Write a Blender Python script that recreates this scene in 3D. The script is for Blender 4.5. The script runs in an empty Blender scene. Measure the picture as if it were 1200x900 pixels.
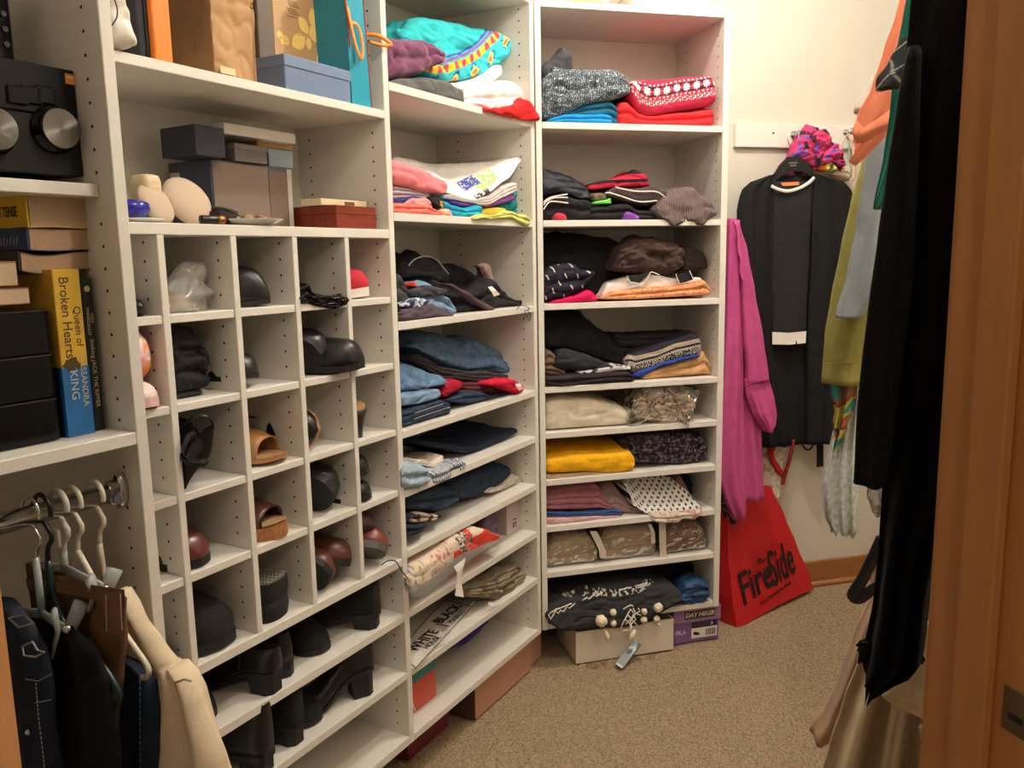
import bpy, math, random
from mathutils import Vector, Matrix, noise
PI = math.pi
SC = bpy.context.scene
COL = SC.collection

# ---------------------------------------------------------------- camera
FPX, PITCH, ROLL, CAMZ = 962.86, math.radians(8.779), math.radians(-1.068), 1.36
_cp, _sp, _cr, _sr = math.cos(PITCH), math.sin(PITCH), math.cos(ROLL), math.sin(ROLL)
FWD = Vector((0, _cp, -_sp))
_up, _rt = Vector((0, _sp, _cp)), Vector((1, 0, 0))
RT = _cr * _rt + _sr * _up
UP = -_sr * _rt + _cr * _up
cam = bpy.data.cameras.new('camera')
cam.sensor_width = 36.0
cam.lens = FPX / 1200 * 36
cam.clip_start = 0.02
camo = bpy.data.objects.new('camera', cam)
COL.objects.link(camo)
camo.matrix_world = Matrix(((RT.x, UP.x, -FWD.x, 0), (RT.y, UP.y, -FWD.y, 0), (RT.z, UP.z, -FWD.z, CAMZ), (0, 0, 0, 1)))
SC.camera = camo

# ---------------------------------------------------------------- world, lamps, exposure
w = bpy.data.worlds.new('world')
SC.world = w
w.use_nodes = True
w.node_tree.nodes['Background'].inputs[0].default_value = (1.0, 0.90, 0.78, 1)
w.node_tree.nodes['Background'].inputs[1].default_value = 0.17
def lamp(name, loc, power, radius, col):
    l = bpy.data.lights.new(name, 'POINT')
    l.energy = power; l.shadow_soft_size = radius; l.color = col
    o = bpy.data.objects.new(name, l)
    COL.objects.link(o); o.location = loc
    return o
lamp('closet_lamp', (0.68, 2.15, 2.66), 44, 0.04, (1.0, 0.925, 0.825))
lamp('closet_lamp', (0.50, 1.00, 2.66), 20, 0.04, (1.0, 0.925, 0.825))
lamp('added_hall_fill', (0.1, -1.2, 2.35), 18, 0.15, (1.0, 0.86, 0.70))  # added warm fill behind the camera, not a known fixture
SC.view_settings.view_transform = 'Standard'
SC.view_settings.look = 'None'
SC.view_settings.gamma = 1
SC.view_settings.use_curve_mapping = False
SC.view_settings.exposure = 0.36

# ---------------------------------------------------------------- frames of the two shelving walls
class Frame:
    """s along the wall to the right, n into the wall, z up."""
    def __init__(self, az, off=0.0):
        self.d = Vector((math.sin(az), math.cos(az), 0))
        self.n = Vector((-math.cos(az), math.sin(az), 0))
        self.off = off
        self.rz = PI / 2 - az
    def w(self, s, n, z):
        return self.d * (s + self.off) + self.n * n + Vector((0, 0, z))
AZ = math.radians(30.2536)
F1 = Frame(AZ)
F3 = Frame(AZ + PI / 4, 0.7411)
def ray(x, y):
    return RT * ((x - 600) / FPX) - UP * ((y - 450) / FPX) + FWD
def q(F, x, y, D):
    """point of the plane n = D of a frame that the photograph shows at x, y -> (s, z)"""
    r = ray(x, y); X = r * (D / r.dot(F.n))
    return X.dot(F.d) - F.off, X.z + CAMZ
def qs(x, y, s, F=F1):
    """same for a plane s = const -> (n, z)"""
    r = ray(x, y); X = r * ((s + F.off) / r.dot(F.d))
    return X.dot(F.n), X.z + CAMZ
def qz(F, x, y, z):
    """same for a level z = const -> (s, n)"""
    r = ray(x, y); X = r * ((z - CAMZ) / r.z)
    return X.dot(F.d) - F.off, X.dot(F.n)
TL = {'A': (450, 0, 5.695), 'B': (450, 150, 5.695), 'C': (450, 280, 5.695), 'D': (450, 370, 5.695), 'E': (450, 500, 5.695), 'F': (450, 600, 5.695), 'G': (450, 690, 5.695),
      'U': (625, 0, 5), 'V': (625, 160, 5), 'W': (625, 320, 5), 'X': (625, 480, 5), 'Y': (630, 640, 5), 'H': (840, 100, 5), 'I': (830, 420, 5), 'J': (830, 580, 5), 'P': (0, 0, 1)}
def t(k, *a):
    """measurements taken on an enlarged tile of the photograph"""
    ox, oy, m = TL[k]
    return [(ox + a[i] / m, oy + a[i + 1] / m) for i in range(0, len(a), 2)]

# ---------------------------------------------------------------- materials
def lin(c):
    return tuple((v / 255 / 12.92 if v / 255 <= 0.04045 else ((v / 255 + 0.055) / 1.055) ** 2.4) for v in c)
MATS = {}
def mat(name, rgb, rough=0.6, metal=0.0, var=0.0, vscale=8, bump=0.0, bscale=300, spec=0.5, sheen=0.0, stretch=None, vcol=False, trans=0.0, emit=0.0):
    if name in MATS: return MATS[name]
    m = bpy.data.materials.new(name); m.use_nodes = True
    nt = m.node_tree; b = nt.nodes['Principled BSDF']
    c = lin(rgb)
    b.inputs['Base Color'].default_value = (*c, 1)
    b.inputs['Roughness'].default_value = rough
    b.inputs['Metallic'].default_value = metal
    b.inputs['Specular IOR Level'].default_value = spec
    if sheen: b.inputs['Sheen Weight'].default_value = sheen
    if trans: b.inputs['Transmission Weight'].default_value = trans
    if emit:
        b.inputs['Emission Color'].default_value = (*c, 1); b.inputs['Emission Strength'].default_value = emit
    tc = nt.nodes.new('ShaderNodeTexCoord')
    src = None
    if vcol:
        a = nt.nodes.new('ShaderNodeVertexColor'); a.layer_name = 'Col'
        src = a.outputs['Color']
        nt.links.new(src, b.inputs['Base Color'])
    if var:
        mp = nt.nodes.new('ShaderNodeMapping')
        if stretch: mp.inputs['Scale'].default_value = stretch
        nz = nt.nodes.new('ShaderNodeTexNoise'); nz.inputs['Scale'].default_value = vscale; nz.inputs['Detail'].default_value = 5
        nt.links.new(tc.outputs['Object'], mp.inputs[0]); nt.links.new(mp.outputs[0], nz.inputs['Vector'])
        rp = nt.nodes.new('ShaderNodeMapRange'); rp.inputs[1].default_value = 0.3; rp.inputs[2].default_value = 0.7
        rp.inputs[3].default_value = 1 - var; rp.inputs[4].default_value = 1 + var
        nt.links.new(nz.outputs['Fac'], rp.inputs[0])
        mx = nt.nodes.new('ShaderNodeVectorMath'); mx.operation = 'MULTIPLY'
        if src is not None: nt.links.new(src, mx.inputs[0])
        else: mx.inputs[0].default_value = c
        nt.links.new(rp.outputs[0], mx.inputs[1])
        nt.links.new(mx.outputs[0], b.inputs['Base Color'])
    if bump:
        nz = nt.nodes.new('ShaderNodeTexNoise'); nz.inputs['Scale'].default_value = bscale; nz.inputs['Detail'].default_value = 3
        mp = nt.nodes.new('ShaderNodeMapping')
        if stretch: mp.inputs['Scale'].default_value = stretch
        nt.links.new(tc.outputs['Object'], mp.inputs[0]); nt.links.new(mp.outputs[0], nz.inputs['Vector'])
        bp = nt.nodes.new('ShaderNodeBump'); bp.inputs['Strength'].default_value = bump; bp.inputs['Distance'].default_value = 0.002
        nt.links.new(nz.outputs['Fac'], bp.inputs['Height']); nt.links.new(bp.outputs[0], b.inputs['Normal'])
    MATS[name] = m
    return m
def fab(name, rgb, rough=0.85, var=0.14, bump=0.35, bscale=420, sheen=0.0, vscale=30):
    return mat('cloth_' + name, rgb, rough, 0, var, vscale, bump, bscale, 0.25, sheen)
def film(name, rgb=(235, 230, 225), amount=0.25, rough=0.12):
    """thin clear plastic"""
    if name in MATS: return MATS[name]
    m = bpy.data.materials.new(name); m.use_nodes = True
    nt = m.node_tree; nt.nodes.remove(nt.nodes['Principled BSDF'])
    o = nt.nodes['Material Output']
    tr = nt.nodes.new('ShaderNodeBsdfTransparent'); gl = nt.nodes.new('ShaderNodeBsdfGlossy'); df = nt.nodes.new('ShaderNodeBsdfDiffuse')
    tr.inputs[0].default_value = (0.96, 0.95, 0.94, 1)
    gl.inputs['Roughness'].default_value = rough; gl.inputs[0].default_value = (0.6, 0.6, 0.6, 1)
    df.inputs[0].default_value = (*lin(rgb), 1)
    fr = nt.nodes.new('ShaderNodeFresnel'); fr.inputs[0].default_value = 1.35
    m1 = nt.nodes.new('ShaderNodeMixShader'); m2 = nt.nodes.new('ShaderNodeMixShader')
    m1.inputs[0].default_value = amount
    nt.links.new(tr.outputs[0], m1.inputs[1]); nt.links.new(df.outputs[0], m1.inputs[2])
    nt.links.new(fr.outputs[0], m2.inputs[0]); nt.links.new(m1.outputs[0], m2.inputs[1]); nt.links.new(gl.outputs[0], m2.inputs[2])
    nt.links.new(m2.outputs[0], o.inputs[0])
    MATS[name] = m
    return m

# ---------------------------------------------------------------- mesh building
class MB:
    def __init__(self): self.v, self.f, self.c = [], [], []
    def add(self, vs, fs):
        k = len(self.v); self.v += [tuple(p) for p in vs]; self.f += [tuple(i + k for i in f) for f in fs]
        return self
    def box(self, x0, x1, y0, y1, z0, z1, bev=0.0):
        if bev <= 0:
            return self.add([(x0, y0, z0), (x1, y0, z0), (x1, y1, z0), (x0, y1, z0), (x0, y0, z1), (x1, y0, z1), (x1, y1, z1), (x0, y1, z1)],
                            [(0, 3, 2, 1), (4, 5, 6, 7), (0, 1, 5, 4), (1, 2, 6, 5), (2, 3, 7, 6), (3, 0, 4, 7)])
        b = min(bev, (x1 - x0) / 2.01, (y1 - y0) / 2.01, (z1 - z0) / 2.01)
        vs, idx = [], {}
        X, Y, Z = (x0, x1), (y0, y1), (z0, z1)
        for i in (0, 1):
            for j in (0, 1):
                for k in (0, 1):
                    sx, sy, sz = (b if i == 0 else -b), (b if j == 0 else -b), (b if k == 0 else -b)
                    for ax in range(3):
                        p = [X[i] + sx, Y[j] + sy, Z[k] + sz]; p[ax] = (X[i], Y[j], Z[k])[ax]
                        idx[i, j, k, ax] = len(vs); vs.append(p)
        fs = []
        for ax in range(3):
            o = [a for a in range(3) if a != ax]
            for sd in (0, 1):
                q4 = []
                for (a, b2) in ((0, 0), (1, 0), (1, 1), (0, 1)):
                    c = [0, 0, 0]; c[ax] = sd; c[o[0]] = a; c[o[1]] = b2; q4.append(idx[c[0], c[1], c[2], ax])
                if (sd == 0) == (ax != 1): q4.reverse()
                fs.append(q4)
            for a in (0, 1):
                for b2 in (0, 1):
                    c0 = [0, 0, 0]; c1 = [0, 0, 0]; c0[o[0]] = c1[o[0]] = a; c0[o[1]] = c1[o[1]] = b2; c1[ax] = 1
                    fs.append([idx[(*c0, o[0])], idx[(*c1, o[0])], idx[(*c1, o[1])], idx[(*c0, o[1])]])
        for i in (0, 1):
            for j in (0, 1):
                for k in (0, 1): fs.append([idx[i, j, k, 0], idx[i, j, k, 1], idx[i, j, k, 2]])
        return self.add(vs, fs)
    def grid(self, rows, close_u=False, cap=False):
        """rows: list of equally long lists of points"""
        nr, nc = len(rows), len(rows[0])
        vs = [p for r in rows for p in r]; fs = []
        for i in range(nr - 1):
            for j in range(nc if close_u else nc - 1):
                j2 = (j + 1) % nc
                fs.append((i * nc + j, i * nc + j2, (i + 1) * nc + j2, (i + 1) * nc + j))
        if cap:
            fs.append(tuple(range(nc - 1, -1, -1))); fs.append(tuple((nr - 1) * nc + j for j in range(nc)))
        return self.add(vs, fs)
    def tube(self, pts, r, seg=8, flat=1.0, cap=True):
        pts = [Vector(p) for p in pts]; rows = []
        up = Vector((0, 0, 1)); prev = None
        for i, p in enumerate(pts):
            d = (pts[min(i + 1, len(pts) - 1)] - pts[max(i - 1, 0)])
            if d.length < 1e-9: d = Vector((0, 0, 1))
            d.normalize()
            a = prev if prev is not None else (up if abs(d.dot(up)) < 0.95 else Vector((1, 0, 0)))
            a = a - d * a.dot(d)
            if a.length < 1e-6: a = d.orthogonal()
            a.normalize(); b = d.cross(a); prev = a
            rr = r[i] if isinstance(r, (list, tuple)) else r
            rows.append([p + a * (math.cos(2 * PI * k / seg) * rr) + b * (math.sin(2 * PI * k / seg) * rr * flat) for k in range(seg)])
        return self.grid(rows, True, cap)
    def lathe(self, prof, seg=20, c=(0, 0, 0), axis='z'):
        rows = []
        for r, z in prof:
            row = []
            for k in range(seg):
                a = 2 * PI * k / seg
                p = (r * math.cos(a), r * math.sin(a), z)
                if axis == 'y': p = (p[0], p[2], p[1])
                if axis == 'x': p = (p[2], p[0], p[1])
                row.append((p[0] + c[0], p[1] + c[1], p[2] + c[2]))
            rows.append(row)
        return self.grid(rows, True, True)
    def ball(self, c, r, seg=10, sq=(1, 1, 1), jit=0.0, seed=0):
        rows = []
        for i in range(seg // 2 + 1):
            th = PI * (0.02 + 0.96 * i / (seg // 2)); row = []
            for k in range(seg):
                a = 2 * PI * k / seg
                p = Vector((math.sin(th) * math.cos(a), math.sin(th) * math.sin(a), math.cos(th)))
                rr = r * (1 + jit * noise.noise(p * 3 + Vector((seed, seed * 2, 0))))
                row.append((c[0] + p.x * rr * sq[0], c[1] + p.y * rr * sq[1], c[2] + p.z * rr * sq[2]))
            rows.append(row)
        return self.grid(rows, True, True)
    def mesh(self, name, m, smooth=False, cols=None):
        me = bpy.data.meshes.new(name); me.from_pydata(self.v, [], self.f)
        me.materials.append(m)
        if smooth: me.polygons.foreach_set('use_smooth', [True] * len(me.polygons))
        if cols is not None:
            a = me.color_attributes.new('Col', 'FLOAT_COLOR', 'POINT')
            flat = []
            for c in cols: flat += [c[0], c[1], c[2], 1.0]
            a.data.foreach_set('color', flat)
        me.update()
        return me
def link(name, me, parent=None):
    o = bpy.data.objects.new(name, me); COL.objects.link(o)
    if parent is not None: o.parent = parent
    return o
def tag(o, label, cat, group=None):
    o['label'] = label; o['category'] = cat
    if group: o['group'] = group
    return o
def thing(name, label, cat, loc, rz=0.0, group=None, rot=None):
    o = bpy.data.objects.new(name, None); COL.objects.link(o)
    o.empty_display_size = 0.05
    o.location = loc
    o.rotation_euler = rot if rot is not None else (0, 0, rz)
    return tag(o, label, cat, group)
def part(name, mb, m, parent, smooth=False, label=None, kind=None, cols=None):
    o = link(name, mb.mesh(name, m, smooth, cols), parent)
    if label: o['label'] = label
    if kind: o['kind'] = kind
    return o
def solo(name, mb, m, label, cat, loc, rz=0.0, smooth=False, group=None, cols=None):
    o = link(name, mb.mesh(name, m, smooth, cols)); o.location = loc; o.rotation_euler = (0, 0, rz)
    return tag(o, label, cat, group)
def struct(name, mb, m, smooth=False, parent=None):
    o = link(name, mb.mesh(name, m, smooth), parent)
    if parent is None: o['kind'] = 'structure'
    return o
def text(name, body, size, m, parent, loc, rot=(PI / 2, 0, 0), ext=0.0006, sx=1.0, align='CENTER', shear=0.0, label=None, bold=0.0):
    cu = bpy.data.curves.new(name, 'FONT'); cu.body = body; cu.size = size; cu.extrude = ext; cu.align_x = align; cu.align_y = 'CENTER'; cu.shear = shear; cu.offset = bold
    cu.resolution_u = 3
    o = bpy.data.objects.new(name, cu); COL.objects.link(o)
    bpy.context.view_layer.update()
    me = bpy.data.meshes.new_from_object(o.evaluated_get(bpy.context.evaluated_depsgraph_get()))
    bpy.data.objects.remove(o)
    me.materials.clear(); me.materials.append(m)
    for v in me.vertices: v.co.x *= sx
    o = link(name, me, parent)
    o.location = loc; o.rotation_euler = rot
    if label: o['label'] = label
    return o

# ---------------------------------------------------------------- cloth
def interp(L, x):
    if x <= L[0][0]: return L[0][1]
    for a, b in zip(L, L[1:]):
        if x <= b[0]:
            k = (x - a[0]) / max(b[0] - a[0], 1e-9)
            k2 = k * k * (3 - 2 * k) * 0.4 + k * 0.6
            return a[1] + (b[1] - a[1]) * k2
    return L[-1][1]
def cloth_mb(F, D, top, bot, dep=0.2, k=2, rise=0.0, lean=0.0, wr=0.004, er=0.02, seed=1, nu=56, nf=18, nt=16, pat=None, rib=0.0, freq=16.0, rmax=0.03, box=None):
    T = sorted(q(F, x, y, D) for x, y in top)
    if isinstance(bot, (int, float)): B = [(T[0][0], bot), (T[-1][0], bot)]
    else: B = sorted(q(F, x, y, D) for x, y in bot)
    s0, s1 = min(T[0][0], B[0][0]), max(T[-1][0], B[-1][0])
    sc, zc = (s0 + s1) / 2, min(b[1] for b in B)
    rows, cols = [], []
    nf = max(nf, 11 * k)
    sd = Vector((seed * 7.31, seed * 3.17, seed * 1.93))
    # room of the shelf bay that the garment lies in
    nfr, slo, shi, nbk, zoff = (1.213, 1.5496, 2.2214, 1.556, 0.0) if F is F1 else (2.4565, 0.0140, 0.6180, 2.795, 0.002)
    zmid = (max(b[1] for b in B) + max(b[1] for b in T)) / 2 if not box else 0
    bays = sorted([a + zoff for a in zS]) + [2.09]
    zlo, zhi = 0.0, 9.0
    for a, b in zip(bays[:-1], bays[1:]):
        if a - 0.002 <= zmid < b + 0.02: zlo, zhi = a + TH + 0.0006, b - 0.0006
    def fit(s, n, z):
        if n > nfr - 0.0008 and box is None:
            s = min(max(s, slo), shi); n = min(n, nbk); z = min(max(z, zlo), zhi)
        return s, n, z
    for i in range(nu + 1):
        u = i / nu; s = s0 + (s1 - s0) * u
        zt, zb = interp(T, s), interp(B, s)
        h = max(zt - zb, 0.006)
        d = min(s - s0, s1 - s) / max(er, 1e-4)
        c = math.sqrt(max(0.0, 1 - (1 - d) ** 2)) if d < 1 else 1.0
        hh = h * (0.45 + 0.55 * c); zb2 = zb + (h - hh) * 0.4
        rec = (1 - c) * er * 0.9
        r = min(h / 2, rmax); amp = min(0.013, h / max(k, 1) * 0.5) if k > 1 else 0.0
        row, rc, v = [], [], 0.0
        row.append((s - sc, D + dep, zb2)); rc.append((s - s0, 0.0, 0))
        for j in range(nf + 1):
            ww = j / nf; qq = 2 * ww - 1
            bul = r * (1 - math.sqrt(max(0.0, 1 - qq ** 4)))
            wob = 0.25 * noise.noise(Vector((s * 9, ww * 2, 1.3)) + sd)
            ind = amp * (1 - abs(math.sin(PI * k * min(1, max(0, ww + wob * 0.25)))) ** 0.45)
            z = zb2 + hh * ww
            n = D + rec + bul + ind + lean * hh * ww
            p = Vector((s * freq, z * freq * 2.2, 0)) + sd
            dn = wr * (noise.noise(p) + 0.5 * noise.noise(p * 2.3) - 0.9 * (1 - abs(noise.noise(p * 0.7 + Vector((9, 4, 2))))) ** 7)
            if rib: dn += rib * math.sin(s * 2 * PI / 0.008)
            edge = min(1.0, 4 * ww + 0.2)
            row.append((s - sc, n - dn * edge, z + 0.3 * dn * (ww > 0.1)))
            rc.append((s - s0, ww * h, 0))
        nst = D + rec + r + amp + lean * hh
        for j in range(1, nt + 1):
            tt = j / nt
            n = nst + (max(D + dep, nst + 0.02) - nst) * tt
            p = Vector((s * freq, n * freq * 1.2, 5.1)) + sd
            dz = wr * 1.3 * (noise.noise(p) + 0.5 * noise.noise(p * 2.1) - 0.9 * (1 - abs(noise.noise(p * 0.7 + Vector((9, 4, 2))))) ** 7) * (1 - 0.3 * tt)
            z = zb2 + hh + rise * tt - 0.25 * hh * tt ** 4 * (1 - min(1, rise * 20)) + dz
            if rib: z += rib * math.sin(s * 2 * PI / 0.008)
            row.append((s - sc, n, z)); rc.append((s - s0, h + (n - nst), 1))
        row.append((s - sc, max(D + dep, nst + 0.02), zb2)); rc.append((s - s0, h + dep, 1))
        row = [fit(a + sc, b, c2) for a, b, c2 in row]
        rows.append([(a - sc, b - D, c2 - zc) for a, b, c2 in row])
        if pat: cols += [pat(a / max(s1 - s0, 1e-6), a, b, tp) for a, b, tp in rc]
    mb = MB().grid(rows, False, True)
    return mb, F.w(sc, D, zc), cols if pat else None
def cl(name, label, cat, F, D, top, bot, m, group=None, **kw):
    mb, loc, cols = cloth_mb(F, D, top, bot, **kw)
    o = solo(name, mb, m, label, cat, loc, F.rz, True, group, cols)
    o['_'] = 0; del o['_']
    return o
def rel(F, o, s, n, z):
    """point of a frame in the local space of a top-level object turned like that frame"""
    v = F.w(s, n, z) - Vector(o.location)
    return (v.dot(F.d), v.dot(F.n), v.z)
def trail(F, o, D, pts, off=0.0):
    return [rel(F, o, *(lambda a: (a[0], D - off, a[1]))(q(F, x, y, D))) for x, y in pts]
def smooth_path(pts, n=5):
    P = [Vector(p) for p in pts]; out = []
    for i in range(len(P) - 1):
        a, b, c, d = P[max(i - 1, 0)], P[i], P[i + 1], P[min(i + 2, len(P) - 1)]
        for j in range(n):
            x = j / n
            out.append(0.5 * ((2 * b) + (c - a) * x + (2 * a - 5 * b + 4 * c - d) * x * x + (3 * b - a - 3 * c + d) * x ** 3))
    out.append(P[-1])
    return out
def drape_mb(L, R, thick=0.05, waves=3, amp=0.012, seed=1, nz=40, nu=40, wr=0.004, hem=0.0, pat=None, jag=0.0):
    """L, R: outlines (a, z) of a hanging garment, a across and z up; -> closed tube with folds, y is the thickness"""
    L = sorted((z, a) for a, z in L); R = sorted((z, a) for a, z in R)
    z0, z1 = min(L[0][0], R[0][0]), max(L[-1][0], R[-1][0])
    ac = (L[0][1] + R[0][1]) / 2
    rows, cols = [], []
    sd = Vector((seed * 3.7, seed * 1.9, seed * 5.3))
    for i in range(nz + 1):
        kz = i / nz; z = z0 + (z1 - z0) * kz
        la, ra = interp(L, z), interp(R, z)
        cx, hw = (la + ra) / 2, abs(ra - la) / 2
        row = []
        fall = (1 - kz) ** 0.7
        for j in range(nu):
            th = 2 * PI * j / nu
            ca, sa = math.cos(th), math.sin(th)
            x = cx + hw * math.copysign(abs(ca) ** 0.8, ca)
            y = thick / 2 * math.copysign(abs(sa) ** 0.7, sa) * (0.55 + 0.45 * fall)
            ph = waves * 2 * PI * (x - la) / max(ra - la, 1e-6) if abs(ra - la) > 1e-6 else 0
            y += amp * (0.3 + fall) * math.sin(ph + 1.5 * noise.noise(Vector((z * 4, 0, 0)) + sd))
            p = Vector((x * 14, y * 14, z * 7)) + sd
            dn = wr * (noise.noise(p) + 0.5 * noise.noise(p * 2.2))
            zz = z
            if i == 0: zz += hem * noise.noise(Vector((x * 20, 0, 3)) + sd) + jag * (j % 2)
            row.append((x - ac, y + dn * (1 if sa > 0 else -1), zz - z0))
            if pat: cols.append(pat((x - la) / max(ra - la, 1e-6), x - la, z - z0, sa))
        rows.append(row)
    return MB().grid(rows, True, True), ac, z0, cols if pat else None
# ================================================================ the room
M_WALL = mat('wall_paint', (214, 207, 193), 0.75, var=0.03, vscale=6, bump=0.12, bscale=120)
M_CEIL = mat('ceiling_paint', (206, 202, 192), 0.8, bump=0.2, bscale=90)
M_MEL = mat('white_melamine', (229, 224, 215), 0.42, var=0.035, vscale=18, bump=0.10, bscale=500, stretch=(0.4, 0.4, 2.5))
M_OAK = mat('stained_oak', (196, 134, 74), 0.42, var=0.06, vscale=14, bump=0.06, bscale=120, stretch=(6, 6, 0.5))
M_OAKH = mat('stained_oak_long', (156, 100, 52), 0.4, var=0.12, vscale=14, bump=0.1, bscale=120, stretch=(0.6, 0.6, 8))
M_HOLE = mat('peg_hole_dark', (28, 24, 20), 0.9)
M_CHROME = mat('chrome', (215, 215, 215), 0.12, 1.0)
M_BLACKP = mat('black_plastic', (16, 16, 18), 0.35)
M_BLACKG = mat('black_gloss', (9, 8, 9), 0.14, spec=0.22)
M_WHITEP = mat('white_plastic', (235, 230, 218), 0.35)
M_CARP = mat('carpet', (158, 138, 112), 0.95, var=0.42, vscale=170, bump=1.0, bscale=300, spec=0.1)
def meet(a, b):
    """ground point with F1.n.X = a and F3.n.X = b"""
    A, B = F1.n, F3.n; det = A.x * B.y - A.y * B.x
    return Vector(((a * B.y - A.y * b) / det, (A.x * b - a * B.x) / det, 0))
NL, NR, DB, DD = 1.58, -0.50, 2.812, 0.597
CEIL = 2.75
def slab(p, qv, out, th, z0, z1):
    o = out * th
    return MB().add([(p.x, p.y, z0), (qv.x, qv.y, z0), (qv.x + o.x, qv.y + o.y, z0), (p.x + o.x, p.y + o.y, z0),
                     (p.x, p.y, z1), (qv.x, qv.y, z1), (qv.x + o.x, qv.y + o.y, z1), (p.x + o.x, p.y + o.y, z1)],
                    [(0, 3, 2, 1), (4, 5, 6, 7), (0, 1, 5, 4), (1, 2, 6, 5), (2, 3, 7, 6), (3, 0, 4, 7)])
cLB, cRB, cLD, cRD = meet(NL, DB), meet(NR, DB), meet(NL, DD), meet(NR, DD)
struct('wall_left', slab(cLD, cLB, F1.n, 0.1, 0, CEIL), M_WALL)
struct('wall_back', slab(cLB, cRB, F3.n, 0.1, 0, CEIL), M_WALL)
struct('wall_right', slab(cRB, cRD, -F1.n, 0.1, 0, CEIL), M_WALL)
OL, OR = -0.943, -0.183          # door opening along F3
wd = MB()
pL, pR = F3.w(OL - 0.02, DD, 0), F3.w(OR + 0.02, DD, 0)
for a, b, z0, z1 in ((cLD, pL, 0, CEIL), (pR, cRD, 0, CEIL), (pL, pR, 2.06, CEIL)):
    s = slab(a, b, -F3.n, 0.115, z0, z1); wd.add(s.v, s.f)
struct('wall_front', wd, M_WALL)
fl = MB().add([(-3, -3, -0.004), (4, -3, -0.004), (4, 4.5, -0.004), (-3, 4.5, -0.004), (-3, -3, -0.1), (4, -3, -0.1), (4, 4.5, -0.1), (-3, 4.5, -0.1)],
              [(0, 1, 2, 3), (7, 6, 5, 4), (0, 4, 5, 1), (1, 5, 6, 2), (2, 6, 7, 3), (3, 7, 4, 0)])
floor_o = struct('floor', fl, M_CARP)
rows = []
nx, ny = 400, 316
for j in range(ny + 1):
    y = 1.72 + (3.34 - 1.72) * j / ny; r = []
    for i in range(nx + 1):
        x = -0.42 + 2.05 * i / nx
        p = Vector((x * 95, y * 95, 0))
        h = 0.0060 * noise.noise(p) + 0.004 * noise.noise(p * 2.1) + 0.003 * noise.noise(Vector((x * 9, y * 9, 4)))
        r.append((x, y, h - 0.003))
    rows.append(r)
pile = struct('carpet_pile', MB().grid(rows), M_CARP, True, floor_o); pile['kind'] = 'stuff'
struct('ceiling', MB().box(-3, 4, -3, 4.5, CEIL, CEIL + 0.05), M_CEIL)
# the room behind the doorway, seen by nobody but giving back its light
struct('wall_hall', MB().box(-3, 4, -3.1, -3, 0, CEIL), M_WALL)
# baseboard of the back wall
sb0, sb1 = 0.66, (cRB - F3.w(0, DB, 0)).dot(F3.d) - 0.0
bb = MB()
def f3box(mb, s0, s1, n0, n1, z0, z1, bev=0.0):
    k = len(mb.v); mb.box(s0, s1, n0, n1, z0, z1, bev)
    for i in range(k, len(mb.v)): mb.v[i] = tuple(F3.w(*mb.v[i]))
    return mb
zb_top = q(F3, 944, 659.5, DB - 0.014)[1]
bbo = struct('baseboard_back', f3box(MB(), sb0, sb1, DB - 0.014, DB - 0.001, 0.0, zb_top, 0.003), M_OAKH)
rowsq = []
for i in range(2):
    s = (sb0, sb1)[i]
    rowsq.append([F3.w(s, DB - 0.014 - 0.014 * math.sin(a * PI / 16), 0.0 + 0.019 * math.cos(a * PI / 16)) for a in range(9)] + [F3.w(s, DB - 0.014, 0)])
struct('quarter_round', MB().grid(rowsq, True, True), M_OAKH, True, bbo)
# door lining, right and left of the doorway
def jamb(name, s_face, sgn):
    o = struct(name, f3box(MB(), *sorted((s_face, s_face + sgn * 0.019)), DD - 0.125, DD + 0.004, 0, 2.06, 0.002), M_OAK)
    struct('door_stop', f3box(MB(), *sorted((s_face - sgn * 0.011, s_face)), DD - 0.072, DD - 0.036, 0, 2.05, 0.002), M_OAK, False, o)
    struct('casing', f3box(MB(), *sorted((s_face + sgn * 0.006, s_face + sgn * 0.065)), DD + 0.004, DD + 0.016, 0, 2.1, 0.003), M_OAK, False, o)
    return o
jr = jamb('trim_1', OR, 1)
jl = jamb('trim_2', OL, -1)
na, za_ = qs(1178, 800, OR, F3); nb_, zb_ = qs(1206, 872, OR, F3)
sp = f3box(MB(), OR - 0.0015, OR + 0.002, min(na, nb_), max(na, nb_), min(za_, zb_), max(za_, zb_), 0.001)
st = struct('strike_plate', sp, mat('aged_brass', (120, 104, 76), 0.35, 0.9), False, jr)
struct('latch_hole', f3box(MB(), OR - 0.0019, OR, (na + nb_) / 2 - 0.007, (na + nb_) / 2 + 0.007, min(za_, zb_) + 0.012, max(za_, zb_) - 0.022), M_HOLE, False, st)

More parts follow.
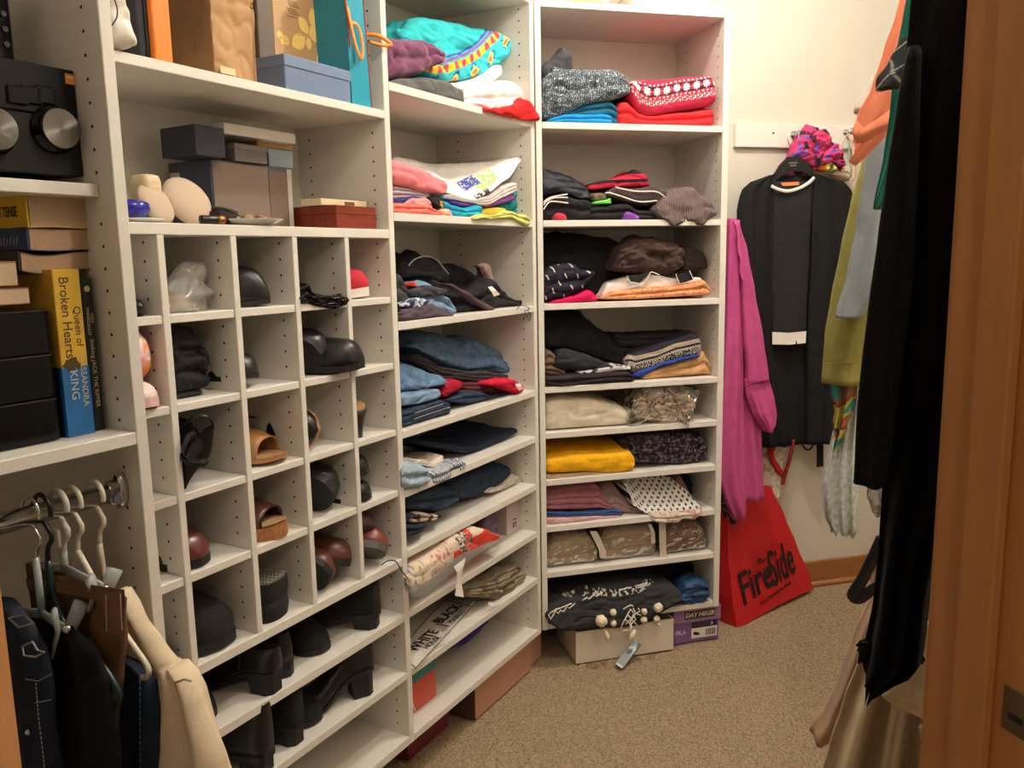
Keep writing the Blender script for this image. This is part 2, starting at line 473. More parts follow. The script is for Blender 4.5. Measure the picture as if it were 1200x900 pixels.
# ================================================================ shelving
def unit(label, F, s0, s1, nf, nb, panels, shelves, back=True, z0=0.134, z1=2.11, dividers=(), holes=()):
    """panels: s ranges of uprights; shelves: (sa, sb, za, zb[, nfront])"""
    th = thing('shelf_unit', label, 'shelving', F.w(s0, nf, 0), F.rz)
    L = lambda a, b, c, d, e, f: MB().box(a - s0, b - s0, c - nf, d - nf, e, f, 0.0012)
    for a, b, zz0, zz1 in panels: part('side_panel', L(a, b, nf, nb, zz0, zz1), M_MEL, th)
    if back: part('back_panel', L(s0 + 0.004, s1 - 0.004, nb - 0.006, nb, z0 + 0.01, z1 - 0.005), M_MEL, th)
    for sh in shelves:
        a, b, c, d = sh[:4]; n0 = sh[4] if len(sh) > 4 else nf
        part('shelf', L(a + 0.0006, b - 0.0006, n0, nb - 0.007, c, d), M_MEL, th)
    for a, b, c, d in dividers: part('divider', L(a, b, nf + 0.0005, nb - 0.007, c, d), M_MEL, th)
    hm = MB()
    for s, n, za, zb, sg in holes:
        z = za
        while z < zb:
            c = (s - s0 + sg * 0.0005, n - nf, z)
            ring = [(c[0], c[1] + 0.0027 * math.cos(k * PI / 4), z + 0.0027 * math.sin(k * PI / 4)) for k in range(8)]
            hm.add(ring, [tuple(range(8)) if sg > 0 else tuple(range(7, -1, -1))]); z += 0.032
    if hm.v: part('peg_holes', hm, M_HOLE, th, kind='stuff', label='rows of small dark peg holes')
    return th
NF, NB = 1.213, 1.566
N0 = 1.080
NB1 = 1.49
zS = [1.740, 1.448, 1.192, 0.929, 0.781, 0.626, 0.470, 0.314, 0.136]       # undersides of the corner unit's shelves
TH = 0.0195
# hanging unit at the left edge
unit('deep white closet unit with a chrome rail at the left edge', F1, 0.0, 0.767, N0, 1.566,
     [(0.0, 0.019, 0.0, 2.11), (0.748, 0.767, 0.0, 2.11)],
     [(0.019, 0.748, 1.456, 1.474, 1.115), (0.019, 0.748, 1.096, 1.115), (0.019, 0.748, 2.09, 2.11)], z0=0.0,
     holes=[(0.748, N0 + 0.037, 0.13, 1.09, -1), (0.748, N0 + 0.037, 1.13, 1.45, -1), (0.748, N0 + 0.037, 1.49, 2.08, -1)])
# pigeonhole unit
cols_s = [0.769 + 0.1552 * i for i in range(5)]
CW = 0.1415
rowz = [(1.258, 1.273), (1.102, 1.117), (0.941, 0.956), (0.790, 0.806)]
sh1 = [(0.768, 1.5295, 1.675, 1.693), (0.768, 1.5295, 1.408, 1.428), (0.768, 1.5295, 0.612, 0.632), (0.768, 1.5295, 0.468, 0.488),
       (0.768, 1.5295, 0.314, 0.333), (0.768, 1.5295, 0.136, 0.158), (0.768, 1.5295, 2.09, 2.11)]
for i, c in enumerate(cols_s):
    for a, b in rowz: sh1.append((c, min(c + CW, 1.5295), a, b, NF + 0.003))
hol = []
for i in range(4):
    for za, zb in ((1.30, 1.405), (1.145, 1.255), (0.985, 1.095), (0.835, 0.935), (0.66, 0.785)): hol.append((cols_s[i] + CW, NF + 0.037, za, zb, -1))
for za, zb in ((1.72, 2.08), (1.455, 1.67), (1.30, 1.405), (1.145, 1.255), (0.985, 1.095), (0.835, 0.935), (0.66, 0.785), (0.515, 0.605), (0.36, 0.46), (0.185, 0.31)): hol.append((1.5295, NF + 0.037, za, zb, -1))
hol.append((1.5295, NB1 - 0.045, 1.455, 1.67, -1))
unit('white closet unit with twenty five shoe pigeonholes', F1, 0.768, 1.549, NF, NB1, [(1.5295, 1.549, 0.136, 2.11)], sh1,
     dividers=[(c + CW, c + CW + 0.0137, 0.632, 1.408) for c in cols_s[:4]], holes=hol)
# corner unit
sh2 = [(1.549, 2.222, z, z + TH) for z in zS] + [(1.549, 2.222, 2.09, 2.11)]
hol = []
for n in (NF + 0.037, NB - 0.09):
    for a, b in zip(zS[:-1] + [2.09], zS[1:] + [zS[0]]):
        hi, lo = max(a, b), min(a, b)
        hol.append((2.222, n, lo + TH + 0.03, hi - 0.012, -1))
unit('white narrow shelf unit between pigeonholes and room corner', F1, 1.549, 2.243, NF, NB, [(2.222, 2.2425, 0.136, 2.11)], sh2, holes=hol)
# unit that turns the corner
D3F, D3B = 2.4565, 2.805
sh3 = [(0.0135, 0.6185, z, z + TH) for z in [a + 0.002 for a in zS]] + [(0.0135, 0.6185, 2.09, 2.11)]
hol = []
for n in (D3F + 0.037, D3B - 0.09):
    for a, b in zip(zS[:-1] + [2.09], zS[1:] + [zS[0]]):
        hi, lo = max(a, b), min(a, b)
        hol.append((0.6185, n, lo + TH + 0.03, hi - 0.012, -1))
unit('white shelf unit that faces the doorway with open side by the hook rail', F3, -0.0055, 0.641, D3F, D3B,
     [(-0.0055, 0.0135, 0.136, 2.11), (0.6185, 0.6405, 0.136, 2.11)], sh3, holes=hol)
# ================================================================ clothes on the corner unit
def z2(i): return zS[i] + TH           # top of shelf i (0 the highest)
M_V = mat('printed_cloth', (255, 255, 255), 0.85, 0, 0.10, 40, 0.3, 420, 0.25, vcol=True)
M_JEAN = fab('jean_blue', (94, 124, 158), var=0.28, vscale=45)
M_JEANL = fab('jean_mid', (118, 148, 178), var=0.25, vscale=30)
M_JEAND = fab('jean_dark', (44, 58, 80), var=0.25, vscale=40)
M_NAVY = fab('navy', (34, 42, 60), var=0.2)
M_BLK = fab('black', (22, 21, 24), var=0.25, rough=0.95)
M_BLK2 = fab('soft_black', (33, 30, 34), var=0.25)
M_CHAR = fab('charcoal', (66, 66, 72), var=0.2)
M_WHT = fab('white', (236, 228, 220), var=0.04)
M_THREAD = mat('pale_thread', (190, 186, 176), 0.8)
M_TAG = mat('white_label', (236, 232, 224), 0.6)
def mix(a, b, k): return tuple(x + (y - x) * k for x, y in zip(a, b))
def nz2(a, b, s): return noise.noise(Vector((a * s, b * s, 3.3)))
S = 'folded_shirt'
# shelf 0, top
cl(S, 'dark grey knit top folded under the plum one on the corner top shelf', 'shirt', F1, 1.228, t('A', 36, 545, 150, 512, 300, 505, 450, 535, 535, 595, 556, 680), z2(0), fab('grey_knit', (92, 92, 92), bump=0.8, bscale=220, var=0.2), seed=2, k=1)
cl(S, 'plum purple shirt folded on top of the dark grey knit', 'shirt', F1, 1.226, t('A', 16, 232, 70, 236, 160, 243, 300, 252, 375, 280, 425, 335, 438, 375), t('A', 20, 550, 100, 525, 250, 505, 400, 430, 438, 378), fab('plum', (112, 58, 92), sheen=0.2), seed=3, k=2, wr=0.007)
def southwest(u, s, v, tp):
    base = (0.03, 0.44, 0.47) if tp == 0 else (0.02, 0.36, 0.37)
    # embroidered bands run obliquely over the lower front
    c = v - 0.17 * (s - 0.2) + 0.012
    z = abs(((s * 24) % 1) - 0.5)
    if tp == 0:
        if abs(c - 0.046) < 0.010: return (0.75, 0.50, 0.02) if z > 0.2 else (0.55, 0.06, 0.10)
        if abs(c - 0.064) < 0.004: return (0.25, 0.10, 0.35)
        if abs(c - 0.074) < 0.003: return (0.05, 0.10, 0.35)
        if -0.02 < c < 0.032 and s > 0.02:
            d = abs(((s * 11) % 1) - 0.5) * 0.09 + abs(c - 0.008)
            if d < 0.010: return (0.72, 0.20, 0.08)
            if d < 0.018: return (0.75, 0.62, 0.10)
            if d < 0.030 and nz2(s, v, 160) > 0.05: return (0.02, 0.08, 0.25)
            return (0.04, 0.50, 0.58)
    return base
cl(S, 'teal sweatshirt with woven zigzag and diamond bands, heaped on the white shirts', 'shirt', F1, 1.262, t('A', 165, 245, 250, 165, 350, 85, 430, 75, 500, 95, 650, 130, 800, 170, 880, 220, 902, 280), t('A', 165, 300, 300, 480, 370, 520, 450, 532, 560, 532, 650, 512, 800, 432, 902, 330), M_V, seed=4, k=1, nu=150, nf=70, lean=0.35, wr=0.009, pat=southwest, er=0.03)
cl(S, 'white shirt folded directly under the teal sweatshirt', 'shirt', F1, 1.25, t('A', 450, 545, 520, 548, 650, 515, 805, 420), t('A', 455, 580, 540, 605, 650, 590, 720, 560, 805, 505), M_WHT, seed=5, k=1)
cl(S, 'bright white shirt folded flat, lowest beside the red one', 'shirt', F1, 1.232, t('A', 545, 615, 620, 580, 700, 560, 850, 520, 900, 524, 935, 560, 944, 640), z2(0), fab('white_bright', (245, 240, 234), var=0.03), seed=6, k=2)
cl(S, 'red shirt hanging over the right end of the corner top shelf', 'shirt', F1, 1.192, t('A', 700, 733, 850, 706, 925, 688, 980, 650, 1020, 690, 1055, 745), t('A', 700, 738, 850, 777, 980, 812, 1040, 814, 1055, 770), fab('red', (206, 34, 36)), seed=7, k=1, wr=0.007, dep=0.06)
# shelf 1
cl(S, 'lavender grey shirt under the pink one on the second corner shelf', 'shirt', F1, 1.236, t('B', 58, 372, 150, 395, 250, 412, 330, 432), t('B', 58, 475, 200, 470, 330, 470), fab('lavender', (176, 158, 168)), seed=11, k=3)
cl(S, 'navy and violet shirt pressed between lavender and coral ones', 'shirt', F1, 1.236, t('B', 58, 468, 140, 452, 220, 450, 300, 470), t('B', 58, 520, 140, 515, 300, 500), fab('violet_navy', (58, 58, 120)), seed=12, k=1)
cl(S, 'dusty peach shirt bunched above the coral one', 'shirt', F1, 1.230, t('B', 140, 500, 200, 462, 290, 458, 345, 500), t('B', 140, 545, 345, 545), fab('dusty_peach', (206, 150, 146)), seed=13, k=1)
cl(S, 'coral orange shirt at the left bottom of the second corner shelf', 'shirt', F1, 1.222, t('B', 60, 503, 110, 498, 200, 500, 300, 505, 350, 540, 400, 562, 470, 585), z2(1), fab('coral', (240, 116, 102)), seed=14, k=2)
cl(S, 'salmon pink fleece folded plump on the left of the second corner shelf', 'shirt', F1, 1.222, t('B', 50, 198, 100, 205, 230, 240, 330, 290, 420, 350, 446, 398), t('B', 50, 368, 150, 390, 280, 425, 400, 447, 446, 425), fab('salmon', (238, 126, 136), sheen=0.3), seed=15, k=1, wr=0.005)
lt = cl(S, 'black shirt with yellow lettering peeking out by the turquoise one', 'shirt', F1, 1.224, t('B', 316, 446, 370, 462, 418, 492), t('B', 316, 480, 345, 522, 380, 532, 418, 528), M_BLK2, seed=16, k=1, dep=0.08, nu=24)
_p = rel(F1, lt, *(lambda a: (a[0], 1.219, a[1]))(q(F1, *t('B', 384, 506)[0], 1.219)))
text('lettering', 'S)', 0.016, mat('yellow_print', (236, 176, 40), 0.7), lt, _p, bold=0.0006)
cl(S, 'cream top with a faint curved print beside the coral shirt', 'shirt', F1, 1.221, t('B', 368, 560, 400, 535, 440, 535, 478, 582), z2(1), fab('cream_print', (226, 196, 164), var=0.3, vscale=60), seed=17, k=1, dep=0.1, nu=24)
cl(S, 'turquoise blue shirt lying below the white printed tee', 'shirt', F1, 1.230, t('B', 395, 462, 450, 500, 550, 532, 660, 508, 684, 545), z2(1), fab('turquoise', (34, 156, 190)), seed=18, k=2)
cl(S, 'bright purple shirt squeezed beneath the printed tee', 'shirt', F1, 1.250, t('B', 440, 465, 560, 492, 700, 490, 800, 450, 888, 430), t('B', 440, 505, 560, 530, 700, 530, 888, 482), fab('purple', (118, 62, 140)), seed=19, k=1)
cl(S, 'deep teal shirt at the right of the second corner shelf', 'shirt', F1, 1.262, t('B', 640, 490, 740, 478, 830, 440, 908, 390, 926, 425), z2(1), fab('teal', (22, 120, 126)), seed=20, k=3)
cl(S, 'yellow green shirt with end drooping over the shelf edge', 'shirt', F1, 1.200, t('B', 600, 596, 660, 566, 740, 578, 850, 543, 950, 570, 996, 615), t('B', 600, 606, 780, 606, 880, 606, 950, 658, 996, 640), fab('lime', (208, 210, 116)), seed=21, k=2, wr=0.006, dep=0.12)
cl(S, 'mustard top rolled small behind the yellow green shirt', 'shirt', F1, 1.216, t('B', 712, 558, 750, 530, 800, 528, 830, 540), t('B', 712, 582, 830, 575), fab('mustard', (206, 176, 62)), seed=22, k=1, dep=0.06, nu=24)
cl(S, 'light grey tee stacked under the white printed tee', 'shirt', F1, 1.243, t('B', 430, 435, 600, 478, 720, 450, 850, 370, 906, 355), t('B', 430, 470, 560, 495, 700, 522, 800, 472, 906, 425), fab('light_grey', (196, 188, 186)), seed=23, k=3)
def tee(u, s, v, tp):
    if tp == 0:
        if 0.50 < u < 0.66 and 0.028 < v < 0.052 and nz2(s, v, 260) > -0.25: return (0.07, 0.09, 0.35)
        if 0.60 < u < 0.78 and 0.012 < v < 0.046 and nz2(s, v, 240) > -0.15: return (0.40, 0.62, 0.18)
        if 0.52 < u < 0.66 and v < 0.012 and nz2(s, v, 200) > -0.1: return (0.03, 0.02, 0.03)
    return (0.80, 0.77, 0.74)
to = cl(S, 'white tee with scrawled black lettering and a blue green print', 'shirt', F1, 1.246, t('B', 205, 235, 290, 190, 350, 165, 450, 178, 550, 200, 650, 215, 850, 213, 942, 188), t('B', 205, 400, 430, 430, 520, 457, 605, 492, 700, 440, 840, 340, 942, 198), M_V, seed=24, k=1, lean=1.3, nu=150, nf=60, wr=0.003, rmax=0.008, pat=tee)
E_ = []
for seg in ((420, 335, 440, 360, 470, 330), (455, 345, 490, 315, 500, 350), (500, 320, 535, 355, 520, 310), (545, 340, 560, 300, 580, 330), (600, 320, 620, 345, 640, 300), (660, 310, 690, 275, 740, 320)):
    E_.append([(seg[i], seg[i + 1]) for i in (0, 2, 4)])
ink = MB()
for stroke in E_:
    pts = []
    for x, y in stroke:
        s, z = q(F1, *t('B', x, y)[0], 1.30)
        pts.append(rel(F1, to, s, 1.246 + 1.3 * (z - 1.49) + 0.004 - 0.02, z))
    ink.tube(pts, 0.0012, 5)
part('lettering', ink, mat('black_ink', (30, 26, 28), 0.8), to)
# shelf 2
cl('folded_trousers', 'black trousers heaped highest on the third corner shelf', 'trousers', F1, 1.295, t('C', 108, 185, 180, 112, 300, 58, 350, 102, 430, 115, 520, 160, 600, 160, 680, 232, 762, 330), t('C', 108, 215, 250, 330, 400, 420, 500, 490, 762, 470), M_BLK, seed=31, k=2, wr=0.008, lean=0.2)
bk = bpy.context.scene.objects[-1] if False else None
o_ = cl('folded_leggings', 'black leggings with a grey piping curve, flung over the heap', 'leggings', F1, 1.283, t('C', 130, 210, 165, 160, 240, 112, 320, 118, 400, 175, 445, 245), t('C', 130, 260, 260, 260, 380, 300, 445, 300), M_BLK2, seed=32, k=1, wr=0.004, dep=0.08)
part('piping', MB().tube(smooth_path(trail(F1, o_, 1.276, t('C', 165, 180, 200, 140, 250, 120, 310, 120, 355, 145, 390, 185, 432, 236))), 0.0018, 6), mat('grey_piping', (150, 146, 146), 0.7), o_, True)
cl('folded_trousers', 'charcoal trousers bundled at the left of the third corner shelf', 'trousers', F1, 1.238, t('C', 84, 200, 120, 215, 150, 250, 185, 320, 215, 390), z2(2), M_CHAR, seed=33, k=3, wr=0.006)
o_ = cl('folded_jacket', 'black lace jacket with drawstring sprawling over the third corner shelf', 'jacket', F1, 1.245, t('C', 400, 250, 460, 290, 520, 330, 640, 335, 720, 290, 745, 255, 790, 262, 840, 330, 890, 405, 940, 412), t('C', 400, 480, 500, 500, 620, 498, 740, 474, 880, 456, 940, 440), M_BLK2, seed=34, k=2, wr=0.010, lean=0.25)
part('drawstring', MB().tube(smooth_path(trail(F1, o_, 1.200, t('C', 885, 470, 910, 445, 950, 450, 970, 470, 940, 480, 955, 520, 970, 545, 978, 510, 960, 480))), 0.0012, 5), M_BLACKP, o_, True)
part('care_tag', MB().grid([trail(F1, o_, 1.232, t('C', 692, 320, 722, 316)), trail(F1, o_, 1.228, t('C', 715, 350, 748, 342)), trail(F1, o_, 1.232, t('C', 735, 385, 775, 370))]), M_TAG, o_)
cl('belt', 'dusty mauve strap running down across the black lace jacket', 'belt', F1, 1.226, t('C', 440, 290, 560, 350, 650, 410, 755, 462), t('C', 440, 310, 560, 378, 650, 442, 700, 474, 755, 472), fab('mauve_strap', (88, 66, 72)), seed=35, k=1, dep=0.02, wr=0.002)
cl('bra', 'pale pink bra strap standing up behind the black jacket', 'bra', F1, 1.30, t('C', 668, 175, 690, 155, 708, 155, 742, 250), t('C', 668, 185, 690, 235, 730, 310, 742, 300), fab('pale_pink', (196, 164, 158)), seed=36, k=1, dep=0.02, nu=20, wr=0.003)
cl('folded_jeans', 'mid blue jeans with frayed hem half under dark garments', 'jeans', F1, 1.234, t('C', 235, 300, 320, 270, 400, 330, 440, 370, 470, 430, 508, 488), t('C', 235, 470, 340, 500, 440, 505, 508, 494), M_JEANL, seed=37, k=2, wr=0.006)
cl('folded_jeans', 'dark slate jeans on top of the mid blue frayed pair', 'jeans', F1, 1.228, t('C', 200, 330, 300, 300, 380, 320, 446, 345), t('C', 200, 390, 330, 385, 446, 365), M_CHAR, seed=38, k=1, wr=0.006)
cl('folded_shirt', 'blue and white patterned top crumpled over the grey brown one', 'shirt', F1, 1.218, t('C', 135, 440, 190, 405, 250, 392, 330, 410), t('C', 135, 455, 200, 455, 260, 485, 330, 425), M_V, seed=39, k=1, wr=0.006, dep=0.06, nu=60, nf=30, pat=lambda u, s, v, tp: (0.55, 0.60, 0.75) if nz2(s, v, 90) > 0.0 else (0.05, 0.06, 0.12))
cl('folded_shirt', 'grey brown top with wavy hem at the front of the third corner shelf', 'shirt', F1, 1.214, t('C', 118, 478, 200, 452, 320, 420, 400, 448, 482, 512), t('C', 118, 545, 300, 548, 400, 535, 482, 518), fab('grey_brown', (86, 74, 84)), seed=40, k=1, wr=0.005)
cl('folded_shirt', 'black top lining the bottom left of the third corner shelf', 'shirt', F1, 1.222, t('C', 92, 400, 120, 420, 135, 500), z2(2), M_BLK, seed=41, k=3, dep=0.1, nu=24)
cl('sock', 'small red sock tucked beside the charcoal trousers', 'sock', F1, 1.236, t('C', 172, 300, 200, 285, 242, 296), t('C', 172, 318, 242, 318), fab('red_sock', (196, 58, 46)), seed=42, k=1, dep=0.03, nu=20)
# shelf 3
J = 'folded_jeans'
o_ = cl(J, 'dark blue jeans with stitched hem, lowest of the left jeans stack', 'jeans', F1, 1.226, t('D', 126, 642, 200, 615, 300, 585, 390, 556, 440, 575, 467, 608), z2(3), M_JEAND, seed=51, k=3, wr=0.005)
part('stitching', MB().tube(trail(F1, o_, 1.219, t('D', 200, 690, 300, 655, 440, 610)), 0.0007, 4).tube(trail(F1, o_, 1.219, t('D', 205, 650, 300, 618, 400, 585)), 0.0007, 4), M_THREAD, o_)
cl(J, 'faded blue jeans rolled smooth in the middle of the left jeans stack', 'jeans', F1, 1.232, t('D', 122, 535, 250, 512, 380, 488, 396, 512), t('D', 122, 612, 250, 592, 396, 548), M_JEANL, seed=52, k=1, wr=0.004)
o_ = cl(J, 'washed blue jeans with pocket seam atop the left jeans stack', 'jeans', F1, 1.240, t('D', 112, 288, 200, 305, 300, 340, 400, 390, 447, 435), t('D', 112, 518, 250, 502, 400, 470, 447, 445), M_JEAN, seed=53, k=1, lean=0.55, wr=0.006)
part('stitching', MB().tube(trail(F1, o_, 1.244, t('D', 165, 455, 205, 480, 265, 500, 300, 470, 325, 430)), 0.0007, 4), M_THREAD, o_)
cl(J, 'maroon jeans in the shade at the back of the fourth corner shelf', 'jeans', F1, 1.42, t('D', 160, 235, 200, 215, 260, 240), t('D', 160, 340, 260, 350), fab('maroon', (104, 40, 46)), seed=54, k=1, dep=0.08, nu=24)
cl(J, 'charcoal black jeans under the big blue pair', 'jeans', F1, 1.272, t('D', 225, 250, 300, 280, 400, 340, 600, 372, 700, 365, 845, 395), t('D', 225, 320, 400, 420, 550, 436, 660, 450, 740, 455, 845, 415), fab('charcoal_jean', (54, 50, 54)), seed=55, k=3, wr=0.005)
cl(J, 'big pale sheen blue jeans on top of the fourth corner shelf', 'jeans', F1, 1.290, t('D', 215, 195, 300, 145, 400, 112, 560, 120, 640, 155, 700, 128, 800, 180, 880, 225, 936, 305), t('D', 215, 215, 350, 282, 480, 345, 600, 375, 760, 352, 890, 385, 936, 345), M_JEAN, seed=56, k=2, lean=0.75, wr=0.008, er=0.03)
cl('folded_shirt', 'crimson red shirt corner beside the left jeans stack', 'shirt', F1, 1.252, t('D', 392, 490, 430, 440, 470, 420, 545, 445), t('D', 392, 530, 435, 548, 480, 520, 545, 455), fab('crimson', (176, 24, 52)), seed=57, k=1, wr=0.005)
cl('folded_shirt', 'maroon knit folded between red shirt and striped tag shirt', 'shirt', F1, 1.262, t('D', 545, 440, 650, 440, 750, 458, 860, 478), t('D', 545, 520, 640, 530, 760, 518, 860, 510), fab('maroon_knit', (96, 44, 52), var=0.4, vscale=90), seed=58, k=3)
o_ = cl('folded_shirt', 'bright red shirt with white label at the right shelf end', 'shirt', F1, 1.216, t('D', 735, 450, 790, 420, 850, 415, 905, 432, 948, 480), t('D', 735, 468, 800, 470, 860, 500, 912, 524, 948, 492), fab('bright_red', (212, 28, 62)), seed=59, k=1, wr=0.006, dep=0.1)
part('label_tag', MB().grid([trail(F1, o_, 1.207, t('D', 876, 455, 905, 452)), trail(F1, o_, 1.203, t('D', 885, 475, 920, 470)), trail(F1, o_, 1.206, t('D', 900, 500, 930, 490))]), M_TAG, o_)
cl(J, 'indigo jeans lying flat below the maroon knit', 'jeans', F1, 1.245, t('D', 440, 560, 580, 502, 660, 502, 720, 532, 840, 505, 872, 522), t('D', 440, 572, 600, 592, 700, 565, 872, 530), M_JEAND, seed=60, k=2)
# shelf 4
cl(J, 'navy jeans lying flat and alone on the fifth corner shelf', 'jeans', F1, 1.262, t('E', 232, 92, 400, 112, 560, 138, 650, 128, 800, 58, 908, 8), t('E', 232, 112, 400, 146, 560, 178, 650, 158, 800, 90, 908, 32), fab('navy_jean', (38, 48, 68), var=0.25), seed=61, k=2, dep=0.22, rise=0.012)
cl('folded_trousers', 'cream trousers folded at the left of the fifth corner shelf', 'trousers', F1, 1.240, t('E', 130, 205, 250, 218, 330, 235, 408, 186, 422, 215), t('E', 130, 240, 250, 262, 330, 275, 422, 232), fab('cream', (226, 212, 200)), seed=62, k=3, dep=0.2)
cl(J, 'pale denim jeans with a rolled cuff over the shelf front', 'jeans', F1, 1.200, t('E', 132, 250, 200, 240, 270, 235, 300, 262, 335, 335), t('E', 132, 440, 200, 438, 260, 430, 300, 405, 335, 350), fab('pale_denim', (158, 176, 192), var=0.25, vscale=40), seed=63, k=2, wr=0.006, dep=0.1)
cl('scarf', 'blue and white striped scarf crumpled beside the denim cuff', 'scarf', F1, 1.206, t('E', 330, 300, 400, 270, 480, 235, 540, 230, 567, 248), t('E', 330, 395, 420, 378, 500, 322, 567, 262), M_V, seed=64, k=2, wr=0.008, dep=0.08, nu=120, nf=50, pat=lambda u, s, v, tp: (0.10, 0.12, 0.20) if math.sin(s * 700 + 30 * v * 6) > 0.15 + 0.5 * nz2(s, v, 25) else (0.62, 0.65, 0.72))
# shelf 5
cl(J, 'navy jeans rolled at the left of the sixth corner shelf', 'jeans', F1, 1.242, t('E', 145, 490, 230, 440, 350, 402, 440, 400, 490, 430, 514, 475), t('E', 145, 560, 300, 575, 370, 592, 420, 572, 514, 502), fab('navy_roll', (48, 62, 82), var=0.25), seed=71, k=2, dep=0.2, wr=0.006)
cl(J, 'navy jeans folded at the right of the rolled navy pair', 'jeans', F1, 1.272, t('E', 440, 405, 520, 342, 640, 290, 800, 245, 845, 262, 864, 320), t('E', 440, 430, 510, 492, 620, 482, 700, 452, 864, 345), fab('navy_fold', (42, 56, 78), var=0.22), seed=72, k=1, dep=0.18, wr=0.005)
cl('folded_shirt', 'tan and black camouflage top under the rolled navy jeans', 'shirt', F1, 1.226, t('E', 148, 590, 250, 570, 350, 590, 405, 585), t('E', 148, 648, 260, 648, 340, 632, 405, 600), M_V, seed=73, k=2, nu=80, nf=30, pat=lambda u, s, v, tp: (0.03, 0.025, 0.025) if nz2(s, v, 38) > 0.0 else (0.42, 0.30, 0.24))
cl('folded_shirt', 'black top lowest at the left end of the sixth corner shelf', 'shirt', F1, 1.216, t('E', 148, 655, 250, 655, 305, 640), t('E', 148, 752, 230, 726, 305, 660), M_NAVY, seed=74, k=2, dep=0.12)
cl('folded_shirt', 'off white lace top peeping out behind navy jeans', 'shirt', F1, 1.262, t('E', 700, 430, 800, 388, 870, 318, 950, 332, 957, 360), t('E', 700, 448, 800, 425, 900, 388, 957, 365), fab('off_white_lace', (204, 192, 184), var=0.25, vscale=120, bump=0.9, bscale=150), seed=75, k=1, wr=0.009, dep=0.12)
# shelf 6: cushion and clear box
def cushion(u, s, v, tp):
    if u > 0.56 or (0.44 < u and v < 0.035): c = (0.72, 0.06, 0.035)
    else: c = (0.74, 0.60, 0.48)
    if 0.64 < u < 0.80 and v > 0.05: c = (0.74, 0.60, 0.48)
    d = math.hypot((u - 0.57) * 0.5, (v - 0.058))
    if d < 0.042 and nz2(s, v, 150) > -0.05: c = (0.06, 0.08, 0.07) if nz2(s + 3, v, 190) > -0.1 else (0.55, 0.5, 0.4)
    if 0.22 < u < 0.42 and 0.02 < v < 0.08 and nz2(s, v, 110) > 0.18: c = (0.58, 0.22, 0.20)
    if u < 0.16 and nz2(s, v, 90) > 0.12: c = (0.45, 0.45, 0.12) if nz2(s + 9, v, 70) > 0 else (0.25, 0.2, 0.4)
    return c
cu = cl('cushion', 'cream and red printed cushion in clear wrap on the seventh corner shelf', 'cushion', F1, 1.196, t('F', 160, 430, 230, 350, 320, 295, 400, 245, 500, 160, 620, 100, 700, 115, 760, 152, 797, 160), t('F', 160, 490, 185, 540, 230, 550, 320, 490, 480, 345, 600, 285, 700, 225, 797, 166), M_V, seed=81, k=1, nu=180, nf=70, wr=0.003, dep=0.22, pat=cushion, er=0.03, rmax=0.04)
wl = [(160, 440), (175, 560), (235, 575), (330, 520), (450, 415), (600, 310), (700, 240), (797, 168)]
part('plastic_wrap', MB().grid([trail(F1, cu, 1.188, t('F', *sum(wl, ()))), trail(F1, cu, 1.186, t('F', 166, 430, 190, 520, 235, 530, 325, 470, 470, 340, 600, 275, 700, 215, 797, 160)), trail(F1, cu, 1.25, t('F', 170, 420, 230, 345, 300, 300, 380, 250, 480, 170, 600, 98, 700, 110, 797, 155))]), film('clear_wrap', (206, 212, 206), 0.25), cu, True)
part('paper_tag', MB().grid([trail(F1, cu, 1.178, t('F', 465, 365, 545, 305)), trail(F1, cu, 1.174, t('F', 488, 405, 535, 350)), trail(F1, cu, 1.176, t('F', 485, 460, 512, 440)), trail(F1, cu, 1.172, t('F', 474, 560, 534, 570))]), M_TAG, cu)
# carton with a printed label
s0, z0_ = q(F1, *t('E', 778, 752)[0], 1.30); s1 = 2.218
bx = thing('carton', 'pale pink carton with small printed label behind the cushion', 'box', F1.w(s0, 1.275, z2(6)), F1.rz)
hh = 0.118
part('carton_body', MB().box(0, s1 - s0, 0, 0.25, 0, hh, 0.002), mat('pinkish_card', (198, 178, 176), 0.5, var=0.15, vscale=12), bx)
part('label', MB().box(0.028, 0.085, -0.0008, 0, 0.012, 0.050), mat('label_paper', (206, 192, 188), 0.6), bx)
lk = MB()
for a, b, c, d in ((0.034, 0.058, 0.041, 0.045), (0.034, 0.039, 0.016, 0.034), (0.041, 0.050, 0.028, 0.033), (0.041, 0.045, 0.016, 0.025), (0.052, 0.057, 0.016, 0.034)): lk.box(a, b, -0.0013, -0.0008, c, d)
part('label_print', lk, mat('label_ink', (60, 52, 56), 0.7), bx, kind='stuff')
cl('pouch', 'sheer violet pouch leaning on the pale pink carton', 'pouch', F1, 1.262, t('E', 670, 640, 700, 600, 770, 560, 778, 600), t('E', 670, 690, 740, 720, 778, 730), fab('violet_mesh', (116, 100, 124)), seed=83, k=1, dep=0.012, nu=30, wr=0.006)
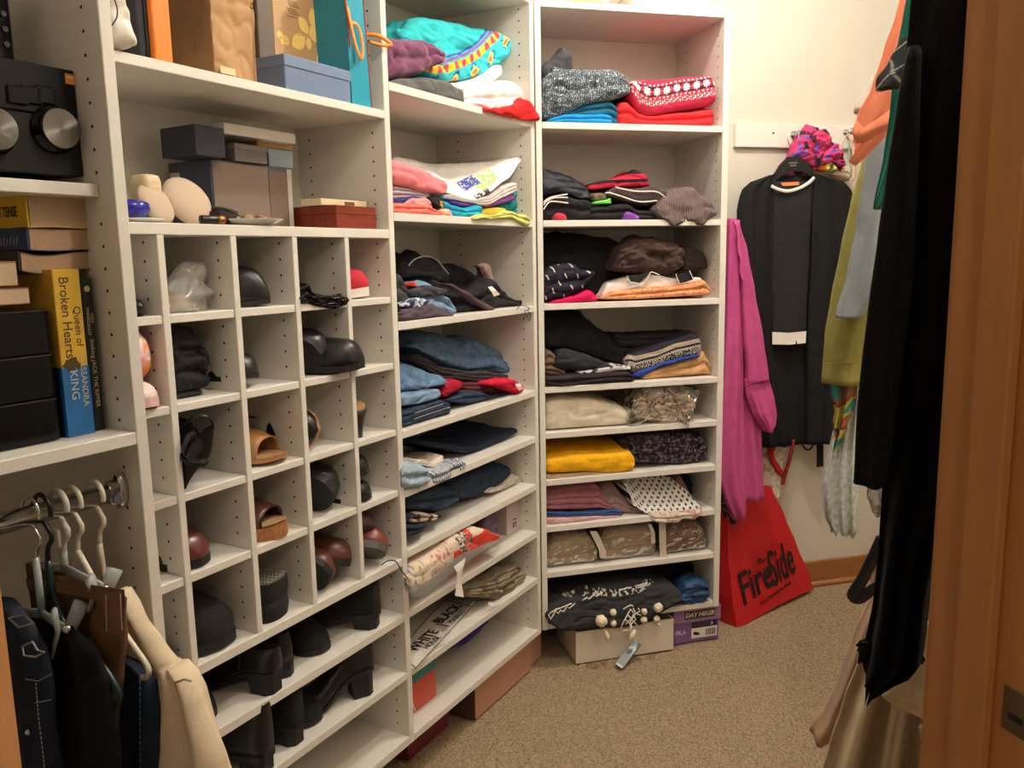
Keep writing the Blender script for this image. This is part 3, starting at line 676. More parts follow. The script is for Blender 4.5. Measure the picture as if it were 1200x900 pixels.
# shelf 7: printed bag and khaki trousers
P = [qz(F1, x, y, 0.338) for x, y in t('F', 622, 512, 598, 602, 212, 1040, 165, 1000, 165, 835, 392, 584)]
ms, mn = sum(p[0] for p in P) / 6, sum(p[1] for p in P) / 6
bag = thing('shopping_bag', 'flattened white paper bag printed in black, on the eighth corner shelf', 'bag', F1.w(ms, mn, z2(7) + 0.001), F1.rz)
lo = [(p[0] - ms, p[1] - mn, 0.0) for p in P]; hi = [(a, b, 0.006) for a, b, _ in lo]
n6 = len(P)
part('paper', MB().add(lo + hi, [tuple(range(n6, 2 * n6)), tuple(range(n6 - 1, -1, -1))] + [(i, (i + 1) % n6, n6 + (i + 1) % n6, n6 + i) for i in range(n6)]), mat('white_paper', (222, 214, 206), 0.55, var=0.06, vscale=10), bag)
def bl(x, y, dz=0.0072):
    s, n = qz(F1, *t('F', x, y)[0], 0.345); return Vector((s - ms, n - mn, dz))
fr = [bl(585, 622), bl(405, 582), bl(175, 838), bl(175, 1005)]
bm_ = MB()
fr2 = [bl(585, 622), bl(405, 582), bl(290, 700), bl(168, 842)]
bm_.tube([fr2[0], fr2[1]], 0.0011, 4).tube([fr2[1], fr2[2], fr2[3]], 0.0011, 4).tube([bl(585, 622), bl(350, 885), bl(205, 1040)], 0.0011, 4)
part('printed_frame', bm_, mat('black_print', (28, 26, 28), 0.7), bag)
ta, tb = bl(210, 900), bl(520, 640)
dr = (tb - ta); ang = math.atan2(dr.y, dr.x)
def onb(txt, x, y, size, bold=0.0):
    p = bl(x, y); text('printed_word', txt, size, MATS['black_print'], bag, (p.x, p.y, 0.0074), (0, 0, ang), 0.0003, 0.9, bold=bold)
onb('WHITE', 262, 848, 0.046, 0.0006); onb('HOUSE', 322, 862, 0.026)
onb('|', 380, 745, 0.05); onb('BLACK', 428, 672, 0.046, 0.0012); onb('MARKET', 488, 690, 0.026)
o_ = cl('folded_trousers', 'khaki trousers with rolled edge on the eighth corner shelf', 'trousers', F1, 1.228, t('F', 545, 490, 660, 455, 740, 425, 800, 372, 900, 350, 962, 372), t('F', 545, 560, 640, 582, 720, 588, 800, 605, 850, 565, 910, 510, 962, 440), fab('khaki', (132, 120, 100), var=0.25), seed=84, k=5, wr=0.011, dep=0.16)
part('label_tag', MB().grid([trail(F1, o_, 1.214, t('F', 695, 600, 770, 608)), trail(F1, o_, 1.212, t('F', 700, 620, 748, 632))]), M_TAG, o_)
cl('folded_skirt', 'olive grey skirt tucked behind the khaki trousers', 'skirt', F1, 1.33, t('F', 570, 480, 700, 380, 850, 330, 950, 330), z2(7), fab('olive_grey', (96, 90, 84)), seed=85, k=3, dep=0.14)
# shelf 8
sx0, sx1 = q(F1, 481, 835, 1.27)[0], q(F1, 511, 800, 1.27)[0]
bt = thing('gift_box', 'orange red box with teal lid on the lowest corner shelf', 'box', F1.w(max(sx0, 1.551), 1.27, z2(8)), F1.rz)
sx1 -= max(sx0, 1.551)
part('box_body', MB().box(0, sx1, 0, 0.16, 0.0005, 0.095, 0.0015), mat('orange_red_card', (206, 74, 48), 0.3, var=0.1), bt)
part('box_lid', MB().box(-0.001, sx1 + 0.002, -0.002, 0.162, 0.085, 0.118, 0.0015), mat('teal_card', (40, 126, 124), 0.4), bt)
part('pull_ribbon', MB().tube(smooth_path([(0.004, -0.003, 0.045), (-0.002, -0.012, 0.035), (0.004, -0.014, 0.018), (0.012, -0.003, 0.012)]), 0.0015, 5), M_WHITEP, bt, True)
cl('tote_bag', 'violet fabric bag slumped at the back of the lowest corner shelf', 'bag', F1, 1.33, t('G', 440, 330, 560, 250, 715, 170), t('G', 440, 405, 470, 408, 560, 380, 640, 310, 715, 212), fab('violet', (72, 34, 128)), seed=86, k=1, dep=0.06)
# boxes on the floor under the corner unit
M_ROSE = mat('rose_card', (196, 146, 122), 0.5, var=0.06, vscale=9)
def box_t(name, label, F, s0, s1, n0, dep, z1, m, seam=None):
    b = thing(name, label, 'box', F.w(s0, n0, 0.004), F.rz)
    part('box_body', MB().box(0, s1 - s0, 0, dep, 0, z1 - 0.004, 0.0015), m, b)
    return b
b1 = box_t('shoe_box', 'dusty rose carton on the carpet beneath the corner unit', F1, 1.885, 2.232, 1.247, 0.2, 0.128, M_ROSE)
part('lid_seam', MB().box(-0.0006, 0.0008, -0.0008, 0.2, 0.0, 0.124), mat('seam_dark', (90, 60, 48), 0.8), b1)
box_t('shoe_box', 'second dusty rose carton squeezed under the corner joint', F1, 2.2335, 2.330, 1.262, 0.12, 0.128, M_ROSE)
s_a, s_b = qz(F1, 483, 896, 0)[0], qz(F1, 531, 854, 0)[0]
b2 = box_t('shoe_box', 'dark red box on the carpet below the pigeonholes', F1, s_a, s_b, 1.30, 0.2, 0.115, mat('dark_red_card', (110, 26, 44), 0.45))
part('box_lid', MB().box(-0.003, s_b - s_a + 0.003, -0.003, 0.203, 0.098, 0.118, 0.0015), mat('dark_red_lid', (116, 30, 44), 0.45), b2)
# ================================================================ clothes on the unit that faces the doorway
def z3(i): return zS[i] + TH + 0.002
# shelf 0
def glit(u, s, v, tp):
    b = 0.10 + 0.06 * math.sin(s * 900)
    g = nz2(s, v, 420)
    if g > 0.44: return (0.75, 0.78, 0.80)
    return (b * 0.75, b * 0.95, b * 1.1)
cl('folded_sweater', 'blue grey sweater with silvery flecks on the top right shelf', 'sweater', F3, 2.472, t('U', 50, 440, 100, 425, 130, 378, 200, 390, 300, 400, 400, 396, 500, 390, 550, 430, 594, 505), t('U', 50, 690, 150, 688, 205, 660, 330, 602, 480, 577, 594, 545), M_V, seed=101, k=1, nu=170, nf=80, wr=0.009, pat=glit, er=0.03)
cl('folded_shirt', 'black hooded top standing up behind the silver flecked sweater', 'shirt', F3, 2.51, t('U', 50, 378, 110, 340, 175, 266, 225, 298, 242, 360), t('U', 50, 450, 100, 470, 242, 420), M_CHAR, seed=102, k=1, wr=0.006, dep=0.06, nu=36)
cl('folded_shirt', 'sky blue shirt flat under the flecked sweater', 'shirt', F3, 2.476, t('U', 90, 692, 200, 664, 400, 660, 474, 668), z3(0), fab('sky_blue', (24, 132, 196)), seed=103, k=2)
cl('folded_shirt', 'petrol blue shirt behind the sky blue one', 'shirt', F3, 2.492, t('U', 180, 650, 330, 600, 450, 578, 520, 635, 588, 716), z3(0), fab('petrol', (22, 92, 118)), seed=104, k=3)
def fair(u, s, v, tp):
    red = (0.50, 0.02, 0.06)
    if tp and v > 0.10: return red
    def blk(c): return (0.02, 0.015, 0.02) if c else (0.78, 0.74, 0.70)
    if 0.030 < v < 0.044: return blk((int(s / 0.0038) + int(v / 0.0046)) % 3 == 0) if (int(s / 0.0038)) % 2 else red
    if 0.048 < v < 0.053: return (0.70, 0.55, 0.55) if math.sin(s * 420) > 0.2 else red
    if 0.056 < v < 0.086:
        a = ((s / 0.034) % 1 - 0.5) * 0.034; b = v - 0.071
        r = math.hypot(a, b); an = math.atan2(b, a)
        if r < 0.013 * (0.55 + 0.45 * abs(math.cos(4 * an))): return blk(False)
        if abs(abs(b) - 0.012) < 0.0022: return (0.02, 0.015, 0.02)
        return (0.03, 0.02, 0.03) if abs(b) > 0.006 and nz2(s, v, 90) > 0 else red
    if 0.088 < v < 0.093: return (0.70, 0.55, 0.55) if math.sin(s * 420 + 1.5) > 0.2 else red
    return red
cl('folded_sweater', 'red nordic sweater with white star pattern folded over the plain red one', 'sweater', F3, 2.468, t('U', 578, 462, 700, 456, 800, 458, 900, 440, 1050, 434, 1082, 478), t('U', 578, 585, 620, 655, 690, 680, 900, 642, 1082, 612), M_V, seed=105, k=1, nu=220, nf=90, nt=24, wr=0.003, dep=0.25, pat=fair)
cl('folded_sweater', 'plain red sweater at the bottom right of the top shelf', 'sweater', F3, 2.478, t('U', 502, 592, 560, 585, 620, 650, 690, 672, 900, 650, 1076, 618), z3(0), fab('red_wool', (216, 42, 48)), seed=106, k=2)
# shelf 1
cl('folded_shirt', 'satin black shirt draped on the striped sleeve garment', 'shirt', F3, 2.486, t('V', 56, 128, 100, 180, 170, 195, 250, 225, 320, 278, 356, 335), t('V', 56, 352, 150, 338, 210, 345, 280, 372, 356, 370), fab('satin_black', (30, 32, 42), rough=0.5), seed=111, k=1, lean=0.3, wr=0.006)
st_ = cl('folded_jacket', 'black track jacket with three white sleeve stripes', 'jacket', F3, 2.474, t('V', 56, 365, 130, 342, 200, 338, 280, 362, 352, 368), z3(1), M_BLK2, seed=112, k=2)
for a in ((60, 385, 90, 362, 130, 350, 200, 338), (60, 400, 85, 375, 130, 358, 202, 358), (60, 428, 82, 395, 110, 380, 204, 390)):
    part('white_stripe', MB().tube(smooth_path(trail(F3, st_, 2.466, t('V', *a))), 0.0021, 6), M_WHT, st_, True)
cl('folded_shirt', 'small red shirt end at the front of the black track jacket', 'shirt', F3, 2.462, t('V', 122, 452, 150, 445, 207, 462), z3(1), fab('red_end', (204, 52, 66)), seed=113, k=1, dep=0.05, nu=24)
cl('folded_shirt', 'matte black shirt in the middle of the second right shelf', 'shirt', F3, 2.472, t('V', 330, 405, 450, 395, 560, 385, 620, 425, 745, 442), z3(1), M_BLK2, seed=114, k=2)
cl('folded_shirt', 'violet shirt end poking from the black pile', 'shirt', F3, 2.463, t('V', 532, 450, 560, 438, 632, 462), z3(1), fab('violet_end', (134, 70, 170)), seed=115, k=1, dep=0.05, nu=24)
cl('folded_shirt', 'lime green edged shirt lying on the matte black one', 'shirt', F3, 2.469, t('V', 354, 380, 420, 372, 455, 358, 472, 382), t('V', 354, 396, 472, 392), fab('lime_green', (112, 214, 92)), seed=116, k=1, dep=0.04, nu=24)
cl('folded_shirt', 'tan top between satin black shirt and brown cardigan', 'shirt', F3, 2.488, t('V', 352, 335, 390, 328, 440, 345), t('V', 352, 378, 440, 370), fab('tan_top', (126, 104, 82)), seed=117, k=1, dep=0.05, nu=24)
cl('folded_sweater', 'red and black striped knit on top of the brown cardigan', 'sweater', F3, 2.51, t('V', 322, 272, 420, 255, 540, 224, 600, 188, 660, 214, 692, 268), t('V', 322, 312, 450, 302, 600, 298, 692, 292), M_V, seed=118, k=1, nu=80, nf=50, wr=0.005, pat=lambda u, s, v, tp: (0.02, 0.01, 0.015) if (0.016 < v < 0.026 or 0.042 < v < 0.060) else (0.52, 0.02, 0.05))
br = cl('folded_cardigan', 'brown cardigan with white edge trim on the second right shelf', 'cardigan', F3, 2.484, t('V', 418, 330, 480, 296, 600, 300, 720, 292, 802, 328), t('V', 418, 345, 560, 388, 650, 412, 740, 395, 802, 350), fab('dark_brown', (74, 62, 62)), seed=119, k=1, wr=0.004)
for a in ((422, 332, 450, 330, 520, 352, 620, 382, 725, 376), (480, 297, 560, 315, 620, 322, 720, 324, 770, 354)):
    part('white_trim', MB().tube(smooth_path(trail(F3, br, 2.474, t('V', *a))), 0.0022, 6), M_WHT, br, True)
cl('folded_shirt', 'dark brown shirt at the back right of the second right shelf', 'shirt', F3, 2.50, t('V', 690, 330, 760, 310, 830, 330), z3(1), fab('umber', (60, 48, 48)), seed=120, k=2)
cl('folded_sweater', 'brown ribbed sweater with cuff hanging over the shelf edge', 'sweater', F3, 2.440, t('V', 730, 405, 800, 335, 860, 292, 980, 280, 1050, 345, 1098, 430), t('V', 730, 455, 790, 500, 830, 545, 900, 512, 1005, 535, 1030, 500, 1098, 452), fab('rib_brown', (104, 88, 88)), seed=121, k=1, nu=150, wr=0.008, rib=0.0012, lean=0.3, dep=0.2)
# shelf 2
cl('folded_sweater', 'large black sweater filling the left of the third right shelf', 'sweater', F3, 2.54, t('V', 60, 565, 250, 560, 480, 590, 560, 620, 640, 700), z3(2), M_BLK, seed=131, k=3, lean=0.15, wr=0.008)
cl('folded_sweater', 'chocolate brown ribbed sweater rolled on the third right shelf', 'sweater', F3, 2.474, t('V', 478, 765, 530, 640, 620, 590, 700, 580, 860, 608, 905, 645, 912, 720), t('V', 478, 790, 640, 802, 750, 815, 800, 820, 912, 770), fab('chocolate', (70, 52, 48)), seed=132, k=2, wr=0.012, rib=0.0007, nu=150, er=0.03, rmax=0.05)
cl('folded_sweater', 'dark umber sweater at the right end of the third right shelf', 'sweater', F3, 2.51, t('V', 880, 640, 950, 640, 1010, 670, 1034, 730), t('V', 880, 790, 1034, 780), fab('dark_umber', (48, 38, 38)), seed=133, k=1, wr=0.006)
def dash(u, s, v, tp):
    a = (s + 0.4 * v) / 0.030; b = v / 0.022
    if abs((a % 1) - 0.5) < 0.055 and abs((b % 1) - 0.5) < 0.38 and int(a) % 2 == int(b) % 2: return (0.75, 0.72, 0.68)
    return (0.018, 0.016, 0.032)
cl('folded_shirt', 'navy shirt with scattered white dashes on the third right shelf', 'shirt', F3, 2.472, t('V', 64, 795, 150, 745, 250, 742, 290, 775, 372, 792), t('V', 64, 968, 200, 958, 290, 905, 372, 802), M_V, seed=134, k=2, nu=150, nf=80, wr=0.006, pat=dash)
cl('folded_shirt', 'hot pink shirt in front under the navy dashed one', 'shirt', F3, 2.462, t('W', 108, 168, 220, 142, 340, 104, 386, 142), t('W', 108, 180, 250, 174, 386, 162), fab('hot_pink', (222, 22, 92)), seed=135, k=1, dep=0.12)
wb = cl('folded_shirt', 'white shirt with black scalloped trim under the brown sweater', 'shirt', F3, 2.500, t('V', 400, 920, 450, 852, 560, 820, 700, 802, 850, 832, 1000, 822), t('V', 400, 945, 560, 930, 800, 900, 1000, 860), M_WHT, seed=136, k=1)
for L, R in (((555, 820, 600, 820, 680, 790), (570, 850, 620, 862, 665, 820)), ((838, 806, 880, 800, 915, 790), (860, 860, 900, 850, 935, 838))):
    part('black_trim', MB().grid([trail(F3, wb, 2.485, t('V', *L)), trail(F3, wb, 2.480, t('V', *R))]), M_BLK2, wb, True)
for a in ((550, 815, 560, 850, 600, 858, 640, 862, 670, 830, 690, 795, 740, 812), (834, 805, 850, 850, 862, 865), (915, 785, 930, 820, 945, 838)):
    part('white_piping', MB().tube(smooth_path(trail(F3, wb, 2.478, t('V', *a))), 0.0017, 5), M_WHT, wb, True)
cl('folded_sweater', 'mottled orange knit folded flat on the third right shelf', 'sweater', F3, 2.468, t('W', 400, 145, 480, 112, 560, 95, 800, 76, 950, 55, 1010, 38, 1052, 90), t('W', 400, 154, 600, 156, 800, 144, 1052, 132), M_V, seed=137, k=2, nu=150, nf=50, wr=0.004, pat=lambda u, s, v, tp: mix((0.75, 0.17, 0.07), (0.75, 0.45, 0.22), max(0, min(1, 0.5 + 1.4 * nz2(s, v, 230)))))
# shelf 3
cl('folded_sweater', 'huge black sweater slumped at the left of the fourth right shelf', 'sweater', F3, 2.515, t('W', 64, 226, 180, 222, 312, 222, 360, 288, 440, 340, 520, 420, 580, 520), t('W', 64, 440, 200, 450, 400, 505, 580, 560), M_BLK, seed=141, k=1, lean=0.35, wr=0.008)
cl('folded_shirt', 'brown shirts edge at the far left of the fourth right shelf', 'shirt', F3, 2.49, t('W', 66, 465, 100, 450, 140, 480, 200, 570), t('W', 66, 610, 200, 610), fab('mid_brown', (110, 88, 72)), seed=142, k=4, dep=0.14, nu=30)
cl('folded_shirt', 'slate black shirt bulging under the huge black sweater', 'shirt', F3, 2.480, t('W', 122, 535, 150, 460, 190, 444, 300, 470, 400, 510, 472, 548), t('W', 122, 550, 170, 580, 280, 578, 400, 562, 472, 556), fab('slate_black', (44, 46, 54)), seed=143, k=1, wr=0.006)
cl('folded_shirt', 'white lace edged shirt between the dark garments', 'shirt', F3, 2.474, t('W', 270, 578, 400, 560, 480, 542, 540, 540, 582, 546), t('W', 270, 592, 440, 584, 500, 572, 582, 566), M_V, seed=144, k=1, dep=0.1, nu=90, wr=0.006, pat=lambda u, s, v, tp: (0.66, 0.63, 0.62) if nz2(s, v, 60) > -0.25 else (0.05, 0.05, 0.06))
cl('folded_trousers', 'brown black trousers at the front of the fourth right shelf', 'trousers', F3, 2.450, t('W', 66, 610, 130, 605, 200, 602, 350, 592, 480, 580, 560, 582, 607, 608), t('W', 66, 655, 110, 665, 160, 676, 300, 655, 450, 642, 607, 636), fab('brown_black', (46, 38, 42)), seed=145, k=2, wr=0.005, dep=0.25)
def knit(u, s, v, tp):
    h = v
    if tp and v > 0.075: return (0.02, 0.018, 0.025)
    if h < 0.006: return (0.62, 0.58, 0.52) if math.sin(s * 500) > 0 else (0.05, 0.06, 0.12)
    if h < 0.030: return (0.58, 0.52, 0.42) if nz2(s, v, 300) > 0.10 else (0.02, 0.018, 0.025)
    if h < 0.038: return (0.70, 0.66, 0.58) if math.sin(s * 700 + v * 900) > -0.2 else (0.02, 0.018, 0.025)
    if h < 0.045: return (0.02, 0.018, 0.025)
    if h < 0.059: return (0.44, 0.36, 0.27)
    if h < 0.064: return (0.02, 0.018, 0.025)
    return (0.02, 0.018, 0.03)
cl('folded_sweater', 'black and beige band patterned knit on the fourth right shelf', 'sweater', F3, 2.482, t('W', 556, 490, 640, 455, 800, 398, 960, 345, 996, 388), t('W', 556, 575, 595, 592, 700, 568, 850, 512, 996, 480), M_V, seed=146, k=1, nu=200, nf=80, wr=0.002, pat=knit)
cl('folded_shirt', 'black shirt lying behind and above the banded knit', 'shirt', F3, 2.55, t('W', 480, 335, 520, 360, 650, 356, 800, 350, 965, 338), t('W', 480, 480, 965, 450), M_BLK2, seed=147, k=3, dep=0.18)
cl('folded_shirt', 'royal blue shirt strip just under the banded knit', 'shirt', F3, 2.478, t('W', 588, 588, 700, 550, 800, 512, 985, 475), t('W', 588, 612, 640, 606, 750, 545, 985, 486), fab('royal_blue', (44, 72, 164)), seed=148, k=1, dep=0.16)
cl('folded_sweater', 'tan chunky sweater at the right of the fourth right shelf', 'sweater', F3, 2.488, t('W', 640, 602, 700, 572, 850, 515, 960, 485, 1010, 455, 1040, 525, 1058, 575), z3(3), fab('tan_knit', (196, 152, 106), bump=1.0, bscale=170, var=0.25), seed=149, k=2, wr=0.006)
# shelf 4
cl('folded_sweater', 'cream sweater folded thick on the fifth right shelf', 'sweater', F3, 2.476, t('W', 70, 745, 200, 735, 330, 738, 430, 758, 520, 785, 572, 800), z3(4), fab('cream_knit', (216, 204, 184)), seed=151, k=1, rise=0.015, wr=0.004, dep=0.26)
bk = cl('bagged_sweater', 'beige cable sweater rolled in a clear plastic bag', 'sweater', F3, 2.470, t('W', 582, 800, 620, 750, 700, 712, 830, 682, 920, 705, 962, 770), t('W', 582, 820, 650, 862, 740, 892, 860, 882, 930, 835, 962, 785), fab('beige_cable', (200, 176, 150), bump=1.0, bscale=140, var=0.25), seed=152, k=5, wr=0.008, dep=0.2, lean=0.2)
mbp, locp, _ = cloth_mb(F3, 2.452, t('W', 562, 810, 600, 730, 680, 672, 800, 655, 920, 675, 988, 685), t('X', 562, 115, 620, 100, 700, 70, 800, 90, 870, 100, 905, 165, 930, 60, 988, -110), seed=153, k=1, wr=0.016, dep=0.2, freq=30, nu=70)
dl = Vector(locp) - Vector(bk.location)
for i, v in enumerate(mbp.v): mbp.v[i] = (v[0] + dl.dot(F3.d), v[1] + dl.dot(F3.n), v[2] + dl.z)
part('plastic_bag', mbp, film('clear_bag', (220, 205, 190), 0.10, 0.08), bk)
# shelf 5
cl('folded_sweater', 'sunny yellow sweater rolled at the left of the sixth right shelf', 'sweater', F3, 2.460, t('X', 76, 300, 150, 282, 250, 265, 400, 262, 520, 250, 575, 245, 608, 285), t('X', 76, 375, 150, 378, 300, 372, 400, 378, 530, 380, 580, 365, 608, 330), fab('yellow', (240, 178, 24)), seed=161, k=1, wr=0.003, dep=0.22, rise=0.02, rmax=0.05)
cl('folded_sweater', 'grey and yellow trimmed sweater lowest under the yellow roll', 'sweater', F3, 2.466, t('X', 76, 380, 200, 378, 300, 368, 420, 372, 520, 378), z3(5), fab('grey_yellow', (196, 172, 140)), seed=162, k=2, dep=0.2)
cl('folded_shirt', 'aubergine black ruffled lace top on the sixth right shelf', 'shirt', F3, 2.484, t('X', 540, 175, 620, 165, 750, 145, 900, 140, 1000, 152, 1034, 215), t('X', 540, 320, 750, 325, 900, 330, 990, 318, 1034, 260), M_V, seed=163, k=3, wr=0.015, nu=110, nf=50, freq=28, pat=lambda u, s, v, tp: (0.025, 0.018, 0.028) if nz2(s, v, 110) > -0.05 else (0.14, 0.10, 0.14))
# shelf 6
cl('folded_shirt', 'dusty mauve pink shirts folded in layers on the seventh right shelf', 'shirt', F3, 2.482, t('X', 76, 475, 200, 455, 300, 440, 390, 440, 430, 510, 478, 575), t('X', 76, 600, 200, 602, 330, 598, 478, 590), fab('mauve_pink', (164, 104, 116)), seed=171, k=4, lean=0.25, wr=0.004)
cl('folded_shirt', 'denim blue shirt beneath the mauve pink layers', 'shirt', F3, 2.477, t('X', 76, 602, 250, 604, 400, 598, 480, 585, 535, 605), t('X', 76, 632, 300, 628, 535, 618), fab('denim_shirt', (58, 80, 130)), seed=172, k=2)
cl('folded_shirt', 'blush pink shirt lowest at the left of the seventh right shelf', 'shirt', F3, 2.472, t('X', 76, 636, 300, 630, 510, 622), z3(6), fab('blush', (200, 158, 160)), seed=173, k=1)
cl('folded_shirt', 'pink and grey printed blouse beside the cross patterned scarf', 'shirt', F3, 2.492, t('X', 412, 470, 500, 450, 560, 520, 660, 605), z3(6), M_V, seed=174, k=3, nu=80, nf=40, lean=0.5, pat=lambda u, s, v, tp: mix((0.42, 0.24, 0.26), (0.30, 0.26, 0.26), max(0, min(1, 0.5 + 2 * nz2(s, v, 40)))))
def cross(u, s, v, tp):
    P_ = 0.0165
    a, b = s / P_, v / P_
    a, b = (a + b) / 1.0 / 2 ** 0.5, (a - b) / 2 ** 0.5
    x, y = (a % 1) - 0.5, (b % 1) - 0.5
    x, y = (x + y) / 2 ** 0.5, (x - y) / 2 ** 0.5
    if (abs(x) < 0.10 and abs(y) < 0.32) or (abs(y) < 0.10 and abs(x) < 0.32): return (0.02, 0.02, 0.025)
    return (0.74, 0.71, 0.68)
cl('scarf', 'white scarf with black cross pattern over the pink garments', 'scarf', F3, 2.462, t('X', 555, 445, 650, 410, 740, 390, 832, 386, 862, 430, 940, 490, 992, 570), t('X', 555, 480, 600, 572, 665, 612, 800, 612, 900, 605, 992, 592), M_V, seed=175, k=1, nu=260, nf=150, nt=10, lean=0.9, wr=0.004, rmax=0.01, pat=cross, dep=0.2)
cl('folded_shirt', 'cream floral hem drooping below the cross patterned scarf', 'shirt', F3, 2.444, t('X', 688, 622, 760, 612, 860, 610, 950, 600, 1000, 578), t('X', 688, 630, 720, 665, 770, 675, 850, 672, 880, 645, 950, 650, 1000, 602), M_V, seed=176, k=2, nu=80, nf=30, wr=0.006, dep=0.1, pat=lambda u, s, v, tp: (0.52, 0.28, 0.26) if nz2(s, v, 70) > 0.2 else (0.64, 0.55, 0.46))
cl('folded_shirt', 'navy shirt in the back corner of the seventh right shelf', 'shirt', F3, 2.62, t('X', 880, 395, 915, 385, 955, 440), z3(6), fab('deep_blue', (36, 56, 92)), seed=177, k=2, dep=0.1, nu=24)
cl('folded_shirt', 'grey pink shirt edge beside the navy one in the shelf corner', 'shirt', F3, 2.55, t('X', 840, 395, 870, 385, 930, 480), z3(6), fab('grey_pink', (150, 120, 118)), seed=178, k=2, dep=0.1, nu=24)
# shelf 7
def bagged(label, top, m, seed, straps, D=2.492):
    o = cl('bagged_shirt', label, 'shirt', F3, D, top, z3(7), m, seed=seed, k=3, wr=0.008, dep=0.2)
    mb, loc, _ = cloth_mb(F3, D - 0.012, [(x, y - 1.6) for x, y in top], z3(7) + 0.001, seed=seed + 50, k=1, wr=0.007, freq=22, dep=0.2, nu=60)
    d = Vector(loc) - Vector(o.location)
    mb.v = [(v[0] + d.dot(F3.d), v[1] + d.dot(F3.n), v[2] + d.z) for v in mb.v]
    part('plastic_sleeve', mb, film('dull_bag', (196, 170, 140), 0.20, 0.3), o)
    for st in straps:
        n_ = len(st) // 4
        part('paper_band', MB().grid([trail(F3, o, D - 0.022, t('X', *st[i * 4:i * 4 + 4])) for i in range(n_)]), mat('band_white', (206, 196, 180), 0.5), o, True)
    return o
bagged('beige shirts sealed in a plastic sleeve, left on the eighth right shelf', t('X', 80, 790, 150, 745, 320, 722, 385, 805), fab('beige_bagged', (178, 158, 130)), 181, [(330, 712, 372, 712, 352, 760, 400, 768, 384, 820, 425, 830, 390, 870, 428, 870)])
bagged('taupe shirts sealed in a plastic sleeve, middle of the eighth right shelf', t('X', 395, 720, 500, 695, 690, 682, 722, 770), fab('taupe_bagged', (168, 146, 120)), 182, [(672, 672, 690, 668, 690, 720, 712, 720, 690, 790, 716, 780)])
bagged('russet shirts sealed in a plastic sleeve, right on the eighth right shelf', t('X', 760, 702, 850, 668, 960, 648, 1005, 700, 1026, 760), fab('russet_bagged', (112, 74, 64)), 183, [(736, 664, 774, 664, 738, 740, 778, 740, 742, 862, 780, 862)])
# lowest shelf: nordic jumper with bobbles
jp = thing('knitted_jumper', 'black jumper with white pattern and bobbles spilling over the lowest shelf', 'sweater', F3.w(0.3, 2.42, z3(8)), F3.rz)
def joined(o, F, D, top, bot, **kw):
    mb, loc, cols = cloth_mb(F, D, top, bot, **kw)
    d = Vector(loc) - Vector(o.location)
    mb.v = [(v[0] + d.dot(F.d), v[1] + d.dot(F.n), v[2] + d.z) for v in mb.v]
    return mb, cols
def nordic(u, s, v, tp):
    if 0.60 < v < 0.9: pass
    if v > 0.108 and v < 0.128 and tp == 0 or (tp == 1 and v < 0.02):
        return (0.55, 0.52, 0.50) if nz2(s, v, 120) > 0.05 else (0.02, 0.02, 0.022)
    return (0.035, 0.035, 0.038)
mb, cols = joined(jp, F3, 2.425, t('Y', 58, 405, 120, 365, 200, 325, 400, 275, 600, 240, 800, 238, 862, 275), t('Y', 58, 440, 100, 480, 150, 516, 230, 512, 330, 498, 500, 498, 620, 480, 700, 430, 862, 330), seed=191, k=1, nu=160, nf=70, wr=0.006, dep=0.24, rmax=0.03, lean=0.35, pat=nordic)
part('knit_body', mb, M_V, jp, True, cols=cols)
yb = MB()
def zig(pts): yb.tube(trail(F3, jp, 2.412, t('Y', *pts)), 0.0024, 5)
zig((65, 400, 75, 430, 95, 398, 105, 380, 120, 395, 135, 375, 150, 385, 165, 365, 170, 350, 185, 365, 220, 335, 205, 350))
zig((70, 395, 85, 385, 110, 370, 140, 360, 170, 348, 200, 335))
zig((262, 318, 290, 300, 300, 310, 330, 285, 345, 295, 380, 270))
zig((475, 262, 520, 245, 550, 242)); zig((570, 235, 610, 225, 645, 215)); zig((575, 245, 620, 235, 645, 225))
zig((480, 500, 500, 450, 530, 395, 545, 370, 565, 395, 545, 430, 515, 460)); zig((515, 430, 545, 460, 575, 430, 560, 400)); zig((560, 365, 575, 395, 600, 380, 590, 365))
zig((525, 400, 560, 440, 585, 465)); zig((500, 500, 525, 490, 545, 500, 550, 450)); zig((500, 370, 530, 352, 545, 346, 560, 352)); zig((535, 500, 545, 440, 575, 395, 605, 405))
part('white_pattern', yb, M_WHT, jp, True, kind='stuff')
M_BOB = fab('bobble_cream', (246, 232, 208), bump=1.0, bscale=150)
for i, (x, y, r) in enumerate(((375, 440, 38), (445, 390, 21), (447, 455, 20), (628, 385, 20), (625, 435, 22), (710, 362, 30), (700, 430, 22))):
    s, z = q(F3, *t('Y', x, y)[0], 2.395)
    v = F3.w(s, 2.398, z) - Vector(jp.location)
    part('bobble', MB().ball((v.dot(F3.d), v.dot(F3.n), v.z), r / 5 * 2.45 / FPX * 1.0, 14, jit=0.35, seed=i), M_BOB, jp, True)
for i, (x, y, x2, y2) in enumerate(((395, 495, 415, 552), (572, 490, 540, 548), (690, 445, 712, 460))):
    a = trail(F3, jp, 2.402, t('Y', x, y, (x + x2) / 2, (y + y2) / 2, x2, y2))
    part('tassel', MB().tube(a, [0.004, 0.009, 0.008], 8), M_BOB, jp, True)
cl('folded_blanket', 'black blanket packed behind the bobble jumper on the lowest shelf', 'blanket', F3, 2.60, t('Y', 56, 190, 400, 150, 700, 122, 940, 100, 985, 160), z3(8), M_BLK, seed=192, k=2, dep=0.18)
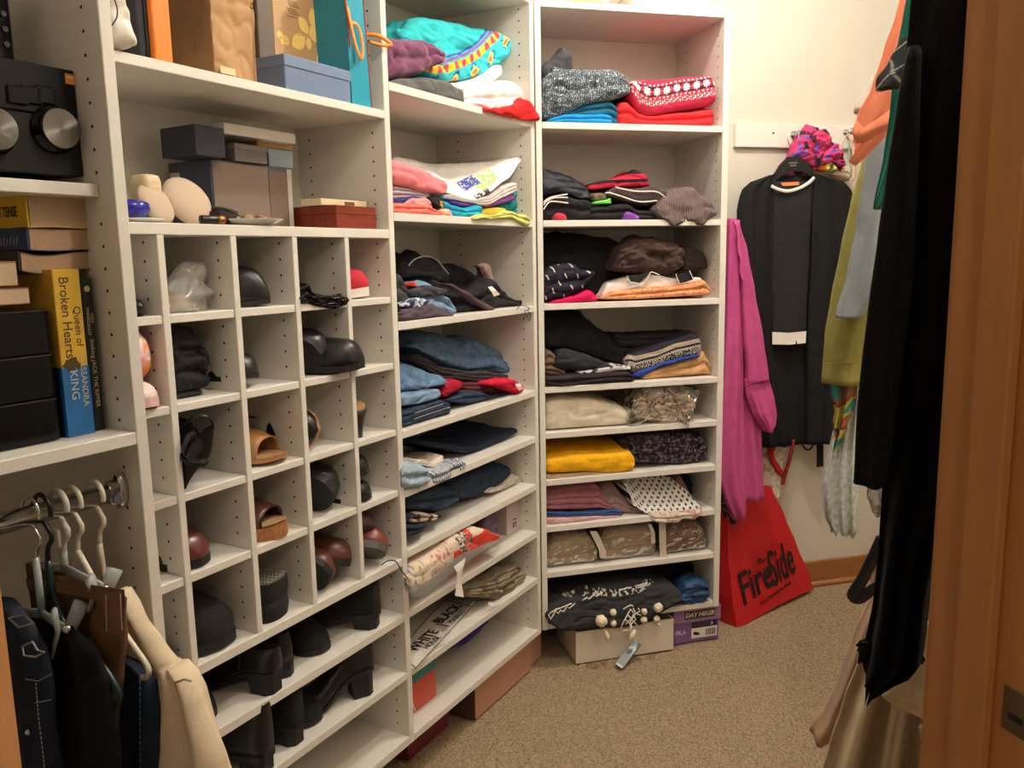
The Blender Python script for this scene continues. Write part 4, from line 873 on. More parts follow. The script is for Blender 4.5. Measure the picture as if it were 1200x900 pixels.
cl('scarf', 'shiny blue scarf bundled at the right end of the lowest shelf', 'scarf', F3, 2.446, t('Y', 838, 290, 880, 225, 950, 198, 1000, 212, 1022, 275), t('Y', 838, 330, 880, 358, 930, 362, 985, 350, 1022, 305), fab('blue_satin', (44, 74, 116), rough=0.45), seed=193, k=3, wr=0.012, dep=0.12)
# boxes on the floor below
b3 = thing('storage_box', 'open white carton on the carpet under the bobble jumper', 'box', F3.w(0.109, 2.452, 0.004), F3.rz)
M_WCARD = mat('white_card', (222, 212, 196), 0.55, var=0.04)
W3, Dp3, H3 = 0.357, 0.21, 0.112
part('front_wall', MB().box(0, W3, 0, 0.003, 0, H3), M_WCARD, b3)
part('back_wall', MB().box(0, W3, Dp3 - 0.003, Dp3, 0, H3), M_WCARD, b3)
part('side_wall', MB().box(0, 0.003, 0.003, Dp3 - 0.003, 0, H3), M_WCARD, b3)
part('side_wall', MB().box(W3 - 0.003, W3, 0.003, Dp3 - 0.003, 0, H3), M_WCARD, b3)
part('bottom', MB().box(0.003, W3 - 0.003, 0.003, Dp3 - 0.003, 0, 0.003), M_WCARD, b3)
b4 = thing('shoe_box', 'purple shoe box with printed end label at the right of the white carton', 'box', F3.w(0.484, 2.484, 0.004), F3.rz)
M_PUR = mat('purple_card', (122, 92, 146), 0.45); M_PUR2 = mat('lilac_card', (150, 116, 168), 0.45); M_DKP = mat('dark_purple_print', (58, 36, 66), 0.5)
Wp = 0.172
part('box_body', MB().box(0, Wp, 0, 0.28, 0, 0.108, 0.001), M_PUR, b4)
part('box_lid', MB().box(-0.004, Wp + 0.006, -0.005, 0.285, 0.075, 0.128, 0.0015), M_PUR2, b4)
part('lid_print', MB().box(0.036, Wp - 0.018, -0.0058, -0.005, 0.088, 0.116), M_DKP, b4)
text('lid_lettering', 'DAY HIKER', 0.0225, mat('cream_print_ink', (216, 200, 170), 0.6), b4, (0.095, -0.0064, 0.102), shear=0.25, bold=0.0007)
text('brand_lettering', 'FILA', 0.022, mat('pale_lilac_ink', (206, 180, 214), 0.6), b4, (0.024, -0.0006, 0.038), shear=0.2, bold=0.0006)
part('size_label', MB().box(0.066, Wp - 0.006, -0.0012, 0, 0.012, 0.072), M_TAG, b4)
part('size_label_band', MB().box(0.066, Wp - 0.006, -0.0016, -0.0012, 0.050, 0.072), M_DKP, b4)
text('size_figure', '8', 0.016, MATS['pale_lilac_ink'], b4, (0.145, -0.0019, 0.061), bold=0.0006)
part('shoe_picture', MB().tube([(0.074, -0.0016, 0.032), (0.085, -0.0016, 0.029), (0.098, -0.0016, 0.026)], [0.0055, 0.006, 0.003], 8, 0.15), M_BLACKP, b4)
bc = MB()
for i in range(14): bc.box(0.122 + i * 0.0028, 0.122 + i * 0.0028 + (0.0012 if i % 3 else 0.002), -0.0015, -0.0012, 0.018, 0.042)
part('bar_code', bc, M_BLACKP, b4, kind='stuff')
P0 = F3.w(0.243, 2.388, 0)
sl = thing('tin_lid', 'small grey blue tin tilted on the carpet before the white carton', 'tin', (P0.x, P0.y, 0.012), 0, rot=(0.35, -0.42, F3.rz + 0.55))
part('tin_body', MB().box(-0.012, 0.105, -0.014, 0.014, -0.006, 0.006, 0.002), mat('tin_grey_blue', (128, 138, 144), 0.35, 0.6), sl)
part('tin_label', MB().box(-0.004, 0.05, -0.0142, 0.0142, 0.0055, 0.0064, 0.0), mat('tin_label', (150, 158, 160), 0.6), sl)
# things lying on top of the unit
for nm, lb, x0, x1, c, h, D in (('picture_frame', 'yellow framed picture lying on top of the right shelf unit', 205, 420, (214, 176, 70), 0.05, 2.60), ('book', 'maroon covered album lying on top of the right shelf unit', 432, 580, (98, 62, 66), 0.04, 2.62), ('storage_box', 'white box standing on top of the right shelf unit', 585, 778, (228, 220, 206), 0.10, 2.56)):
    sa, _ = q(F3, *t('U', x0, 5)[0], D); sb, _ = q(F3, *t('U', x1, 5)[0], D)
    o = thing(nm, lb, nm.split('_')[-1], F3.w(sa, D, 2.1105), F3.rz)
    part('body', MB().box(0, sb - sa, 0, 0.2, 0, h, 0.003), mat('top_' + nm, c, 0.5), o)
    if nm == 'picture_frame': part('picture', MB().box(0.02, sb - sa - 0.02, 0.02, 0.18, h, h + 0.001), mat('pale_print', (226, 206, 140), 0.5), o)
    if nm == 'book': part('pages', MB().box(0.003, sb - sa - 0.003, -0.0008, 0, 0.006, h - 0.006), mat('page_edge', (206, 188, 160), 0.8), o)
    if nm == 'storage_box': part('lid', MB().box(-0.003, sb - sa + 0.003, -0.003, 0.203, h - 0.03, h + 0.002, 0.002), mat('lid_white', (232, 226, 214), 0.5), o)
# ================================================================ shoes
M_LEA = mat('black_leather', (20, 18, 19), 0.38, var=0.2, bump=0.12, bscale=260)
M_PAT = mat('black_patent', (10, 10, 11), 0.08)
M_SUE = mat('black_suede', (26, 24, 26), 0.95, var=0.2, bump=0.4, bscale=400)
M_MAR = mat('maroon_leather', (92, 40, 36), 0.3, var=0.2, bump=0.08, bscale=260)
M_BRN = mat('brown_leather', (84, 46, 34), 0.35, var=0.25, bump=0.1, bscale=260)
M_TAN = mat('tan_leather', (172, 122, 74), 0.5, var=0.18)
M_SOLE = mat('black_rubber', (24, 23, 24), 0.7)
M_SOLEG = mat('grey_rubber', (92, 88, 82), 0.7)
M_CORK = mat('cork', (166, 112, 66), 0.8, var=0.35, vscale=220)
M_LIN = mat('dark_lining', (38, 32, 28), 0.9)
M_LINT = mat('tan_lining', (176, 136, 92), 0.8)
def shoe_mb(L=0.235, W=0.085, hb=0.062, hv=0.05, point=0.5, op=0.55, lift=0.02, plat=0.008, toe_h=0.032, shaft=0.0):
    """toe towards +x; returns upper, lining, sole, heel meshes"""
    N, A = 26, 9
    up, li, so = [], [], []
    def prof(tt):
        # half width along the foot
        if tt < 0.12: a = 0.16 + 0.14 * math.sqrt(tt / 0.12)
        elif tt < 0.45: a = 0.30 + 0.04 * math.sin((tt - 0.12) / 0.33 * PI / 2)
        elif tt < 0.72: a = 0.34 + 0.16 * math.sin((tt - 0.45) / 0.27 * PI / 2)
        else:
            k = (tt - 0.72) / 0.28
            a = 0.5 * (1 - k ** (2.6 - 1.4 * point)) ** (0.5 + 0.25 * point)
        return max(a, 0.02) * W
    def base(tt):
        k = min(1.0, max(0.0, (0.72 - tt) / 0.5)); k = k * k * (3 - 2 * k)
        return plat + lift * k + 0.006 * max(0, (tt - 0.8) / 0.2) ** 2
    def high(tt):
        if tt < 0.3: return hb + shaft * (1 - (tt / 0.3) ** 4 * 0.1)
        if tt < op: return hb + (hv - hb) * (tt - 0.3) / max(op - 0.3, 1e-3) + shaft * max(0, 1 - (tt - 0.3) / 0.12) * 0.9
        k = (tt - op) / (1 - op)
        return hv + (toe_h - hv) * k - toe_h * 0.80 * max(0, (k - 0.70) / 0.30) ** 2.5
    for i in range(N + 1):
        tt = i / N; a, z0, h = prof(tt), base(tt), high(tt)
        x = L * tt
        opn = tt < op
        am = 62 if opn else 90
        if not opn and tt < op + 0.08: am = 90
        def P(deg):
            r = math.radians(deg); c, sn = math.cos(r), math.sin(r)
            return (a * abs(c) ** 0.7, h * abs(sn) ** 0.8)
        right = [(x, -P(am * j / A)[0], z0 + P(am * j / A)[1]) for j in range(A + 1)]
        left = [(x, -y, z) for _, y, z in reversed(right)]
        up.append([(x, 0, z0)] + right + left + [(x, 0, z0)])
        if opn:
            yr, zr = right[-1][1], right[-1][2]
            dpt = min(0.035 + shaft * 0.6, h * 0.8)
            li.append([(x, yr, zr - 0.0006), (x, yr * 0.85, zr - dpt), (x, 0, zr - dpt - 0.002), (x, -yr * 0.85, zr - dpt), (x, -yr, zr - 0.0006)])
        so.append([(x, -a * 1.05, z0 - plat), (x, -a * 1.05, z0 + 0.002), (x, a * 1.05, z0 + 0.002), (x, a * 1.05, z0 - plat)])
    U = MB()
    nc = len(up[0]); vs = [p for r in up for p in r]; fs = []
    gap = 1 + A                                     # face between right rim and left rim
    for i in range(N):
        opn = (i + 0.5) / N < op
        for j in range(nc - 1):
            if j == gap and opn: continue
            fs.append((i * nc + j, i * nc + j + 1, (i + 1) * nc + j + 1, (i + 1) * nc + j))
    fs.append(tuple(range(N * nc, (N + 1) * nc - 1)))
    fs.append(tuple(range(nc - 2, -1, -1)))
    U.add(vs, fs)
    Li = MB().grid(li) if li else None
    So = MB().grid(so, True, True)
    return U, Li, So, base, prof
def shoe(label, F, s, n, z, yaw=-90, roll=0.0, pitch=0.0, m=None, ms=None, ml=None, heel='block', name='shoe', group=None, strap=None, **kw):
    """yaw -90 turns the toe to the front of the shelf, 90 to the back, 0 along s"""
    U, Li, So, base, prof = shoe_mb(**kw)
    L = kw.get('L', 0.235); W = kw.get('W', 0.085); lift = kw.get('lift', 0.02); plat = kw.get('plat', 0.008)
    R = Matrix.Rotation(F.rz + math.radians(yaw), 4, 'Z') @ Matrix.Rotation(math.radians(pitch), 4, 'Y') @ Matrix.Rotation(math.radians(roll), 4, 'X')
    pts = [R @ (Vector(v) - Vector((L / 2, 0, 0))) for v in So.v + U.v]
    zm = min(p.z for p in pts)
    if lift > 0.012 and not roll: zm = min(zm, 0.0) if not pitch else zm
    o = thing(name, label, 'shoe', F.w(s, n, z - zm + 0.0008), 0, group, rot=R.to_euler())
    def sh(mb):
        mb.v = [(v[0] - L / 2, v[1], v[2]) for v in mb.v]; return mb
    part('upper', sh(U), m or M_LEA, o, True)
    if Li: part('lining', sh(Li), ml or M_LIN, o, True)
    part('sole', sh(So), ms or M_SOLE, o)
    if lift > 0.012:
        hm = MB()
        if heel == 'wedge':
            rows = [[(L * tt, -prof(tt) * 1.04, 0), (L * tt, -prof(tt) * 1.04, base(tt) - plat * 0.5), (L * tt, prof(tt) * 1.04, base(tt) - plat * 0.5), (L * tt, prof(tt) * 1.04, 0)] for tt in [i / 16 for i in range(14)]]
            hm.grid(rows, True, True)
        else:
            rw = {'block': (0.95, 0.9), 'stiletto': (0.55, 0.16), 'flare': (0.8, 0.75)}[heel]
            rows = []
            for k in range(7):
                f = k / 6; zz = (base(0.1) - plat) * (1 - f) + 0.0004
                wd = W * 0.32 * (rw[0] + (rw[1] - rw[0]) * min(1, f * 1.5)); xl = L * (0.27 if heel == 'block' else 0.2) * (1 - (0.75 if heel == 'stiletto' else 0.12) * min(1, f * 1.4))
                rows.append([(0.004 + xl * a, wd * b, zz + (base(0.1 + 0.9 * a * 0.2) - base(0.1)) * (1 - f)) for a, b in ((0.0, -0.5), (0.0, 0.5), (0.25, 0.95), (1, 0.9), (1, -0.9), (0.25, -0.95))])
            hm.grid(rows, True, True)
        part('heel', sh(hm), ms or M_SOLE, o)
    if strap:
        sm = MB(); tt = strap
        a = prof(tt); zz = base(tt)
        pts = [(L * tt - L / 2, a * 1.02 * math.cos(x), zz + 0.012 + 0.055 * math.sin(x)) for x in [i * PI / 10 for i in range(11)]]
        sm.tube(pts, 0.005, 6, 0.4)
        part('strap', sm, m or M_LEA, o, True)
    return o
def sandal(label, s, n, z, yaw, band, sole, inner, L=0.23, W=0.09, plat=0.012, lift=0.0, h=0.055, t0=0.50, t1=0.86, thick=False):
    U, Li, So, base, prof = shoe_mb(L=L, W=W, plat=plat, lift=lift, point=0.15)
    o = thing('sandal', label, 'shoe', F1.w(s, n, z + 0.0008), F1.rz + math.radians(yaw))
    if thick:
        rows = [[(L * tt - L / 2, -prof(tt) * 1.04, 0), (L * tt - L / 2, -prof(tt) * 1.06, base(tt)), (L * tt - L / 2, prof(tt) * 1.06, base(tt)), (L * tt - L / 2, prof(tt) * 1.04, 0)] for tt in [i / 26 for i in range(27)]]
        part('sole', MB().grid(rows, True, True), sole, o)
    else:
        So.v = [(a - L / 2, b, c) for a, b, c in So.v]
        part('sole', So, sole, o)
    rows = [[(L * tt - L / 2, prof(tt) * 0.97 * k, base(tt) + 0.003) for k in (-1, -0.5, 0, 0.5, 1)] for tt in [i / 26 for i in range(27)]]
    part('footbed', MB().grid(rows), inner, o)
    out, inn = [], []
    for i in range(11):
        tt = t0 + (t1 - t0) * i / 10; a, b = prof(tt), base(tt); hh = h * (1 - 0.35 * (i / 10) ** 2)
        out.append([(L * tt - L / 2, -a * 1.02 * math.copysign(abs(math.cos(g)) ** 0.8, math.cos(g)), b + hh * abs(math.sin(g)) ** 0.8) for g in [PI * k / 14 for k in range(15)]])
        inn.append([(p[0], p[1] * 0.95, b + (p[2] - b) * 0.93) for p in out[-1]])
    full = out + list(reversed(inn)) + [out[0]]
    part('band', MB().grid(full), band, o, True)
    part('edge_binding', MB().tube(out[-1], 0.0018, 6), M_LEA if thick else band, o, True)
    return o
def cub(c, f=0.5): return cols_s[c] + CW * f
RZ = [1.273, 1.117, 0.956, 0.806, 0.632]
NFS = NF + 0.008
def toe(L): return NFS + L / 2
# column 0
shoe('small black shoe tip in the top left pigeonhole', F1, cub(0, 0.74), toe(0.2) - 0.004, RZ[0], m=M_LEA, L=0.2, W=0.062, hb=0.035, hv=0.03, op=0.62, toe_h=0.016, point=0.9, lift=0.0)
M_PINK = M_V
def slip(u, s, v, tp): pass
def slipper(label, s, n, z, roll, pat):
    U, Li, So, base, prof = shoe_mb(L=0.23, W=0.10 if roll else 0.085, hb=0.03, hv=0.065 if roll else 0.045, op=0.35, toe_h=0.045 if roll else 0.028, point=0.1, lift=0.0, plat=0.014)
    R = Matrix.Rotation(F1.rz - PI / 2, 4, 'Z') @ Matrix.Rotation(math.radians(roll), 4, 'X')
    zm = min((R @ Vector(v)).z for v in U.v + So.v)
    o = thing('slipper', label, 'slipper', F1.w(s, n, z - zm + 0.001), 0, None, rot=R.to_euler())
    cols = [pat(*v) for v in U.v]
    for mb in (U, Li, So): mb.v = [(a - 0.115, b, c) for a, b, c in mb.v]
    part('upper', U, M_V, o, True, cols=cols); part('lining', Li, fab('pink_fleece', (226, 150, 160)), o, True)
    part('sole', So, mat('pale_pink_sole', (226, 186, 178), 0.8), o)
def psy(x, y, z): 
    a = math.sin(x * 70 + 4 * math.sin(y * 60) + z * 40)
    return (0.80, 0.28, 0.06) if a > 0.45 else (0.80, 0.72, 0.62) if a > 0.05 else (0.66, 0.08, 0.25) if a > -0.5 else (0.78, 0.40, 0.45)
slipper('orange and magenta swirled slipper standing on edge at the left', cub(0, 0.50), toe(0.23) - 0.006, RZ[1] + 0.034, -84, psy)
slipper('white and pink swirled slipper lying in front of the orange one', cub(0, 0.64), toe(0.23) - 0.020, RZ[1], 0, lambda x, y, z: (0.80, 0.66, 0.62) if math.sin(x * 60 + y * 90) > -0.2 else (0.72, 0.22, 0.36))
shoe('dark grey shoe in the bottom left pigeonhole', F1, cub(0, 0.70), toe(0.24) + 0.002, RZ[4], m=M_CHAR, L=0.24, W=0.085, hb=0.05, hv=0.055, op=0.5, toe_h=0.035, lift=0.0)
# column 1
pb = thing('plastic_bag', 'crumpled clear plastic bag with beige insoles in a top pigeonhole', 'bag', F1.w(cub(1, 0.5), 1.26, RZ[0]), F1.rz)
mbp = MB(); rows = []
for i in range(30):
    f = i / 29; row = []
    for j in range(36):
        a = 2 * PI * j / 36
        rr = (0.062 - 0.038 * f ** 1.5) * (1 + 0.35 * noise.noise(Vector((math.cos(a) * 1.8, math.sin(a) * 1.8, f * 4)) + Vector((3, 1, 7))))
        row.append((rr * math.cos(a) + 0.035 * f ** 1.3, 0.7 * rr * math.sin(a) + 0.02, 0.0008 + 0.088 * f * (1 + 0.12 * noise.noise(Vector((a, f * 3, 1))))))
    rows.append(row)
part('clear_film', MB().grid(rows, True, True), film('clear_crumple', (232, 230, 224), 0.30, 0.1), pb, True)
part('insole', MB().tube([(-0.05, 0.0, 0.010), (-0.01, 0.01, 0.013), (0.03, 0.02, 0.009)], [0.008, 0.010, 0.006], 8), mat('insole_beige', (206, 170, 130), 0.8), pb, True)
part('insole', MB().tube([(-0.045, 0.03, 0.012), (0.0, 0.035, 0.024), (0.02, 0.035, 0.018)], [0.007, 0.009, 0.005], 8), MATS['insole_beige'], pb, True)
def ankle(label, s, n, z, **kw):
    return shoe(label, F1, s, n, z, name='ankle_boot', m=kw.pop('m', M_SUE), **kw)
bo = cloth_mb(F1, 1.243, t('P', 198, 386, 215, 382, 232, 384, 249, 389, 246, 405), 1.117 + 0.010, seed=221, k=3, wr=0.008, dep=0.10, freq=26, box=1, rmax=0.02)
bo_ = thing('ankle_boot', 'black slouchy quilted boot in the second row of pigeonholes', 'boot', F1.w(q(F1, 222, 430, 1.243)[0], 1.243, 1.117), F1.rz)
dl = bo[1] - Vector(bo_.location)
bo[0].v = [(v[0] + dl.dot(F1.d), v[1] + dl.dot(F1.n), v[2] + dl.z) for v in bo[0].v]
part('quilted_upper', bo[0], M_SUE, bo_, True)
part('sole', MB().box(-0.030, 0.036, 0.012, 0.10, 0.0006, 0.012, 0.004), M_SOLE, bo_)
shoe('black patent high heel tipped up in the third row', F1, cub(1, 0.40), toe(0.16) - 0.005, RZ[2] + 0.046, m=M_PAT, yaw=55, pitch=-28, roll=20, L=0.19, W=0.09, hb=0.055, hv=0.03, op=0.68, toe_h=0.022, point=0.8, lift=0.06, plat=0.006, heel='stiletto', strap=0.32)
shoe('black patent high heel lying beneath the tipped one', F1, cub(1, 0.42), toe(0.2) - 0.01, RZ[2], m=M_PAT, yaw=-110, roll=78, L=0.21, W=0.075, hb=0.05, hv=0.03, op=0.62, toe_h=0.03, point=0.3, lift=0.07, plat=0.006, heel='stiletto')
shoe('maroon leather slip-on with shiny round toe in the fourth row', F1, cub(1, 0.22), toe(0.24) + 0.002, RZ[3], m=M_MAR, L=0.24, W=0.092, hb=0.065, hv=0.062, op=0.5, toe_h=0.045, point=0.1, lift=0.0, plat=0.012)
shoe('black rubber clog with wide strap in the bottom row', F1, cub(1, 0.44), toe(0.22) - 0.002, RZ[4], m=M_SUE, L=0.22, W=0.115, hb=0.075, hv=0.085, op=0.36, toe_h=0.06, point=0.02, lift=0.0, plat=0.018, strap=0.82)
# column 2
shoe('black flat with pointed toe in the top row', F1, cub(2, 0.33), toe(0.25) + 0.0, RZ[0], m=M_LEA, yaw=-72, L=0.25, W=0.10, hb=0.085, hv=0.088, op=0.35, toe_h=0.062, point=1.0, lift=0.0)
shoe('black round toe shoe hidden deep in the second row', F1, cub(2, 0.20), toe(0.24) + 0.005, RZ[1] + 0.016, m=M_LEA, L=0.24, W=0.085, hb=0.05, hv=0.052, op=0.5, toe_h=0.04, point=0.1, lift=0.0)
sandal('tan open sandal with leather band in the third row', cub(2, 0.42), toe(0.23) - 0.010, RZ[2] + 0.006, -74, M_TAN, M_TAN, M_LINT, plat=0.006, h=0.060, t1=0.82)
sandal('dark wedge sandal on a cork sole in the fourth row', cub(2, 0.32), toe(0.22) - 0.012, RZ[3], -74, M_BRN, M_CORK, M_LINT, L=0.22, plat=0.026, lift=0.03, h=0.05, t1=0.86, thick=True)
cb = thing('platform_shoe', 'black platform shoe standing on its toe showing a wavy tread', 'shoe', F1.w(cub(2, 0.42), 1.262, RZ[4] + 0.0006), F1.rz + 0.25)
def oval(z, a, b, n=24): return [(a * math.copysign(abs(math.cos(2 * PI * k / n)) ** 0.8, math.cos(2 * PI * k / n)), b * math.copysign(abs(math.sin(2 * PI * k / n)) ** 0.8, math.sin(2 * PI * k / n)), z) for k in range(n)]
part('upper', MB().grid([oval(0.0, 0.042, 0.034), oval(0.02, 0.046, 0.038), oval(0.040, 0.045, 0.036)], True, True), M_SUE, cb, True)
part('sole', MB().grid([oval(0.041, 0.044, 0.036), oval(0.06, 0.047, 0.038), oval(0.082, 0.046, 0.037)], True, True), M_SOLE, cb)
part('tread_plate', MB().grid([oval(0.0822, 0.043, 0.034), oval(0.0835, 0.043, 0.034)], True, True), M_SOLEG, cb)
tr = MB()
for j in range(7):
    y = -0.026 + j * 0.0085
    tr.tube([(-0.036 + 0.0072 * i, y + 0.0028 * (1 if i % 2 else -1), 0.0842) for i in range(11)], 0.0011, 4)
part('tread_waves', tr, mat('pale_rubber', (150, 142, 128), 0.8), cb, kind='stuff')
part('size_sticker', MB().box(0.040, 0.0445, -0.008, 0.004, 0.022, 0.040), mat('red_sticker', (220, 60, 60), 0.6), cb)
# column 3
bg = cloth_mb(F1, 1.206, t('P', 352, 338, 362, 330, 375, 345, 390, 346, 410, 346, 413, 350), t('P', 352, 352, 362, 358, 380, 361, 395, 364, 408, 358, 413, 353), seed=211, k=3, wr=0.007, dep=0.18, freq=30, box=1)
solo('plastic_bag', bg[0], M_BLACKG, 'shiny black plastic bag folded over the edge of a top pigeonhole', 'bag', bg[1], F1.rz, True)
shoe('black leather loafer jutting out of the second row', F1, cub(3, 0.62), toe(0.25) - 0.058, RZ[1] + 0.004, m=M_LEA, yaw=-62, L=0.25, W=0.092, hb=0.06, hv=0.066, op=0.48, toe_h=0.052, point=0.05, lift=0.0, plat=0.012)
shoe('black loafer turned on edge behind the jutting loafer', F1, cub(3, 0.22), toe(0.25) - 0.006, RZ[1], m=M_LEA, yaw=-82, roll=-62, L=0.25, W=0.092, hb=0.06, hv=0.062, op=0.5, toe_h=0.05, point=0.1, lift=0.0, plat=0.014)
shoe('tan slipper sole turned outwards in the third row', F1, cub(3, 0.22), toe(0.23), RZ[2], m=M_LEA, ms=M_TAN, yaw=-80, roll=78, L=0.23, W=0.088, hb=0.045, hv=0.045, op=0.55, toe_h=0.03, point=0.2, lift=0.0)
shoe('black lace-up with thick welt on edge in the fourth row', F1, cub(3, 0.30), toe(0.25) - 0.004, RZ[3], m=M_LEA, yaw=-80, roll=-66, L=0.25, W=0.098, hb=0.06, hv=0.066, op=0.42, toe_h=0.05, point=0.05, lift=0.0, plat=0.020)
shoe('brown red shoe with dark toe in the bottom row', F1, cub(3, 0.62), toe(0.24) + 0.0, RZ[4] + 0.022, m=M_BRN, yaw=-78, roll=-18, L=0.24, W=0.09, hb=0.06, hv=0.062, op=0.45, toe_h=0.046, point=0.1, lift=0.0, plat=0.014)
shoe('brown red shoe on edge left of its mate in the bottom row', F1, cub(3, 0.16), toe(0.24) - 0.006, RZ[4], m=M_BRN, yaw=-84, roll=-70, L=0.24, W=0.088, hb=0.06, hv=0.056, op=0.45, toe_h=0.042, point=0.1, lift=0.0, plat=0.014)
# column 4
o_ = shoe('red and white sneaker in the top right pigeonhole', F1, cub(4, 0.28), toe(0.24) + 0.002, RZ[0], m=mat('red_canvas', (190, 30, 44), 0.8), ms=M_WHITEP, yaw=-72, L=0.24, W=0.088, hb=0.06, hv=0.062, op=0.5, toe_h=0.042, point=0.1, lift=0.0, plat=0.018, name='sneaker')
hl = thing('heel_shoe', 'dark flared heel of a shoe lying upside in the third row', 'shoe', F1.w(cub(4, 0.22), 1.245, RZ[2]), F1.rz)
part('heel', MB().grid([[(0.020 * f * math.cos(a) + 0.0, 0.022 * f * math.sin(a), z) for a in [2 * PI * k / 14 for k in range(14)]] for z, f in ((0.0008, 0.62), (0.02, 0.66), (0.05, 0.95), (0.066, 1.25))], True, True), mat('dark_heel', (52, 40, 42), 0.35), hl, True)
part('insole', MB().grid([[(0.03 * math.cos(a) * 1.15, 0.06 + 0.085 * math.sin(a), z + 0.012 * math.cos(a)) for a in [2 * PI * k / 18 for k in range(18)]] for z in (0.0667, 0.0705)], True, True), M_LINT, hl)
shoe('black round shoe stacked upper in the fourth row at the right', F1, cub(4, 0.20), toe(0.23) + 0.0, RZ[3] + 0.058, m=M_LEA, L=0.23, W=0.082, hb=0.045, hv=0.045, op=0.5, toe_h=0.04, point=0.1, lift=0.0)
shoe('black round shoe stacked lower in the fourth row at the right', F1, cub(4, 0.20), toe(0.23) - 0.004, RZ[3], m=M_LEA, L=0.23, W=0.082, hb=0.045, hv=0.042, op=0.5, toe_h=0.036, point=0.1, lift=0.0)
o_ = shoe('russet laced shoe with grey sole in the bottom right pigeonhole', F1, cub(4, 0.32), toe(0.24) - 0.012, RZ[4] + 0.004, m=mat('russet_leather', (116, 52, 40), 0.35, var=0.25), ms=M_SOLEG, yaw=-78, roll=-40, L=0.24, W=0.088, hb=0.06, hv=0.062, op=0.42, toe_h=0.042, point=0.1, lift=0.0, plat=0.016)
shoe('dark brown shoe resting on the russet laced one', F1, cub(4, 0.30), toe(0.23) + 0.018, RZ[4] + 0.068, m=M_BRN, yaw=-76, roll=-20, L=0.23, W=0.085, hb=0.045, hv=0.05, op=0.45, toe_h=0.04, point=0.1, lift=0.0)
lc = MB().tube(smooth_path([Vector(F1.w(*a)) - Vector(F1.w(1.5, 1.2, 0.64)) for a in [(lambda sz: (sz[0], 1.205, sz[1]))(q(F1, x, y, 1.205)) for x, y in ((447, 662), (455, 657), (464, 658), (470, 668), (478, 678), (481, 685))]]), 0.0016, 6)
lo_ = solo('shoelace', lc, mat('brown_lace', (58, 42, 36), 0.8), 'brown shoelace dangling from the bottom right pigeonhole', 'shoelace', F1.w(1.5, 1.2, 0.64), 0, True)
# shelves below the pigeonholes
def on(x, y, D): return q(F1, x, y, D)[0]
ZA, ZB, ZC = 0.488, 0.333, 0.158
shoe('black shoe half hidden at the left below the pigeonholes', F1, on(246, 790, 1.24), 1.36, ZA, m=M_SUE, yaw=-95, L=0.24, W=0.09, hb=0.06, hv=0.06, op=0.45, toe_h=0.04, point=0.3, lift=0.0)
shoe('black block heeled mary jane with heel to the front, upper shoe shelf', F1, on(312, 775, 1.225), 1.315, ZA, m=M_LEA, yaw=100, L=0.21, W=0.095, hb=0.055, hv=0.05, op=0.6, toe_h=0.035, lift=0.038, plat=0.008, strap=0.35)
shoe('black block heeled mary jane turned aside, behind the first one', F1, on(345, 760, 1.25), 1.34, ZA, m=M_LEA, yaw=68, L=0.22, W=0.095, hb=0.07, hv=0.06, op=0.6, toe_h=0.035, lift=0.03, plat=0.008, strap=0.35)
shoe('dark suede boot with round heel at the right, upper shoe shelf', F1, on(426, 712, 1.235), 1.325, ZA, m=M_SUE, yaw=112, L=0.22, W=0.088, hb=0.07, hv=0.055, op=0.55, toe_h=0.035, lift=0.028, plat=0.008, shaft=0.02)
shoe('black suede shoe toe at mid right, upper shoe shelf', F1, on(388, 725, 1.24), 1.35, ZA, m=M_SUE, yaw=-105, L=0.22, W=0.085, hb=0.06, hv=0.055, op=0.5, toe_h=0.036, point=0.1, lift=0.0)
shoe('black ankle boot with tall block heel, middle shoe shelf', F1, on(424, 795, 1.228) - 0.05, 1.285, ZB, m=M_LEA, yaw=152, L=0.215, W=0.085, hb=0.06, hv=0.05, op=0.5, toe_h=0.035, lift=0.058, plat=0.007, name='ankle_boot')
shoe('black pump toe left of the tall heeled boot, middle shoe shelf', F1, on(360, 815, 1.25), 1.35, ZB, m=M_SUE, yaw=-70, L=0.22, W=0.085, hb=0.05, hv=0.05, op=0.5, toe_h=0.034, point=0.2, lift=0.0)
shoe('black leather clog heel at the lower right, middle shoe shelf', F1, on(346, 875, 1.235), 1.335, ZB, m=M_SUE, yaw=95, L=0.22, W=0.088, hb=0.075, hv=0.07, op=0.5, toe_h=0.05, lift=0.03, plat=0.010, point=0.1, shaft=0.03)
shoe('black leather boot heel at the lower left, middle shoe shelf', F1, on(306, 898, 1.222), 1.320, ZB, m=M_LEA, yaw=98, L=0.22, W=0.10, hb=0.085, hv=0.07, op=0.5, toe_h=0.05, lift=0.03, plat=0.010, point=0.1, shaft=0.035)
shoe('black suede shoe behind the low boots, middle shoe shelf', F1, on(322, 850, 1.30), 1.37, ZB, m=M_SUE, yaw=85, L=0.21, W=0.085, hb=0.06, hv=0.05, op=0.5, toe_h=0.035, lift=0.0)

